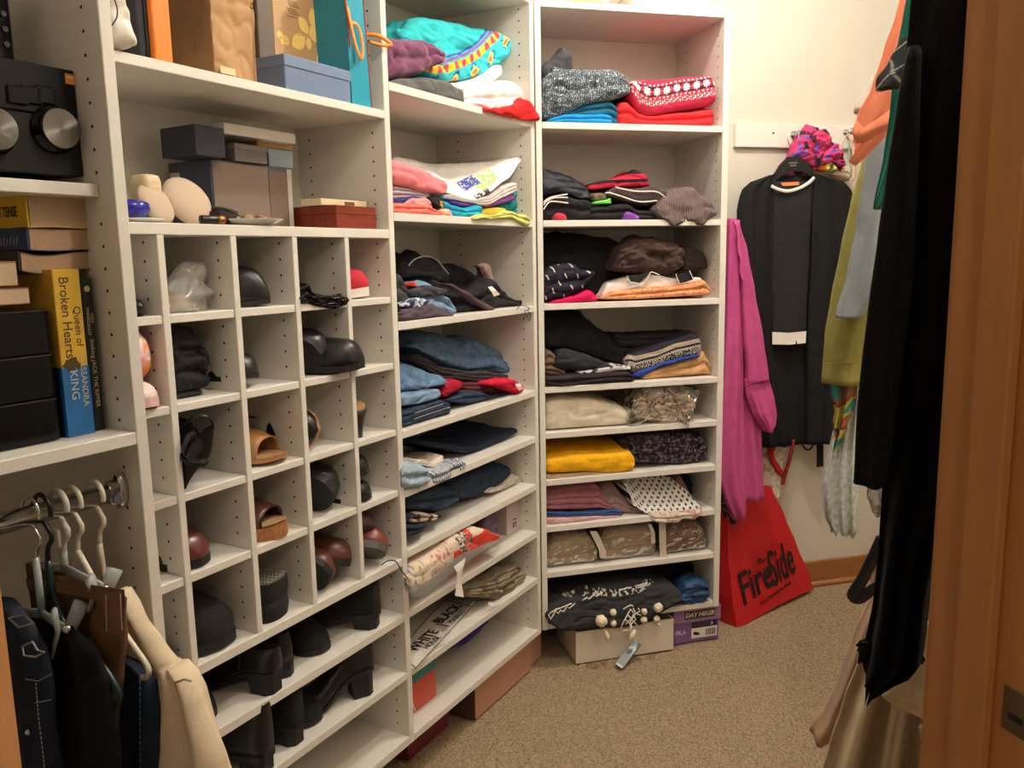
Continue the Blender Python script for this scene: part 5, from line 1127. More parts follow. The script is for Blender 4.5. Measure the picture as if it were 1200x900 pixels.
# ================================================================ bay above the pigeonholes
Zb, Zt = 1.428, 1.693
def ubox(name, label, cat, x0, x1, D, z, h, dep, m, lid=None, yaw=0.0, y=230, lidh=0.3):
    s0, s1 = q(F1, x0, y, D)[0], q(F1, x1, y, D)[0]
    o = thing(name, label, cat, F1.w(s0, D, z + 0.0006), F1.rz + yaw)
    W_ = s1 - s0
    part('box_body', MB().box(0, W_, 0, dep, 0, h, 0.0012), m, o)
    if lid: part('box_lid', MB().box(-0.002, W_ + 0.002, -0.002, dep + 0.002, h * (1 - lidh), h + 0.001, 0.0012), lid, o)
    return o, W_
M_NAVC = mat('navy_card', (46, 50, 64), 0.5, var=0.08); M_SLATE = mat('slate_card', (70, 78, 98), 0.5, var=0.06)
zq = lambda x, y, D: q(F1, x, y, D)[1]
big, wb_ = ubox('shoe_box', 'big slate blue shoe box with brown front, behind the foam pads', 'box', 249, 343, 1.345, Zb, zq(250, 187, 1.345) - Zb, 0.125, M_SLATE)
hb_ = zq(250, 187, 1.345) - Zb
part('brown_panel', MB().box(0.003, wb_ * 0.68, -0.002, 0, 0.002, hb_ - 0.004), mat('brown_card', (124, 106, 94), 0.6), big)
part('brown_flap', MB().box(wb_ * 0.69, wb_ * 0.92, -0.0015, 0, 0.0, hb_ - 0.01), mat('brown_card_dark', (112, 92, 80), 0.6), big)
part('grey_edge', MB().box(wb_ * 0.925, wb_ * 0.985, -0.003, 0, 0.0, hb_ - 0.004), mat('grey_card_edge', (176, 168, 156), 0.6), big)
sk = MB()
for a, b, c, d in ((0.070, 0.090, 0.62, 0.65), (0.072, 0.084, 0.50, 0.56), (0.084, 0.090, 0.46, 0.52), (0.076, 0.088, 0.36, 0.39)): sk.box(-0.0009, 0, a, b, hb_ * c, hb_ * d)
part('silver_mark', sk, mat('silver_ink', (170, 172, 178), 0.5), big, kind='stuff')
part('label', MB().box(-0.0012, 0, 0.092, 0.120, hb_ * 0.25, hb_ * 0.85), mat('label_grey', (190, 186, 178), 0.6), big)
ztop = Zb + hb_
d1_ = 1.335
ubox('box', 'black navy cube box resting on the big slate shoe box, at its left', 'box', 234, 268, 1.315, ztop + 0.001, zq(240, 148, 1.315) - ztop, 0.10, M_NAVC)
gb, gw = ubox('box', 'grey lidded box on the big slate shoe box', 'box', 279, 316, 1.335, ztop + 0.001, zq(280, 169, 1.335) - ztop - 0.001, 0.09, mat('grey_card', (112, 104, 104), 0.5), mat('grey_lid', (120, 112, 112), 0.5))
ubox('box', 'pale blue box next to the grey lidded one', 'box', 318, 346, 1.365, ztop + 0.001, zq(320, 175, 1.365) - ztop, 0.09, mat('pale_blue_card', (160, 180, 196), 0.5, var=0.1))
ubox('box', 'thin ochre box lying on the pale blue one', 'box', 305, 346, 1.362, zq(320, 174, 1.365), 0.010, 0.09, mat('ochre_card', (190, 146, 92), 0.5))
ubox('box', 'flat white box on top of the stack of small boxes', 'box', 268, 350, 1.332, zq(320, 165, 1.332), zq(320, 153, 1.332) - zq(320, 165, 1.332), 0.12, mat('flat_white_card', (224, 218, 208), 0.5))
# cosmetics end of the shelf
rl = thing('wooden_block', 'pale rounded wooden block standing at the left of the bay over the pigeonholes', 'block', F1.w(on(171, 228, 1.31), 1.31, Zb), F1.rz)
hr = zq(171, 205, 1.31) - Zb
def rr(z, a, b, k=18): return [(a * math.copysign(abs(math.cos(2 * PI * i / k)) ** 0.45, math.cos(2 * PI * i / k)), b * math.copysign(abs(math.sin(2 * PI * i / k)) ** 0.45, math.sin(2 * PI * i / k)), z) for i in range(k)]
part('block', MB().grid([rr(0.0008, 0.019, 0.026), rr(hr * 0.85, 0.019, 0.026), rr(hr * 0.97, 0.016, 0.023), rr(hr, 0.010, 0.016)], True, True), mat('pale_wood', (216, 196, 160), 0.6, var=0.08, vscale=30, stretch=(1, 1, 6)), rl, True)
pl = thing('plate', 'white plate under the blue dish at the left of the bay over the pigeonholes', 'plate', F1.w(on(168, 252, 1.255), 1.285, Zb), F1.rz)
part('plate_disc', MB().lathe([(0.02, 0.0008), (0.03, 0.001), (0.052, 0.007), (0.053, 0.0085), (0.03, 0.004), (0.001, 0.0035)], 28), mat('white_china', (232, 228, 220), 0.2), pl, True)
bd = thing('dish', 'cobalt blue glass dish lying on the white plate', 'dish', F1.w(on(160, 240, 1.262), 1.285, Zb + 0.0085), F1.rz)
part('glass_body', MB().lathe([(0.018, 0.0), (0.028, 0.004), (0.036, 0.016), (0.034, 0.026), (0.026, 0.031), (0.001, 0.032)], 24), mat('cobalt_glass', (44, 44, 150), 0.12, var=0.3, vscale=60), bd, True)
M_BEI = mat('beige_foam', (196, 174, 152), 0.8, bump=0.2, bscale=300)
def pad(label, x, y, D, tilt, r):
    o = thing('foam_pad', label, 'pad', F1.w(on(x, y, D), D + 0.03, Zb), F1.rz + tilt)
    rows = []
    for i in range(15):
        th = PI * (0.03 + 0.94 * i / 14)
        rows.append([(r * math.sin(th) * math.cos(a), r * (0.42 if math.cos(th) > 0 else 0.16) * -math.cos(th) + 0.3 * r * math.sin(th) * math.sin(a), 0.0008 + r * 0.80 * (1 + math.sin(th) * math.sin(a))) for a in [2 * PI * k / 28 for k in range(28)]])
    part('moulded_cup', MB().grid(rows, True, True), M_BEI, o, True)
pad('smaller beige moulded foam pad behind the wooden block', 195, 240, 1.262, 0.35, 0.045)
pad('larger beige moulded foam pad leaning beside the smaller one', 232, 238, 1.275, 0.15, 0.056)
bt_ = thing('battery', 'brass and black battery lying at the shelf edge', 'battery', F1.w(on(248, 257, 1.222), 1.224, Zb + 0.0085), F1.rz - 0.15)
part('cell', MB().lathe([(0.0075, -0.02), (0.0078, -0.019), (0.0078, 0.012), (0.0075, 0.0125)], 14, axis='x'), M_BLACKP, bt_, True)
part('copper_end', MB().lathe([(0.0078, 0.0126), (0.0078, 0.026), (0.004, 0.027), (0.0025, 0.030)], 14, axis='x'), mat('copper', (176, 120, 64), 0.35, 0.8), bt_, True)
sr = thing('strap', 'dark green cord strap looped behind the white dish', 'strap', F1.w(on(272, 240, 1.26), 1.29, Zb), F1.rz)
part('cord', MB().tube(smooth_path([(-0.03, 0.02, 0.032), (-0.01, -0.01, 0.034), (0.01, -0.02, 0.026), (0.03, -0.025, 0.012), (0.04, -0.015, 0.006)]), 0.0032, 8), fab('dark_green', (52, 66, 44)), sr, True)
part('fabric_wad', MB().ball((0.0, 0.0, 0.0175), 0.026, 14, (1.5, 1, 0.65), 0.5, 4), fab('aubergine', (56, 36, 42)), sr, True)
ds = thing('dish', 'white oval dish full of trinkets at the middle of the bay over the pigeonholes', 'dish', F1.w(on(302, 256, 1.245), 1.262, Zb), F1.rz)
part('dish_body', MB().lathe([(0.025, 0.0008), (0.035, 0.002), (0.058, 0.012), (0.061, 0.014), (0.056, 0.0125), (0.03, 0.005), (0.001, 0.004)], 28), MATS['white_china'], ds, True)
for i, (a, b, c, cc) in enumerate(((-0.01, 0.0, 0.010, (150, 120, 90)), (0.012, -0.01, 0.009, (120, 84, 60)), (0.034, 0.002, 0.008, (204, 96, 100)), (-0.03, 0.01, 0.009, (176, 150, 110)), (0.004, 0.02, 0.010, (196, 176, 120)))):
    part('trinket', MB().ball((a, b, 0.0075 + c), c, 10, (1.2, 1, 0.7), 0.3, i), mat('trinket_%d' % cc[0], cc, 0.5), ds, True)
wbx, ww_ = ubox('wooden_box', 'dark red wooden box at the right end of the bay over the pigeonholes', 'box', 393, 440, 1.232, Zb, zq(420, 242, 1.232) - Zb, 0.15, mat('mahogany', (128, 50, 34), 0.3, var=0.3, vscale=20, stretch=(0.6, 4, 8)))
part('lid_line', MB().box(-0.0006, ww_ + 0.0006, -0.0006, 0.1506, (zq(420, 242, 1.232) - Zb) * 0.62, (zq(420, 242, 1.232) - Zb) * 0.64), mat('lid_gap', (50, 20, 14), 0.8), wbx)
cbx, _w = ubox('box', 'small cream printed box lying on the red wooden box', 'box', 376, 429, 1.262, zq(420, 242, 1.232) + 0.0008, 0.014, 0.06, mat('cream_card', (220, 204, 166), 0.5))
part('printed_mark', MB().box(_w * 0.5, _w * 0.72, -0.0006, 0, 0.002, 0.010), mat('brown_print', (112, 78, 50), 0.6), cbx)

# ================================================================ top of the pigeonhole unit
wbg = cloth_mb(F1, 1.19, [(128, -30), (140, -30), (152, 0), (160, 30), (166, 48)], [(128, 50), (140, 54), (152, 56), (160, 56), (166, 53)], seed=231, k=1, wr=0.004, dep=0.1, box=1)
wo = solo('handbag', wbg[0], mat('white_vinyl', (224, 218, 206), 0.4), 'white vinyl bag drooping over the left end of the top shelf', 'bag', wbg[1], F1.rz, True)
part('cord', MB().tube(smooth_path(trail(F1, wo, 1.182, [(132, -5), (137, 8), (137, 20), (131, 30)])), 0.0012, 5), M_CHAR, wo, True)
def standing(name, label, cat, x0, x1, D, h, dep, m, yaw=0, y=60):
    s0, s1 = q(F1, x0, y, D)[0], q(F1, x1, y, D)[0]
    o = thing(name, label, cat, F1.w(s0, D, Zt + 0.0006), F1.rz + yaw)
    part('cover', MB().box(0, s1 - s0, 0, dep, 0, h, 0.002), m, o)
    return o, s1 - s0
standing('folder', 'dark grey folder standing beside the white bag', 'folder', 163, 172, 1.24, 0.26, 0.2, M_CHAR, y=45)
standing('folder', 'black folder standing between grey folder and orange bag', 'folder', 173, 181, 1.235, 0.25, 0.2, M_BLACKP, y=55)
standing('paper_bag', 'flat orange gift bag standing edge on beside the folders', 'bag', 182, 205, 1.225, 0.28, 0.015, mat('orange_card', (240, 128, 34), 0.45), 0.12)
def kraft_bag():
    s0, s1 = q(F1, 252, 80, 1.222)[0], q(F1, 303, 90, 1.222)[0]
    W_, dp, h = s1 - s0, 0.16, 0.30
    rows = []
    def peri(z, k):
        out = []
        nseg = 24
        for (a, b, c, d) in ((0, 0, W_, 0), (W_, 0, W_, dp), (W_, dp, 0, dp), (0, dp, 0, 0)):
            for i in range(nseg):
                f = i / nseg
                x, y = a + (c - a) * f, b + (d - b) * f
                e = 0.005 * noise.noise(Vector((x * 16, y * 16, z * 9))) - 0.004 * (1 - abs(noise.noise(Vector((x * 30, y * 30, z * 22))))) ** 6
                nx = -1 if (a == c == 0) else 1 if a == c else 0
                ny = -1 if (b == d == 0) else 1 if b == d else 0
                x2, y2 = x + nx * e, y + ny * e
                if nx and 0 < f < 1: x2 += -nx * 0.02 * math.sin(PI * f) * k      # gusset
                out.append((x2, y2, z + 0.0008))
        return out
    o = thing('paper_bag', 'crumpled brown paper bag standing on the top shelf', 'bag', F1.w(s0, 1.222, Zt), F1.rz)
    part('paper', MB().grid([peri(h * i / 60, min(1, i / 20)) for i in range(61)], True, True), mat('kraft_paper', (176, 136, 92), 0.7, var=0.10, vscale=14, bump=0.3, bscale=60), o, True)
    part('pale_patch', MB().box(0.006, 0.040, -0.0075, -0.0065, 0.002, 0.014), mat('pale_kraft', (232, 208, 160), 0.7), o)
kraft_bag()
standing('box', 'dark taupe box standing behind the brown paper bag', 'box', 304, 322, 1.30, 0.22, 0.06, mat('taupe_card', (96, 82, 70), 0.6))
gx, gw_ = standing('gift_box', 'tan box with gold flower print standing behind the blue box', 'box', 322, 392, 1.315, 0.27, 0.05, mat('tan_card', (182, 142, 98), 0.45))
GOLD = mat('gold_print', (236, 196, 112), 0.5)
fm = MB()
def petal(cx, cz, a, L_, w_):
    pts = []
    for i in range(9):
        f = i / 8; x = L_ * f; y = w_ * math.sin(PI * f) ** 0.8
        pts.append((x, y))
    for i in range(7, 0, -1):
        f = i / 8; pts.append((L_ * f, -w_ * math.sin(PI * f) ** 0.8))
    ca, sa = math.cos(a), math.sin(a)
    fm.add([(cx + x * ca - y * sa, -0.0008, cz + x * sa + y * ca) for x, y in pts], [tuple(range(len(pts)))])
def gp(x, y):
    s, z = q(F1, 270 + x / 4, y / 4, 1.315); v = F1.w(s, 1.315, z) - Vector(gx.location)
    return v.dot(F1.d), v.z
for (x, y, a, l, ww2) in ((420, 150, 1.2, 0.036, 0.013), (415, 140, 2.1, 0.034, 0.013), (425, 130, 0.3, 0.024, 0.012), (415, 150, 3.6, 0.026, 0.012), (430, 150, -1.0, 0.022, 0.010), (365, 160, 2.3, 0.030, 0.009), (350, 175, 3.7, 0.036, 0.011), (365, 175, -1.6, 0.020, 0.006), (250, 165, 4.4, 0.016, 0.007), (250, 165, 5.2, 0.016, 0.006), (245, 165, 3.4, 0.014, 0.006)):
    cx, cz = gp(x, y); petal(cx, cz, a, l * 1.35, ww2 * 1.5)
part('gold_flower', fm, GOLD, gx, kind='stuff')
part('gold_stem', MB().tube([(gp(x, y)[0], -0.0006, gp(x, y)[1]) for x, y in ((255, 150), (300, 160), (350, 172), (400, 165))], 0.0009, 4), GOLD, gx)
lm = MB()
for i in range(7):
    cx, cz = gp(285 + (i % 3) * 6, 8 + i * 12); lm.box(cx - 0.014, cx + 0.016, -0.0008, -0.0002, cz, cz + 0.0012)
part('printed_lines', lm, mat('brown_ink', (128, 92, 56), 0.6), gx, kind='stuff')
cx0, cz0 = gp(370, 245); cx1, cz1 = gp(480, 180)
part('speckled_corner', MB().add([(cx0, -0.0006, 0.0), (gw_, -0.0006, 0.0), (gw_, -0.0006, cz1), (cx0 + (gw_ - cx0) * 0.6, -0.0006, cz1 * 0.75 + cz0 * 0.25), (cx0 + (gw_ - cx0) * 0.3, -0.0006, cz0 + 0.004)], [(0, 1, 2, 3, 4)]), mat('cream_speckle', (230, 206, 166), 0.5, var=0.2, vscale=300), gx)
bb_, bw = standing('shoe_box', 'dusty blue lidded box at the front of the top shelf', 'box', 335, 411, 1.221, 0.063, 0.085, mat('dusty_blue', (104, 124, 156), 0.5, var=0.05), y=105)
part('box_lid', MB().box(-0.002, bw + 0.002, -0.002, 0.087, 0.045, 0.067, 0.0015), mat('dusty_blue_lid', (110, 130, 162), 0.5, var=0.05), bb_)
em = MB()
for i, (a, b) in enumerate(((0.22, 0.009), (0.27, 0.011), (0.31, 0.007), (0.36, 0.010), (0.41, 0.008))): em.box(bw * a, bw * a + 0.002, -0.0006, 0, 0.026, 0.026 + b)
part('embossed_mark', em, mat('silver_emboss', (150, 164, 186), 0.4), bb_, kind='stuff')
# teal gift bag, side on
s0, s1 = q(F1, 413, 120, 1.226)[0], q(F1, 436, 124, 1.226)[0]
gbg = thing('gift_bag', 'turquoise gift bag with orange ribbon handles at the right of the top shelf', 'bag', F1.w(s0, 1.226, Zt), F1.rz)
M_TURQ = mat('turquoise_card', (28, 146, 172), 0.4)
Wg, Dg, Hg = s1 - s0, 0.16, 0.26
part('bag_body', MB().add([(0, 0, 0.0008), (Wg, 0, 0.0008), (Wg, Dg, 0.0008), (0, Dg, 0.0008), (-0.012, 0, Hg), (Wg * 0.75, 0, Hg), (Wg * 0.75, Dg, Hg), (-0.012, Dg, Hg)], [(0, 3, 2, 1), (0, 1, 5, 4), (1, 2, 6, 5), (2, 3, 7, 6), (3, 0, 4, 7)]), M_TURQ, gbg)
M_ORIB = mat('orange_ribbon', (238, 140, 30), 0.5)
part('orange_trim', MB().tube([(-0.0005, -0.001, 0.12), (-0.012, -0.001, Hg)], 0.0022, 6).tube([(Wg, -0.001, 0.0), (Wg * 0.75, -0.001, Hg)], 0.0015, 6), mat('red_orange_trim', (206, 84, 40), 0.5), gbg)
hp = smooth_path([(-0.006, -0.003, 0.20), (-0.004, -0.010, 0.16), (0.002, -0.014, 0.125), (0.016, -0.015, 0.098), (0.026, -0.014, 0.115), (0.024, -0.012, 0.15), (0.012, -0.010, 0.168), (-0.002, -0.006, 0.166)])
part('ribbon_handle', MB().tube(hp, 0.0050, 6, 0.5), M_ORIB, gbg, True)
hp2 = smooth_path([(Wg * 0.9, 0.01, 0.16), (Wg + 0.012, -0.014, 0.158), (Wg + 0.034, -0.026, 0.148), (Wg + 0.040, -0.028, 0.142), (Wg + 0.02, -0.022, 0.138), (Wg * 0.92, -0.006, 0.142)])
part('ribbon_handle', MB().tube(hp2, 0.0045, 6, 0.6), M_ORIB, gbg, True)
# ================================================================ hanging unit at the left edge
def ploc(o, v):
    """world point -> local space of a top-level object that only turns about z"""
    return o.rotation_euler.to_matrix().inverted() @ (Vector(v) - Vector(o.location))
# receiver
def brushed():
    if 'brushed_steel' in MATS: return MATS['brushed_steel']
    m = mat('brushed_steel', (120, 117, 114), 0.30, 1.0)
    nt = m.node_tree; tg = nt.nodes.new('ShaderNodeTangent'); tg.direction_type = 'RADIAL'; tg.axis = 'Y'
    b = nt.nodes['Principled BSDF']; b.inputs['Anisotropic'].default_value = 0.9
    nt.links.new(tg.outputs[0], b.inputs['Tangent'])
    return m
zr0 = 1.474
s1 = q(F1, 103, 205, 1.145)[0] - 0.006
rc = thing('stereo_receiver', 'black stereo receiver with two big silver faced knobs on the upper left shelf', 'receiver', F1.w(s1 - 0.43, 1.145, zr0 + 0.012), F1.rz)
zt = q(F1, 92, 84, 1.145)[1] - zr0 - 0.012
zm = zt * 0.555
def rq(x, y):
    s, z = q(F1, x, y, 1.145); return s - (s1 - 0.43), z - zr0 - 0.012
part('housing', MB().box(0, 0.43, 0.006, 0.32, 0, zt, 0.002), M_BLACKP, rc)
part('front_panel', MB().box(0, 0.43, 0, 0.006, 0.0, zm - 0.002, 0.0015), mat('receiver_black', (20, 18, 18), 0.5, spec=0.3, bump=0.05, bscale=600, stretch=(0.1, 1, 4)), rc)
part('display_panel', MB().box(0, 0.43, 0.001, 0.006, zm, zt, 0.0012), mat('receiver_glass', (16, 15, 15), 0.4, spec=0.25), rc)
for kx, ky in ((63, 152), (-12, 152)):
    a, b = rq(kx, ky)
    kn = part('knob', MB().lathe([(0.033, 0.0), (0.033, -0.004), (0.029, -0.006), (0.0285, -0.016), (0.027, -0.018)], 40, (a, 0.0, b), 'y'), M_BLACKG, rc, True)
    kf = part('knob_face', MB().lathe([(0.0004, -0.0181), (0.0265, -0.0181), (0.0265, -0.0190), (0.0004, -0.0190)], 40, (0, 0, 0), 'y'), brushed(), kn); kf.location = (a, 0, b)
for kx in (22, 38, 54):
    a, b = rq(kx, 112)
    part('button', MB().box(a - 0.016, a + 0.012, -0.003, 0.001, b - 0.012, b + 0.012, 0.002), mat('button_black', (15, 15, 15), 0.3, spec=0.2), rc)
a, b = rq(82, 92)
part('sticker', MB().box(a - 0.007, a + 0.007, -0.0006, 0.001, b - 0.008, b + 0.006), mat('orange_sticker', (226, 146, 62), 0.6), rc)
part('sticker_print', MB().box(a - 0.005, a + 0.005, -0.001, -0.0006, b, b + 0.003), mat('sticker_yellow', (240, 206, 130), 0.6), rc)
for i in (0.04, 0.38): part('foot', MB().lathe([(0.014, -0.0118), (0.016, -0.002), (0.016, 0.0)], 16, (i, 0.06, 0)), M_BLACKP, rc)
g = thing('media_player', 'small black device with silver base standing on the receiver', 'device', F1.w(q(F1, -30, 40, 1.20)[0], 1.20, zr0 + 0.012 + zt + 0.0008), F1.rz)
gw = q(F1, 18, 60, 1.20)[0] - q(F1, -30, 40, 1.20)[0]
part('case', MB().box(0, gw, 0, 0.12, 0.008, 0.115, 0.004), M_BLACKG, g)
part('silver_base', MB().box(-0.002, gw + 0.003, -0.004, 0.122, 0, 0.008, 0.001), mat('dull_silver', (150, 146, 140), 0.4, 0.7), g)
for i in range(3): part('socket', MB().lathe([(0.004, 0.0), (0.004, -0.003), (0.002, -0.003)], 10, (gw - 0.012, 0.0, 0.03 + 0.02 * i), 'y'), mat('grey_socket', (60, 58, 56), 0.5), g)
# books lying in a pile
M_PAGE = mat('book_pages', (206, 180, 150), 0.85, var=0.10, vscale=60, stretch=(1, 1, 26), bump=0.25, bscale=90)
M_PAGE2 = mat('old_book_pages', (184, 152, 122), 0.85, var=0.10, vscale=60, stretch=(1, 1, 26), bump=0.25, bscale=90)
def flat_book(label, px, yb, yt, D, dep, cover, pages, bulge=0.0, x0=35):
    (sa, zb), (sb, _), (_, ztp) = q(F1, x0, yb, D), q(F1, px, yb, D), q(F1, px, yt, D)
    o = thing('book', label, 'book', F1.w(sa, D, zb), F1.rz)
    W_, h = sb - sa, ztp - zb
    rows = []
    for i in range(11):
        f = i / 10; x = 0.002 + (W_ - 0.002) * f
        w_ = bulge * math.sin(f * PI) + bulge * 0.6 * math.sin(f * 2 * PI)
        rows.append([(x, 0.001, 0.0015 + w_), (x, 0.001, h - 0.0015 + w_), (x, dep - 0.004, h - 0.0015 + w_), (x, dep - 0.004, 0.0015 + w_)])
    part('pages', MB().grid(rows, True, True), pages, o)
    c1, c2 = MB(), MB()
    for c, zz in ((c1, 0.0002), (c2, h - 0.0014)):
        r = []
        for i in range(11):
            f = i / 10; x = W_ * f; w_ = bulge * math.sin(f * PI) + bulge * 0.6 * math.sin(f * 2 * PI)
            r.append([(x, 0, zz + w_), (x, 0, zz + 0.0012 + w_), (x, dep, zz + 0.0012 + w_), (x, dep, zz + w_)])
        c.grid(r, True, True)
    part('front_cover', c2, cover, o); part('back_cover', c1, cover, o)
    part('spine', MB().box(-0.0025, 0.0006, 0, dep, 0.0002, h, 0.0008), cover, o)
    return o, W_, h
M_YEL = mat('yellow_cover', (226, 186, 32), 0.4); M_BLUEC = mat('blue_cover', (40, 62, 108), 0.4, var=0.3, vscale=50)
bk1, w1, h1 = flat_book('thick paperback with yellow spine on top of the book pile', 119, 267, 233, 1.150, 0.165, M_YEL, M_PAGE, 0.001)
text('spine_lettering', 'PAST TENSE', 0.020, mat('spine_black', (24, 22, 20), 0.6), bk1, (-0.0030, 0.055, h1 * 0.5), (PI / 2, 0, -PI / 2), 0.0002, 0.62, bold=0.0003)
bk2, w2, h2 = flat_book('worn paperback with blue spine, second in the book pile', 116, 293.5, 268, 1.152, 0.165, M_BLUEC, M_PAGE2, -0.001)
M_SPW = mat('spine_white', (206, 206, 206), 0.6)
mk = MB()
for i in range(6): mk.tube([(-0.0028, 0.022 + 0.008 * i, h2 * (0.62 - 0.05 * (i % 2))), (-0.0028, 0.026 + 0.008 * i, h2 * 0.25)], 0.0005, 4)
part('worn_print', mk, M_SPW, bk2, kind='stuff')
bk3, w3, h3 = flat_book('warped paperback lowest in the book pile', 112, 318, 294, 1.155, 0.165, mat('dark_cover', (60, 52, 48), 0.5), M_PAGE2, -0.004, 25)
zsh = 1.115
flat_book('paperback pages showing at the far left, upper of two', 22, 337, 306, 1.135, 0.16, mat('tan_cover', (180, 140, 90), 0.5), M_PAGE, 0.0, -40)
flat_book('paperback pages showing at the far left, lower of two', 36, 360, 336, 1.13, 0.16, mat('rust_cover', (120, 60, 50), 0.5), M_PAGE, 0.0, -30)
# books standing upright
def stand_book(label, x0, x1, ytop, D, dep, mats, pages=M_PAGE):
    sa, sb = q(F1, x0, 505, D)[0], q(F1, x1, 505, D)[0]
    h = q(F1, (x0 + x1) / 2 - 14, ytop, D)[1] - zsh
    o = thing('book', label, 'book', F1.w(sa, D, zsh + 0.0006), F1.rz)
    W_ = sb - sa
    part('pages', MB().box(0.0015, W_ - 0.0015, 0.004, dep - 0.003, 0.003, h - 0.003), pages, o)
    part('front_cover', MB().box(0, 0.0015, 0.0, dep, 0, h), mats[0], o)
    part('back_cover', MB().box(W_ - 0.0015, W_, 0.0, dep, 0, h), mats[0], o)
    part('spine', MB().box(0, W_, -0.002, 0.0035, 0, h, 0.0012), mats[0], o)
    return o, W_, h
M_YEL2 = mat('gold_cover', (220, 178, 60), 0.4, var=0.25, vscale=20); M_BLU2 = mat('sky_spine', (36, 110, 176), 0.4, var=0.2, vscale=25)
q1_, qw, qh = stand_book('yellow and blue paperback novel standing beside the black lacquer box', 79, 110, 316, 1.135, 0.19, (M_YEL2,))
part('spine_lower', MB().box(-0.0003, qw + 0.0003, -0.0024, 0.006, 0.0, qh * 0.42), M_BLU2, q1_)
part('cover_lower', MB().box(-0.0006, 0.0, 0.004, 0.19, 0.0, qh * 0.42), mat('navy_cover', (26, 46, 92), 0.4), q1_)
part('spine_flower', MB().ball((qw * 0.4, -0.0018, qh * 0.43), 0.011, 12, (1.1, 0.12, 1.0), 0.9, 5), mat('dark_olive', (86, 70, 20), 0.6), q1_)
ID = mat('spine_ink', (70, 54, 40), 0.6)
text('spine_lettering', 'Broken Hearts', 0.0200, ID, q1_, (qw * 0.36, -0.0022, qh * 0.715), (PI / 2, PI / 2, 0), 0.0002, 0.97)
text('spine_lettering', 'Queen of', 0.015, ID, q1_, (qw * 0.76, -0.0022, qh * 0.66), (PI / 2, PI / 2, 0), 0.0002, 1.0)
text('spine_lettering', 'CASSANDRA', 0.0125, mat('spine_pale', (214, 196, 150), 0.6), q1_, (qw * 0.78, -0.0027, qh * 0.33), (PI / 2, PI / 2, 0), 0.0002, 1.05)
text('spine_lettering', 'KING', 0.0165, MATS['spine_white'], q1_, (qw * 0.40, -0.0027, qh * 0.31), (PI / 2, PI / 2, 0), 0.0002, 1.1)
q2_, rw_, rh_ = stand_book('slim black book with ornate pale lettering at the shelf end', 111, 123, 326, 1.142, 0.19, (mat('black_cover', (26, 28, 28), 0.45),))
text('spine_lettering', 'Stalking JACK THE RIPPER', 0.0088, MATS['spine_pale'], q2_, (rw_ * 0.5, -0.0022, qh * 0.36), (PI / 2, PI / 2, 0), 0.0002, 1.05)
text('spine_lettering', 'KERRI', 0.0058, MATS['spine_pale'], q2_, (rw_ * 0.72, -0.0022, rh_ * 0.74), (PI / 2, PI / 2, 0), 0.0002, 1.0)
text('spine_lettering', 'MANISCALCO', 0.0064, MATS['spine_pale'], q2_, (rw_ * 0.35, -0.0022, rh_ * 0.72), (PI / 2, PI / 2, 0), 0.0002, 1.0)
part('spine_emblem', MB().lathe([(0.0045, -0.0022), (0.0032, -0.0024)], 16, (rw_ * 0.5, 0, rh_ * 0.93), 'y'), MATS['spine_pale'], q2_)
# lacquer box of three tiers
sL, sR = q(F1, -40, 500, 1.13)[0], q(F1, 76, 500, 1.13)[0]
hL = q(F1, 55, 362, 1.13)[1] - zsh
lb = thing('lacquer_box', 'glossy black lacquer box of three tiers at the left of the book shelf', 'box', F1.w(sL, 1.13, zsh + 0.0006), F1.rz)
def rrect(x0, x1, y0, y1, z, r, k=5):
    pts = []
    for cx, cy, a0 in ((x1 - r, y0 + r, -PI / 2), (x1 - r, y1 - r, 0), (x0 + r, y1 - r, PI / 2), (x0 + r, y0 + r, PI)):
        for i in range(k + 1):
            a = a0 + PI / 2 * i / k; pts.append((cx + r * math.cos(a), cy + r * math.sin(a), z))
    return pts
for i in range(3):
    za, zb_ = hL * i / 3, hL * (i + 1) / 3 - 0.0012
    part('tier', MB().grid([rrect(0.0015, sR - sL - 0.0015, 0.0015, 0.16, za, 0.016), rrect(0, sR - sL, 0, 0.1615, za + 0.002, 0.017), rrect(0, sR - sL, 0, 0.1615, zb_ - 0.002, 0.017), rrect(0.0015, sR - sL - 0.0015, 0.0015, 0.16, zb_, 0.016)], True, True), M_BLACKG, lb, False)
    part('rim_line', MB().grid([rrect(-0.0004, sR - sL + 0.0004, -0.0004, 0.162, zb_ - 0.002, 0.017), rrect(-0.0004, sR - sL + 0.0004, -0.0004, 0.162, zb_ - 0.0008, 0.017)], True), mat('rim_brown', (70, 56, 46), 0.3), lb)
# chrome rail with its bracket
RN, RZ0 = 1.121, 1.022
rail = thing('closet_rail', 'chrome oval closet rail held by a bracket under the book shelf', 'rail', F1.w(0.019, RN, RZ0), F1.rz)
def ov(x, a, b, k=20): return [(x, a * math.cos(2 * PI * i / k), b * math.sin(2 * PI * i / k)) for i in range(k)]
part('tube', MB().grid([ov(0.002, 0.0075, 0.015), ov(0.715, 0.0075, 0.015)], True, True), M_CHROME, rail, True)
part('bracket', MB().grid([ov(0.7284, 0.011, 0.026), ov(0.722, 0.012, 0.027), ov(0.716, 0.011, 0.026)], True, True).box(0.700, 0.7284, -0.0095, 0.0095, -0.018, 0.018, 0.004), M_CHROME, rail, True)
part('bracket_screw', MB().lathe([(0.004, 0.7145), (0.004, 0.717), (0.002, 0.717)], 10, (0, 0, 0.021), 'x'), M_LIN, rail)

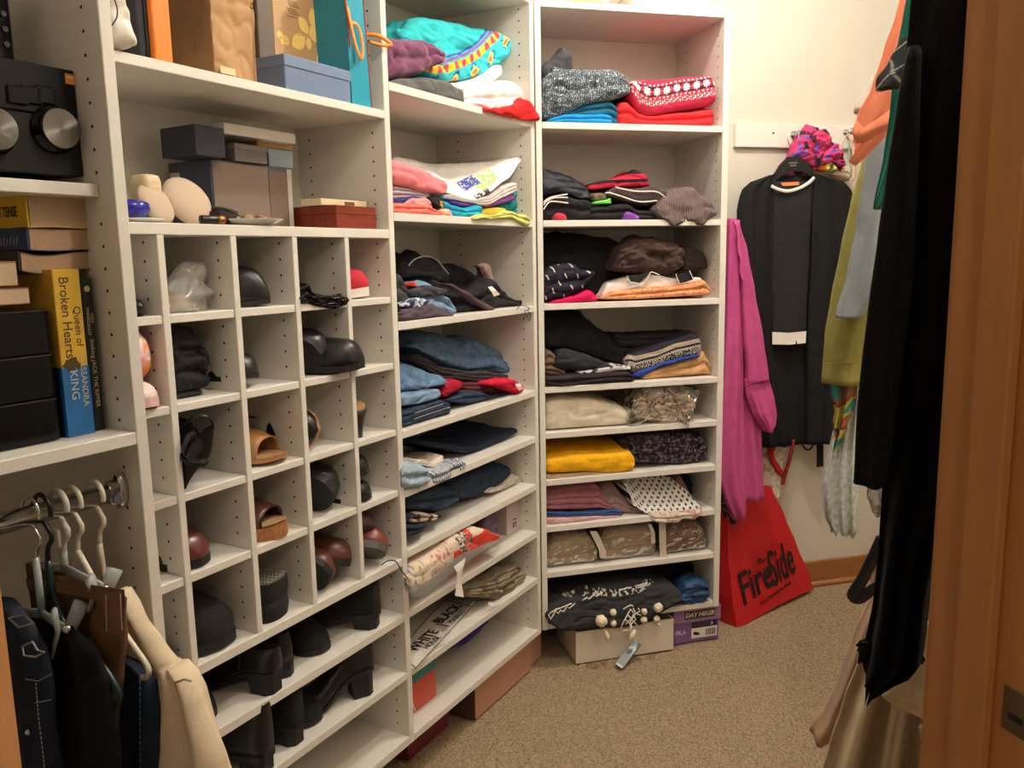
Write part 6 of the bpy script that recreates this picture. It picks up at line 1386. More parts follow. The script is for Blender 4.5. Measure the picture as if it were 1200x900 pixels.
# ---------------------------------------------------------------- hanging clothes: a garment hangs across the rail, in a plane s = const
def hang_px(s, pts, F=F1):
    return [(-a, z) for a, z in (qs(x, y, s, F) for x, y in pts)]
def hang(name, label, cat, s, L, R, m, parent=None, F=F1, pname='body', **kw):
    mb, ac, z0, cols = drape_mb(hang_px(s, L, F), hang_px(s, R, F), **kw)
    rz = F.rz - PI / 2
    if parent is None:
        o = thing(name, label, cat, F.w(s, -ac, z0), rz); off = Vector((0, 0, 0))
    else:
        o = parent; off = ploc(o, F.w(s, -ac, z0))
    mb.v = [(v[0] + off.x, v[1] + off.y, v[2] + off.z) for v in mb.v]
    part(pname, mb, m, o, True, cols=cols)
    return o
def spts(o, s, pts, ds=0.0, F=F1):
    return [ploc(o, F.w(s - ds, *qs(x, y, s - ds, F))) for x, y in pts]
M_CREAM = fab('cream_cotton', (224, 204, 174), var=0.06)
M_CLIP = mat('clear_plastic_grey', (206, 212, 214), 0.15, trans=0.35)
M_WHG = mat('white_hanger', (222, 212, 190), 0.35)
def dashes(o, s, pts, ds, gap=0.006):
    P_ = [Vector(p) for p in spts(o, s, pts, ds)]; mb = MB()
    for a, b in zip(P_, P_[1:]):
        n_ = max(1, int((b - a).length / gap))
        for i in range(n_): mb.tube([a.lerp(b, i / n_), a.lerp(b, (i + 0.62) / n_)], 0.0007, 4)
    return mb
# cream shirt on a white hanger, farthest along the rail
cs = hang('shirt', 'cream long sleeved shirt hanging at the end of the left rail', 'shirt', 0.700, [(140, 690), (138, 760), (150, 830), (160, 960)], [(146, 692), (162, 715), (190, 757), (222, 795), (222, 830), (228, 960)], M_CREAM, waves=2, amp=0.006, thick=0.05, seed=301)
hang('', '', '', 0.692, [(196, 800), (190, 850), (186, 960)], [(212, 782), (226, 798), (236, 820), (262, 890), (284, 970)], M_CREAM, cs, pname='sleeve', waves=2, amp=0.010, thick=0.07, seed=302)
part('shoulder_seam', MB().tube(spts(cs, 0.690, [(206, 800), (216, 796), (224, 798)], 0.03), 0.0016, 5), fab('seam_cream', (196, 172, 138)), cs, True)
def hook(o, s, x, ytop, m, r=0.0032, R0=0.019, drop=0.07):
    n, _ = qs(x, ytop, s)
    pts = []
    for i in range(11):
        a = math.radians(-40 + 220 * i / 10)
        pts.append(F1.w(s, RN + R0 * math.cos(a), RZ0 + 0.010 + (R0) * math.sin(a)))
    pts = pts[:8]
    pts = [F1.w(s, RN + 0.02 * math.cos(a), RZ0 + 0.004 + 0.021 * math.sin(a)) for a in [math.radians(200 - 20 * i) for i in range(11)]]
    pts += [F1.w(s, RN - 0.016, RZ0 - 0.03), F1.w(s, RN - 0.004, RZ0 - 0.05), F1.w(s, RN, RZ0 - drop)]
    part('hook', MB().tube(smooth_path([ploc(o, p) for p in pts], 3), r, 8), m, o, True)
def hanger(label, s, m, arm, r=0.0042, hm=None, hr=0.0036, flat=1.0):
    o = thing('clothes_hanger', label, 'hanger', F1.w(s, RN, RZ0 - 0.08), F1.rz - PI / 2)
    hook(o, s, 0, 0, hm or m, hr)
    z0 = RZ0 - 0.07
    ctr = F1.w(s, RN, z0)
    path = [ploc(o, ctr)] + [Vector(p) for p in spts(o, s, arm)]
    part('arm', MB().tube(smooth_path(path, 4), r, 8, flat), m, o, True)
    mir = []
    for p in path: mir.append(Vector((-p.x, p.y, p.z)))
    c = ploc(o, ctr).x
    mir = [Vector((2 * c - p.x, p.y, p.z)) for p in path]
    part('arm', MB().tube(smooth_path(mir, 4), r, 8, flat), m, o, True)
    return o
hanger('white tubular hanger inside the cream shirt', 0.700, M_WHG, [(130, 715), (150, 748), (168, 770), (174, 785), (170, 795)])
hanger('white tubular hanger in front of the cream shirt, holding blue jeans', 0.666, M_WHG, [(128, 712), (146, 742), (160, 762), (171, 778), (174, 786), (172, 793), (167, 794)])
# blue jeans
bj = hang('jeans', 'mid blue jeans folded over a hanger beside the cream shirt', 'jeans', 0.676, [(128, 765), (128, 800), (130, 960)], [(146, 768), (166, 780), (182, 795), (188, 830), (192, 960)], M_JEAND, waves=2, amp=0.008, thick=0.04, seed=305)
part('seam', dashes(bj, 0.676, [(164, 790), (164, 840), (165, 950)], 0.026, 0.009), M_JEAN, bj, kind='stuff')
# brown trousers on a clip hanger
bt = hang('trousers', 'brown trousers clipped by the waistband to a clear hanger', 'trousers', 0.648, [(35, 678), (40, 740), (70, 860), (80, 960)], [(137, 690), (147, 693), (146, 735), (141, 790), (138, 850), (138, 960)], fab('brown_twill', (112, 84, 58), var=0.2), waves=2, amp=0.008, thick=0.035, seed=307)
part('waistband', MB().grid([spts(bt, 0.648, [(30, 678), (85, 682), (146, 691)], 0.024), spts(bt, 0.648, [(32, 690), (85, 697), (146, 712)], 0.024)]), fab('brown_band', (124, 94, 66)), bt)
part('side_seam', MB().grid([spts(bt, 0.648, [(121, 694), (144, 691)], 0.026), spts(bt, 0.648, [(122, 720), (145, 726)], 0.028), spts(bt, 0.648, [(129, 744), (144, 742)], 0.026)]), fab('rust_facing', (136, 96, 76)), bt)
part('stitching', MB().tube(spts(bt, 0.648, [(124, 697), (125, 740)], 0.030), 0.0008, 4).tube(spts(bt, 0.648, [(141, 696), (143, 738)], 0.030), 0.0008, 4), M_THREAD, bt)
def clip_hanger(label, s, bar, clip, m, hm, tagged=False):
    o = thing('clip_hanger', label, 'hanger', F1.w(s, RN, RZ0 - 0.08), F1.rz - PI / 2)
    hook(o, s, 0, 0, hm, 0.0022 if hm is M_CHROME else 0.0042)
    part('stem', MB().tube([ploc(o, F1.w(s, RN, RZ0 - 0.06)), ploc(o, F1.w(s, RN, qs(*bar[0], s)[1] + 0.008))], 0.005, 8), m, o, True)
    part('bar', MB().tube([ploc(o, F1.w(s, RN, qs(*bar[0], s)[1] + 0.012))] + [Vector(p) for p in spts(o, s, bar)], 0.0075, 8, 0.45), m, o, True)
    c = ploc(o, F1.w(s, RN, RZ0)).x
    part('bar', MB().tube([ploc(o, F1.w(s, RN, qs(*bar[0], s)[1] + 0.012))] + [Vector((2 * c - p.x, p.y, p.z)) for p in spts(o, s, bar)], 0.0075, 8, 0.45), m, o, True)
    cm = MB()
    for dy in (-0.012, 0.012):
        P_ = [Vector(p) + Vector((0, dy * k, 0)) for p, k in zip(spts(o, s, clip), (1.6, 0.8, 1.1))]
        cm = MB().tube(P_, [0.011, 0.009, 0.008], 8, 0.4)
        part('clip_jaw', cm, m, o, True)
    part('clip_spring', MB().tube([Vector(spts(o, s, clip)[1]) + Vector((-0.012, 0, 0)), Vector(spts(o, s, clip)[1]) + Vector((0.012, 0, 0))], 0.006, 8), M_CHROME, o, True)
    if tagged: part('size_tag', MB().box(-0.004, 0.006, -0.009, -0.004, 0.025, 0.05, 0.001), M_WHITEP, o)
    return o
clip_hanger('clear plastic clip hanger with white size tag holding brown trousers', 0.645, [(120, 688)], [(120, 672), (119, 690), (116, 710)], M_CLIP, mat('milky_hanger', (206, 202, 194), 0.3), True)
# black trousers
bp = hang('trousers', 'black trousers hanging between the brown pair and the belted jeans', 'trousers', 0.612, [(10, 742), (15, 800), (25, 960)], [(88, 740), (112, 765), (124, 800), (132, 850), (140, 960)], M_BLK, waves=3, amp=0.010, thick=0.04, seed=311)
clip_hanger('clear plastic clip hanger with steel hook above black trousers', 0.606, [(78, 738)], [(80, 712), (76, 736), (72, 764)], M_CLIP, M_CHROME)
hanger('black hanger with dark green arm sticking out of black trousers', 0.622, mat('dark_green_plastic', (18, 52, 50), 0.3), [(70, 720), (100, 758), (122, 782), (138, 808), (140, 820), (134, 827), (124, 824), (114, 817)], 0.004, M_BLACKP)
M_THREADK = mat('jean_thread', (150, 148, 142), 0.8)
# belted jeans, nearest
dj = hang('jeans', 'dark stitched jeans with belt loops, nearest on the left rail', 'jeans', 0.575, [(-30, 700), (-25, 800), (-15, 960)], [(22, 712), (40, 735), (52, 760), (60, 810), (62, 850), (74, 960)], fab('dark_denim', (38, 44, 58), var=0.25), waves=2, amp=0.008, thick=0.045, seed=315)
part('stitching', dashes(dj, 0.575, [(42, 800), (45, 840), (50, 880), (56, 940)], 0.034), M_THREADK, dj, kind='stuff')
part('stitching', MB().tube(spts(dj, 0.575, [(30, 796), (45, 798), (60, 790)], 0.034), 0.0006, 4), M_THREADK, dj)
part('stitching', MB().tube(spts(dj, 0.575, [(40, 824), (60, 820)], 0.034), 0.0006, 4), M_THREADK, dj)
for pts in ([(26, 758), (28, 768), (42, 770), (52, 764)], [(38, 752), (44, 762), (52, 764)], [(26, 758), (38, 752)]):
    part('belt_loop', MB().tube(spts(dj, 0.575, pts, 0.036), 0.0013, 5), M_THREADK, dj)
part('belt_buckle', MB().tube(spts(dj, 0.575, [(10, 724), (28, 720), (40, 730), (22, 735), (10, 724)], 0.036), 0.0012, 5), M_CHROME, dj)
part('rivet', MB().ball(spts(dj, 0.575, [(33, 858)], 0.036)[0], 0.004, 8), M_CHROME, dj)
# ================================================================ hook rail and clothes on the back wall
hr = thing('hook_rail', 'white board with coat hooks fixed to the back wall', 'hook rail', F3.w(0.858, DB - 0.0205, 1.75), F3.rz)
zr1, zr2 = q(F3, 859, 172, DB - 0.02)[1] - 1.75, q(F3, 860, 144, DB - 0.02)[1] - 1.75
part('board', MB().box(0, 0.86, 0, 0.0195, zr1, zr2, 0.0015), M_MEL, hr)
for x in (906, 1010):
    s, z = q(F3, x, 156, DB - 0.02)
    part('screw_cap', MB().lathe([(0.004, -0.0005), (0.004, -0.001), (0.001, -0.0012)], 12, (s - 0.858, 0, z - 1.75), 'y'), M_HOLE, hr)
HK = []
for x, y in ((931, 158), (993, 155)):
    s, z = q(F3, x, y, DB - 0.03); a, b = s - 0.858, z - 1.75
    part('coat_hook', MB().lathe([(0.012, -0.0002), (0.012, -0.003), (0.005, -0.004), (0.005, -0.028), (0.011, -0.030), (0.013, -0.036), (0.009, -0.041), (0.001, -0.042)], 18, (a, 0, b), 'y').tube([(a, -0.003, b - 0.004), (a, -0.02, b - 0.03), (a, -0.045, b - 0.045), (a, -0.055, b - 0.03)], 0.004, 8), M_CHROME, hr, True)
def wall(name, label, cat, D, L, R, m, parent=None, pname='body', **kw):
    Lp, Rp = [q(F3, x, y, D) for x, y in L], [q(F3, x, y, D) for x, y in R]
    mb, ac, z0, cols = drape_mb(Lp, Rp, **kw)
    if parent is None:
        o = thing(name, label, cat, F3.w(ac, D, z0), F3.rz); off = Vector((0, 0, 0))
    else:
        o = parent; off = ploc(o, F3.w(ac, D, z0))
    mb.v = [(v[0] + off.x, v[1] + off.y, v[2] + off.z) for v in mb.v]
    part(pname, mb, m, o, True, cols=cols)
    return o
def wpts(o, D, pts): return [ploc(o, F3.w(*(lambda a: (a[0], D, a[1]))(q(F3, x, y, D)))) for x, y in pts]
M_BCARD = fab('black_knit', (24, 23, 25), var=0.2, bump=0.6, bscale=260)
cd = wall('cardigan', 'long black open cardigan on a black hanger under the hook rail', 'cardigan', 2.735, [(900, 208), (893, 300), (888, 400), (893, 470), (896, 520)], [(958, 206), (965, 300), (970, 400), (974, 470), (975, 517)], M_BCARD, pname='back_panel', waves=3, amp=0.008, thick=0.03, seed=401)
wall('', '', '', 2.700, [(903, 205), (880, 213), (868, 224), (864, 245), (866, 300), (868, 360), (876, 430), (885, 480), (891, 521)], [(905, 205), (907, 230), (906, 300), (906, 400), (910, 470), (926, 521)], M_BCARD, cd, 'front_panel', waves=2.5, amp=0.008, thick=0.045, seed=402)
wall('', '', '', 2.700, [(953, 205), (952, 230), (950, 300), (946, 400), (945, 519)], [(955, 204), (980, 208), (994, 216), (1001, 232), (1003, 300), (996, 400), (985, 460), (977, 518)], M_BCARD, cd, 'front_panel', waves=2.5, amp=0.008, thick=0.045, seed=403)
ts = wall('tee', 'black tee with white neckline and hem layered inside the cardigan', 'shirt', 2.700, [(905, 218), (904, 300), (905, 403)], [(952, 213), (948, 300), (944, 403)], fab('tee_black', (38, 36, 40), var=0.15), waves=1, amp=0.004, thick=0.03, seed=404)
part('neckline', MB().tube(smooth_path(wpts(ts, 2.680, [(904, 218), (912, 222), (924, 224), (938, 220), (948, 214), (954, 208)])), 0.0062, 8, 0.6), M_WHT, ts, True)
part('hem_band', MB().grid([wpts(ts, 2.6795, [(905, 389), (925, 390), (945, 388)]), wpts(ts, 2.6795, [(905, 403.5), (925, 404), (944, 402)])]), M_WHT, ts)
part('neck_label', MB().grid([wpts(ts, 2.692, [(915, 214), (937, 213)]), wpts(ts, 2.690, [(917, 218), (936, 217)])]), mat('orange_label', (214, 130, 62), 0.7), ts)
hg = thing('clothes_hanger', 'black plastic hanger hooked on the coat hook', 'hanger', F3.w(q(F3, 930, 195, 2.715)[0], 2.715, q(F3, 930, 195, 2.715)[1]), F3.rz)
part('wire_hook', MB().tube(smooth_path(wpts(hg, 2.735, [(926, 172), (923, 163), (927, 155), (934, 155), (936, 163), (931, 172), (927, 180), (929, 189)]), 4), 0.0022, 7), M_CHROME, hg, True)
sh = MB()
Lh = [wpts(hg, 2.708, [(908, 204), (915, 193), (922, 186), (931, 183), (938, 185), (948, 193), (956, 204)]), wpts(hg, 2.708, [(905, 214), (914, 208), (922, 202), (931, 200), (940, 201), (948, 205), (958, 212)])]
Lb = [[p + Vector((0, 0.012, 0)) for p in r] for r in Lh]
sh.grid([Lh[0], Lh[1], Lb[1], Lb[0], Lh[0]])
part('shoulder_piece', sh, M_BLACKP, hg)
for y, w_ in ((190.5, 9), (193.5, 6)):
    part('hanger_print', MB().grid([wpts(hg, 2.7065, [(930 - w_ / 2 - 1, y), (930 + w_ / 2, y - 0.4)]), wpts(hg, 2.7065, [(930 - w_ / 2 - 1, y + 1.2), (930 + w_ / 2, y + 0.8)])]), mat('grey_print', (130, 130, 134), 0.6), hg)
def tie(u, s, v, tp):
    a = nz2(s, v, 32) + 0.5 * nz2(s + 5, v, 60)
    if a > 0.28: return (0.16, 0.09, 0.42)
    if a < -0.30: return (0.05, 0.03, 0.05)
    return (0.62, 0.05, 0.16)
cl('scarf', 'pink scarf with violet and black blotches bunched on the coat hook', 'scarf', F3, 2.700, t('H', 468, 370, 490, 310, 530, 265, 575, 238, 640, 238, 672, 262, 700, 320, 745, 385, 774, 455), t('H', 468, 420, 540, 455, 600, 502, 650, 470, 700, 450, 774, 468), M_V, seed=411, k=1, nu=120, nf=70, wr=0.020, freq=20, dep=0.07, box=1, pat=tie, rmax=0.05)
cl('scarf', 'pink and violet scarf end showing through the hanger opening', 'scarf', F3, 2.742, t('H', 355, 545, 400, 505, 470, 500, 545, 520), t('H', 355, 555, 420, 562, 480, 560, 545, 535), M_V, seed=412, k=1, nu=60, nf=30, wr=0.008, dep=0.03, box=1, pat=tie)
cl('scarf', 'yellow and orange patterned scarf tip under the pink scarf', 'scarf', F3, 2.726, t('H', 600, 470, 625, 440, 680, 440, 722, 490), t('H', 600, 500, 660, 505, 722, 494), M_V, seed=413, k=1, nu=50, nf=30, wr=0.006, dep=0.03, box=1, pat=lambda u, s, v, tp: (0.75, 0.16, 0.04) if u < 0.35 else ((0.72, 0.66, 0.12) if nz2(s, v, 60) > -0.3 else (0.1, 0.12, 0.05)))
cl('shirt', 'beige top hanging behind the cardigan shoulder', 'shirt', F3, 2.752, t('H', 670, 510, 730, 480, 800, 470), t('H', 670, 520, 780, 560, 800, 560), fab('beige_top', (206, 184, 156)), seed=414, k=2, wr=0.006, dep=0.02, box=1)
pk = thing('camisole', 'pale pink straps hanging from the second coat hook', 'camisole', F3.w(1.33, 2.74, 1.70), F3.rz)
part('strap', MB().tube(smooth_path(wpts(pk, 2.748, [(993, 158), (988, 166), (986, 180), (990, 196)])), 0.004, 6, 0.3), fab('shell_pink', (222, 176, 164)), pk, True)
part('strap', MB().tube(smooth_path(wpts(pk, 2.746, [(993, 158), (999, 168), (1001, 190), (1000, 212)])), 0.006, 6, 0.3), fab('shell_pink', (222, 176, 164)), pk, True)
part('strap', MB().tube(smooth_path(wpts(pk, 2.752, [(992, 158), (995, 170), (995, 192), (996, 205)])), 0.004, 6, 0.3), fab('mint_strap', (150, 180, 160)), pk, True)
# fuchsia hoodie on the side of the unit
M_FUX = fab('fuchsia', (192, 80, 140), var=0.10, bump=0.4)
hd = wall('hoodie', 'fuchsia jersey jacket hanging on the side of the shelf unit', 'jacket', 2.545, [(854, 257), (852, 300), (850, 370), (846, 440), (844, 520), (844, 560), (850, 585), (858, 604)], [(860, 256), (866, 300), (869, 370), (870, 440), (871, 520), (872, 570), (873, 606)], M_FUX, waves=1.5, amp=0.007, thick=0.055, seed=421)
wall('', '', '', 2.565, [(866, 340), (868, 420), (869, 500), (870, 577)], [(872, 340), (884, 420), (890, 500), (892, 540), (895, 584)], M_FUX, hd, 'front_panel', waves=1.5, amp=0.007, thick=0.05, seed=422)
wall('', '', '', 2.530, [(858, 258), (865, 290), (868, 340), (871, 400), (874, 430), (874, 436)], [(866, 262), (875, 295), (884, 345), (893, 400), (899, 440), (900, 447)], M_FUX, hd, 'sleeve', waves=1, amp=0.004, thick=0.05, seed=423)
wall('', '', '', 2.528, [(873, 444), (874, 462), (880, 482), (892, 500), (896, 504)], [(900, 445), (905, 466), (907, 485), (905, 496), (899, 505)], M_FUX, hd, 'gathered_cuff', waves=5, amp=0.007, thick=0.06, seed=424, wr=0.006)
part('cuff_seam', MB().tube(smooth_path(wpts(hd, 2.502, [(873, 452), (880, 449), (890, 447), (899, 445)])), 0.0028, 6), fab('fuchsia_seam', (170, 50, 124)), hd, True)
part('ruffle', MB().tube(smooth_path(wpts(hd, 2.50, [(863, 262), (866, 280), (866, 292), (869, 305), (868, 318), (872, 330)]), 5), 0.006, 8, 0.6), M_FUX, hd, True)
hw = thing('wall_hook', 'white plastic hook on the side panel above the fuchsia jacket', 'hook', F3.w(0.6412, 2.53, q(F3, 852, 258, 2.53)[1]), F3.rz)
part('hook_plate', MB().box(0.0, 0.004, -0.012, 0.012, -0.03, 0.03, 0.0015), M_WHITEP, hw)
part('hook_prong', MB().tube([(0.004, 0, -0.012), (0.016, 0, -0.016), (0.020, 0, -0.002)], 0.004, 8), M_WHITEP, hw, True)
wall('skirt', 'black flower dotted skirt hem behind the fuchsia jacket', 'skirt', 2.62, [(846, 560), (845, 590), (850, 612)], [(866, 560), (868, 590), (862, 612)], M_V, waves=1, amp=0.003, thick=0.03, seed=426, nz=40, pat=lambda u, a, z, sa: (0.22, 0.21, 0.19) if nz2(a, z, 130) > 0.28 else (0.025, 0.024, 0.026))
fl_ = wall('dress', 'white floral dress with red straps behind the black cardigan', 'dress', 2.745, [(897, 505), (893, 540), (894, 565), (903, 582)], [(928, 505), (919, 540), (916, 565), (912, 582)], M_V, waves=2, amp=0.004, thick=0.03, seed=427, nz=50, pat=lambda u, a, z, sa: (0.40, 0.30, 0.24) if nz2(a, z, 60) > 0.25 else (0.62, 0.54, 0.44))
M_REDR = fab('red_ribbon', (186, 24, 34))
part('red_strap', MB().tube(smooth_path(wpts(fl_, 2.722, [(902, 526), (906, 540), (912, 550), (917, 556)])), 0.011, 6, 0.25), M_REDR, fl_, True)
part('red_strap', MB().tube(smooth_path(wpts(fl_, 2.722, [(930, 515), (926, 535), (921, 552), (917, 568)])), 0.009, 6, 0.25), fab('dull_red', (138, 40, 40)), fl_, True)
part('red_bow', MB().ball(wpts(fl_, 2.718, [(905, 527)])[0], 0.013, 10, (1, 0.4, 1), 0.4, 3), M_REDR, fl_, True)
bs = thing('strap', 'black strap end hanging below the cardigan hem', 'strap', F3.w(*(lambda a: (a[0], 2.765, a[1]))(q(F3, 961, 530, 2.765))), F3.rz)
part('webbing', MB().tube(wpts(bs, 2.765, [(960, 500), (961, 525), (961, 547)]), 0.016, 8, 0.2), M_BLK2, bs)
mk = thing('strap', 'maroon cord loops showing below the cardigan hem', 'strap', F3.w(*(lambda a: (a[0], 2.76, a[1]))(q(F3, 946, 520, 2.76))), F3.rz)
part('cord', MB().tube(smooth_path(wpts(mk, 2.76, [(940, 505), (941, 522), (947, 527), (952, 522), (950, 508)])), 0.004, 6), fab('maroon_cord', (84, 42, 44)), mk, True)
# red shopping bag
B0, B1 = Vector((0.815, 2.850, 0.008)), Vector((1.165, 3.115, 0.030))
ax = (B1 - B0); ax.z = 0; Wb = ax.length; ax.normalize()
rzb = math.atan2(ax.y, ax.x)
rb = thing('shopping_bag', 'red fabric shopping bag with black lettering leaning by the back wall', 'bag', (B0.x, B0.y, 0.006), rzb)
def bagpt(x, y):
    """point of the bag's leaning front that is seen at x, y"""
    r = ray(x, y); o = Vector((0, 0, CAMZ)); nrm = Vector((ax.y, -ax.x, 0.16)).normalized()
    k = (Vector((B0.x, B0.y, 0.006)) - o).dot(nrm) / r.dot(nrm)
    return ploc(rb, o + r * k)
outL = [(864, 737), (858, 700), (854, 650), (852, 600), (851, 560)]
outR = [(953, 690), (946, 668), (934, 640), (920, 605), (904, 572)]
rows_f = []
for i in range(15):
    f = i / 14
    yL = 737 + (566 - 737) * f; yR = 690 + (570 - 690) * f
    xL = interp([(-y, x) for x, y in outL], -yL); xR = interp([(-y, x) for x, y in outR], -yR)
    row = []
    for j in range(17):
        k = j / 16
        p = bagpt(xL + (xR - xL) * k, yL + (yR - yL) * k + 3.5 * math.sin(PI * k) * (1 - f) * -0.6)
        p = Vector(p); p.y += 0.004 * noise.noise(Vector((k * 4, f * 5, 1)))
        row.append(p)
    rows_f.append(row)
rows_b = [[Vector((p.x + (-0.03 if j < 0 else 0), p.y + 0.09 * (1 - i / 14) * (1 - 0.85 * j / 16) + 0.010, max(p.z, 0.0))) for j, p in enumerate(r)] for i, r in enumerate(rows_f)]
full = [list(a) + list(reversed(b)) for a, b in zip(rows_f, rows_b)]
M_REDB = mat('red_nonwoven', (198, 20, 28), 0.65, var=0.05, bump=0.2, bscale=500)
part('bag_body', MB().grid(full, True, True), M_REDB, rb, False)
bx_, by_ = bagpt(872, 703), bagpt(930, 662)
dirv = (by_ - bx_); ang = math.atan2(dirv.z, math.hypot(dirv.x, dirv.y))
lean_ = math.atan2(0.16, 1)
M_INK = mat('black_bag_print', (20, 14, 16), 0.7)
def bagtext(bodyt, x, y, size, sx=1.0, bold=0.0, a=None):
    p = bagpt(x, y); p = Vector((p.x, p.y - 0.006, p.z))
    R = Matrix.Rotation(-lean_, 4, 'X') @ Matrix.Rotation(PI / 2, 4, 'X') @ Matrix.Rotation(ang if a is None else a, 4, 'Z')
    text('printed_word', bodyt, size, M_INK, rb, p, R.to_euler(), 0.0004, sx, bold=bold)
bagtext('Fire', 885, 681, 0.175, 0.74, 0.0022)
bagtext('Side', 915, 661, 0.20, 0.47, 0.0022)
bagtext('The', 891, 657, 0.036, 0.9, 0.0006)
bagtext('Food Adventures Await', 908, 694, 0.022, 0.95, 0.0003)

# ================================================================ clothes on the right rail
M_SHAG = fab('black_shag', (14, 13, 14), var=0.2, bump=1.0, bscale=160, rough=1.0)
rr_ = thing('closet_rail', 'steel closet rail above the clothes at the right', 'rail', F1.w(0.62, -0.16, 2.02), F1.rz)
part('tube', MB().tube([(0, 0, 0), (2.3, 0, 0)], 0.015, 12), M_CHROME, rr_, True)
ol = hang('shirt', 'olive green knit top with wide hem on the right rail', 'shirt', 1.95, [(1022, 150), (1010, 190), (998, 235), (986, 290), (974, 350), (967, 390), (963, 447)], [(1060, 150), (1050, 200), (1040, 300), (1030, 380), (1020, 447)], fab('olive', (156, 150, 84), var=0.08), waves=1.3, amp=0.007, thick=0.09, seed=431)
part('hem_seam', MB().tube(smooth_path(spts(ol, 1.95, [(964, 425), (980, 427), (1000, 426)], 0.052)), 0.0012, 5), fab('olive_seam', (126, 120, 50)), ol, True)
hang('shirt', 'grey blue satin blouse with creased sleeve on the right rail', 'shirt', 1.872, [(1020, 150), (1011, 210), (1002, 270), (992, 325), (981, 364), (981, 367)], [(1060, 150), (1042, 230), (1035, 300), (1024, 345), (1012, 371), (1010, 372)], fab('satin_grey', (144, 152, 158), rough=0.35, var=0.06), waves=1, amp=0.004, thick=0.07, seed=432, wr=0.010, nz=60)
sc = hang('scarf', 'silk scarf with turquoise, yellow and rust leaves below the olive top', 'scarf', 1.975, [(972, 430), (974, 462), (978, 480), (976, 497), (979, 512), (979, 525)], [(1008, 430), (1004, 462), (998, 485), (992, 504), (984, 518), (980, 526)], M_V, waves=2.5, amp=0.010, thick=0.05, seed=433, nz=90, nu=90, pat=lambda u, a, z, sa: (lambda c: (0.04, 0.36, 0.34) if c > 0.30 else (0.60, 0.52, 0.10) if c > 0.12 else (0.03, 0.03, 0.03) if c > 0.05 else (0.55, 0.10, 0.05) if c > -0.10 else (0.30, 0.16, 0.08) if u > 0.4 else (0.06, 0.30, 0.30))(nz2(a, z, 26)))
shw = hang('shawl', 'pale grey lace shawl hanging in a ragged point near the back wall', 'shawl', 2.012, [(994, 330), (990, 425), (984, 470), (972, 525), (965, 560), (963, 580), (969, 605), (975, 616)], [(1012, 330), (1012, 425), (1010, 470), (1006, 525), (1006, 580), (1006, 615), (1004, 625)], fab('lace_grey', (206, 212, 208), var=0.30, vscale=90, bump=1.0, bscale=130), waves=3, amp=0.012, thick=0.085, seed=434, wr=0.008, jag=0.016)
part('hanging_loop', MB().tube(smooth_path(spts(shw, 2.012, [(1004, 345), (1030, 250)]) + [ploc(shw, F1.w(2.012, -0.10, 1.85)), ploc(shw, F1.w(2.012, -0.16, 2.006))], 4), 0.003, 6), M_CHAR, shw, True)
co = hang('shirt', 'coral orange top with draped collar at the top of the right rail', 'shirt', 1.50, [(1064, -30), (1050, 20), (1036, 60), (1022, 105), (1006, 135), (1000, 155), (1004, 178), (998, 188)], [(1090, -30), (1075, 30), (1062, 90), (1054, 130), (1040, 155), (1015, 180), (1000, 192)], fab('coral_knit', (246, 146, 112), var=0.05), waves=1.5, amp=0.010, thick=0.06, seed=435)
part('collar_fold', MB().grid([spts(co, 1.5, [(1003, 140), (1012, 150), (1030, 138), (1052, 122)], 0.045), spts(co, 1.5, [(1000, 156), (1008, 160), (1028, 150), (1050, 140)], 0.06), spts(co, 1.5, [(1003, 168), (1012, 168), (1030, 158), (1048, 150)], 0.05)]), fab('coral_knit', (238, 128, 88)), co, True)
hang('shirt', 'white collar tip peeping out left of the coral top', 'shirt', 1.545, [(1040, 60), (1014, 108), (1002, 122), (1001, 124)], [(1050, 60), (1028, 108), (1018, 128), (1010, 132)], M_WHT, waves=1, amp=0.002, thick=0.03, seed=436, nz=10)
hang('shirt', 'emerald green shirt edge between coral top and black coat', 'shirt', 1.30, [(1068, -30), (1058, 20), (1049, 70), (1043, 130), (1035, 185), (1025, 236), (1024, 242)], [(1100, -30), (1090, 50), (1075, 130), (1060, 180), (1034, 243), (1030, 245)], fab('emerald', (22, 112, 96)), waves=1.5, amp=0.008, thick=0.04, seed=437)
hang('shirt', 'dark plaid shirt cuff between coral top and black coat', 'shirt', 1.22, [(1056, 45), (1040, 75), (1027, 92), (1026, 97)], [(1080, 45), (1075, 80), (1060, 100), (1050, 103)], M_V, waves=1, amp=0.004, thick=0.03, seed=438, nz=50, nu=60, pat=lambda u, a, z, sa: (0.40, 0.38, 0.34) if ((a + z) % 0.035) < 0.003 or ((a - z) % 0.045) < 0.003 else (0.03, 0.035, 0.04))
bc_ = hang('coat', 'long black knit coat filling the right of the closet', 'coat', 0.97, [(1072, -60), (1066, 20), (1060, 80), (1054, 200), (1046, 330), (1040, 450), (1035, 560), (1030, 640), (1024, 700), (1014, 752), (1012, 772), (1020, 796)], [(1230, -60), (1230, 200), (1200, 400), (1150, 550), (1100, 640), (1091, 690), (1086, 740), (1082, 770), (1050, 786), (1026, 797)], M_SHAG, waves=3, amp=0.014, thick=0.09, seed=441, nz=70, nu=70, hem=0.01, wr=0.006)
hang('', '', '', 0.93, [(1064, 60), (1052, 120), (1040, 200), (1029, 280), (1018, 360), (1011, 420), (1006, 480), (1003, 554)], [(1080, 60), (1076, 200), (1070, 330), (1058, 430), (1048, 500), (1040, 563)], M_SHAG, bc_, pname='sleeve', waves=1, amp=0.006, thick=0.08, seed=442)
fr = MB()
random.seed(5)
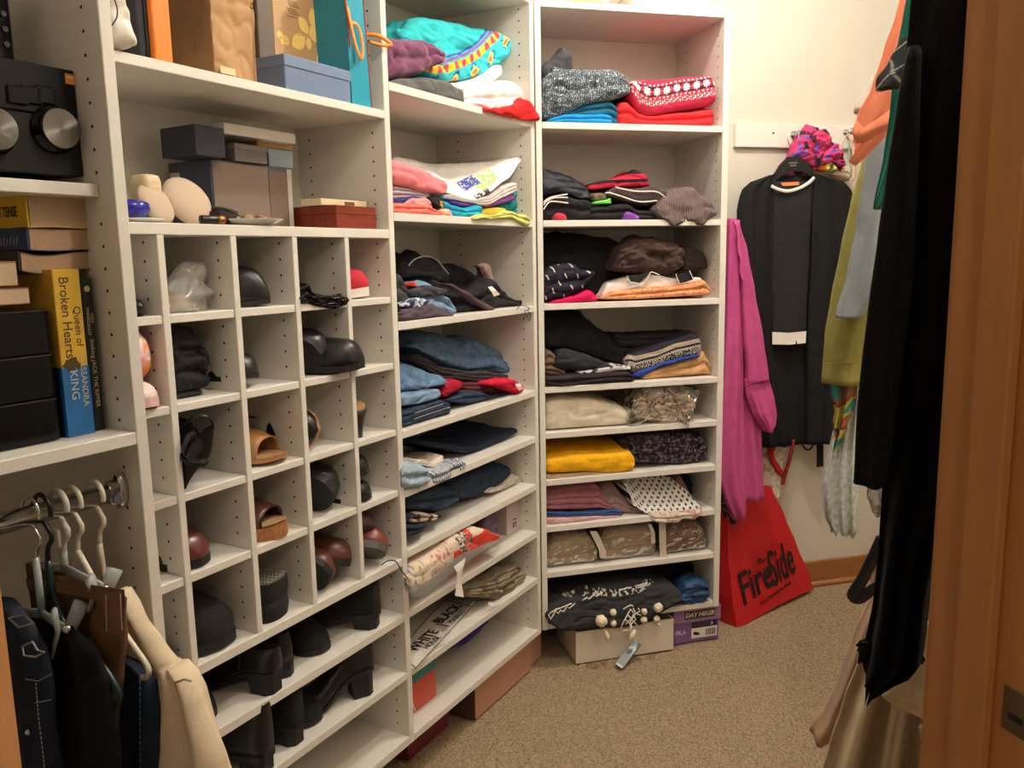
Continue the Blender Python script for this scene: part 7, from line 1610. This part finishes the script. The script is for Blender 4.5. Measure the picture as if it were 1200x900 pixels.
for i in range(160):
    f = (i % 60) / 59
    x, y = (1014 + 3 * math.sin(i), 752 + 40 * f * 1.1) if i % 60 < 25 else (1020 + 62 * (i % 60 - 25) / 34, 797 - 26 * (i % 60 - 25) / 34)
    p = Vector(spts(bc_, 0.97, [(x, y)], random.uniform(-0.02, 0.03))[0])
    fr.tube([p, p + Vector((random.uniform(-0.006, 0.003), random.uniform(-0.006, 0.006), random.uniform(-0.009, 0.001)))], [0.0035, 0.0015], 5)
part('shaggy_fringe', fr, M_SHAG, bc_, kind='stuff')
# skirts below
M_VEL = fab('tan_velvet', (168, 132, 94), var=0.22, vscale=10, sheen=0.2)
M_TANC = fab('sand_cotton', (206, 188, 158), var=0.06)
hang('skirt', 'brown velvet skirt flaring out left of the sand coloured one', 'skirt', 1.36, [(1024, 655), (1018, 700), (1001, 740), (984, 790), (966, 830), (949, 850), (949, 853)], [(1060, 655), (1050, 720), (1035, 780), (1010, 840), (1000, 860)], M_VEL, waves=2, amp=0.012, thick=0.08, seed=451)
hang('skirt', 'sand coloured full skirt hanging to the carpet at the lower right', 'skirt', 1.16, [(1040, 640), (1028, 720), (1008, 765), (988, 820), (972, 870), (956, 920), (950, 1000)], [(1110, 640), (1110, 760), (1110, 850), (1110, 1000)], M_TANC, waves=3.2, amp=0.034, thick=0.14, seed=452, nz=60, nu=70)
hang('jacket', 'light beige lapel end lying over the sand coloured skirt', 'jacket', 1.06, [(1085, 735), (1076, 770), (1050, 792), (1033, 812), (1045, 822)], [(1120, 735), (1118, 800), (1110, 842)], fab('beige_canvas', (210, 190, 156)), waves=1, amp=0.004, thick=0.03, seed=453)
hang('jacket', 'small beige cuff under the light beige lapel', 'jacket', 1.05, [(1090, 836), (1076, 850), (1078, 858)], [(1120, 836), (1116, 872)], fab('beige_canvas2', (196, 176, 144)), waves=1, amp=0.003, thick=0.03, seed=454, nz=12)
bl_ = thing('belt', 'dark navy belt looped over the brown velvet skirt', 'belt', F1.w(1.28, *qs(1012, 690, 1.28)), F1.rz - PI / 2)
part('belt_strap', MB().tube(smooth_path(spts(bl_, 1.28, [(1034, 630), (1024, 652), (1010, 680), (999, 697), (1006, 702), (1018, 694), (1032, 686)]), 5), 0.0085, 8, 0.3), mat('navy_leather', (20, 22, 34), 0.3), bl_, True)
hb2 = hang('handbag', 'black handbag with gold studs behind the coat at the right', 'bag', 1.30, [(1070, 664), (1068, 690), (1070, 706)], [(1125, 660), (1128, 690), (1125, 706)], M_LEA, waves=0, amp=0.0, thick=0.08, seed=456, wr=0.002)
for i in range(8):
    part('stud', MB().ball(spts(hb2, 1.30, [(1086 + (i % 4) * 4.5, 672 + (i // 4) * 5)], 0.044)[0], 0.0032, 8), mat('gold_metal', (190, 150, 80), 0.25, 1.0), hb2, True)
hang('shirt', 'brown folded edge above the studded handbag', 'shirt', 1.34, [(1075, 648), (1074, 656)], [(1125, 646), (1125, 656)], fab('cocoa', (92, 66, 50)), waves=0, amp=0, thick=0.06, seed=457, nz=8)
hang('jeans', 'pale blue denim strip below the studded handbag', 'jeans', 1.26, [(1076, 708), (1076, 720)], [(1125, 706), (1125, 722)], M_JEANL, waves=1, amp=0.003, thick=0.05, seed=458, nz=8)
pb2 = hang('plastic_bag', 'small clear plastic bag hanging behind the black sleeve', 'bag', 1.03, [(1028, 500), (1018, 558), (1016, 580), (1022, 597)], [(1040, 500), (1040, 560), (1040, 580), (1036, 599)], film('clear_pouch', (226, 224, 220), 0.2), waves=1, amp=0.006, thick=0.05, seed=459, wr=0.012)
# ================================================================ groups of like things
def group_of(o):
    n, c = o.name.split('.')[0], o['category']
    p = Vector(o.location)
    u1, u3 = p.dot(F1.d), p.dot(F3.d) - F3.off
    if n.startswith('folded_') or n.startswith('bagged_'):
        return 'folded clothes on the unit facing the doorway' if (u3 > 0.0 and p.dot(F3.n) > 2.35) else 'folded clothes on the narrow corner unit'
    if c in ('shoe', 'slipper', 'boot'):
        return 'shoes in the pigeonholes' if p.z > 0.625 else 'shoes on the shelves below the pigeonholes'
    if c == 'book' and u1 < 0.8 and p.dot(F1.n) > 1.0 and u3 < 0: return 'books on the left shelf'
    if c == 'hanger' and u1 < 0.8: return 'hangers on the left rail'
    if n == 'shelf_unit': return 'white shelving units of the closet'
    if n == 'shoe_box' and p.z < 0.1: return 'shoe boxes on the carpet under the shelves'
    if n in ('box', 'shoe_box') and p.z > 1.4 and p.z < 1.68: return 'boxes stacked above the pigeonholes'
    if n == 'foam_pad': return 'foam pads above the pigeonholes'
    if n == 'folder': return 'folders on the top shelf'
    return None
for o in list(COL.objects):
    if o.parent is None and 'label' in o and 'group' not in o:
        g_ = group_of(o)
        if g_: o['group'] = g_
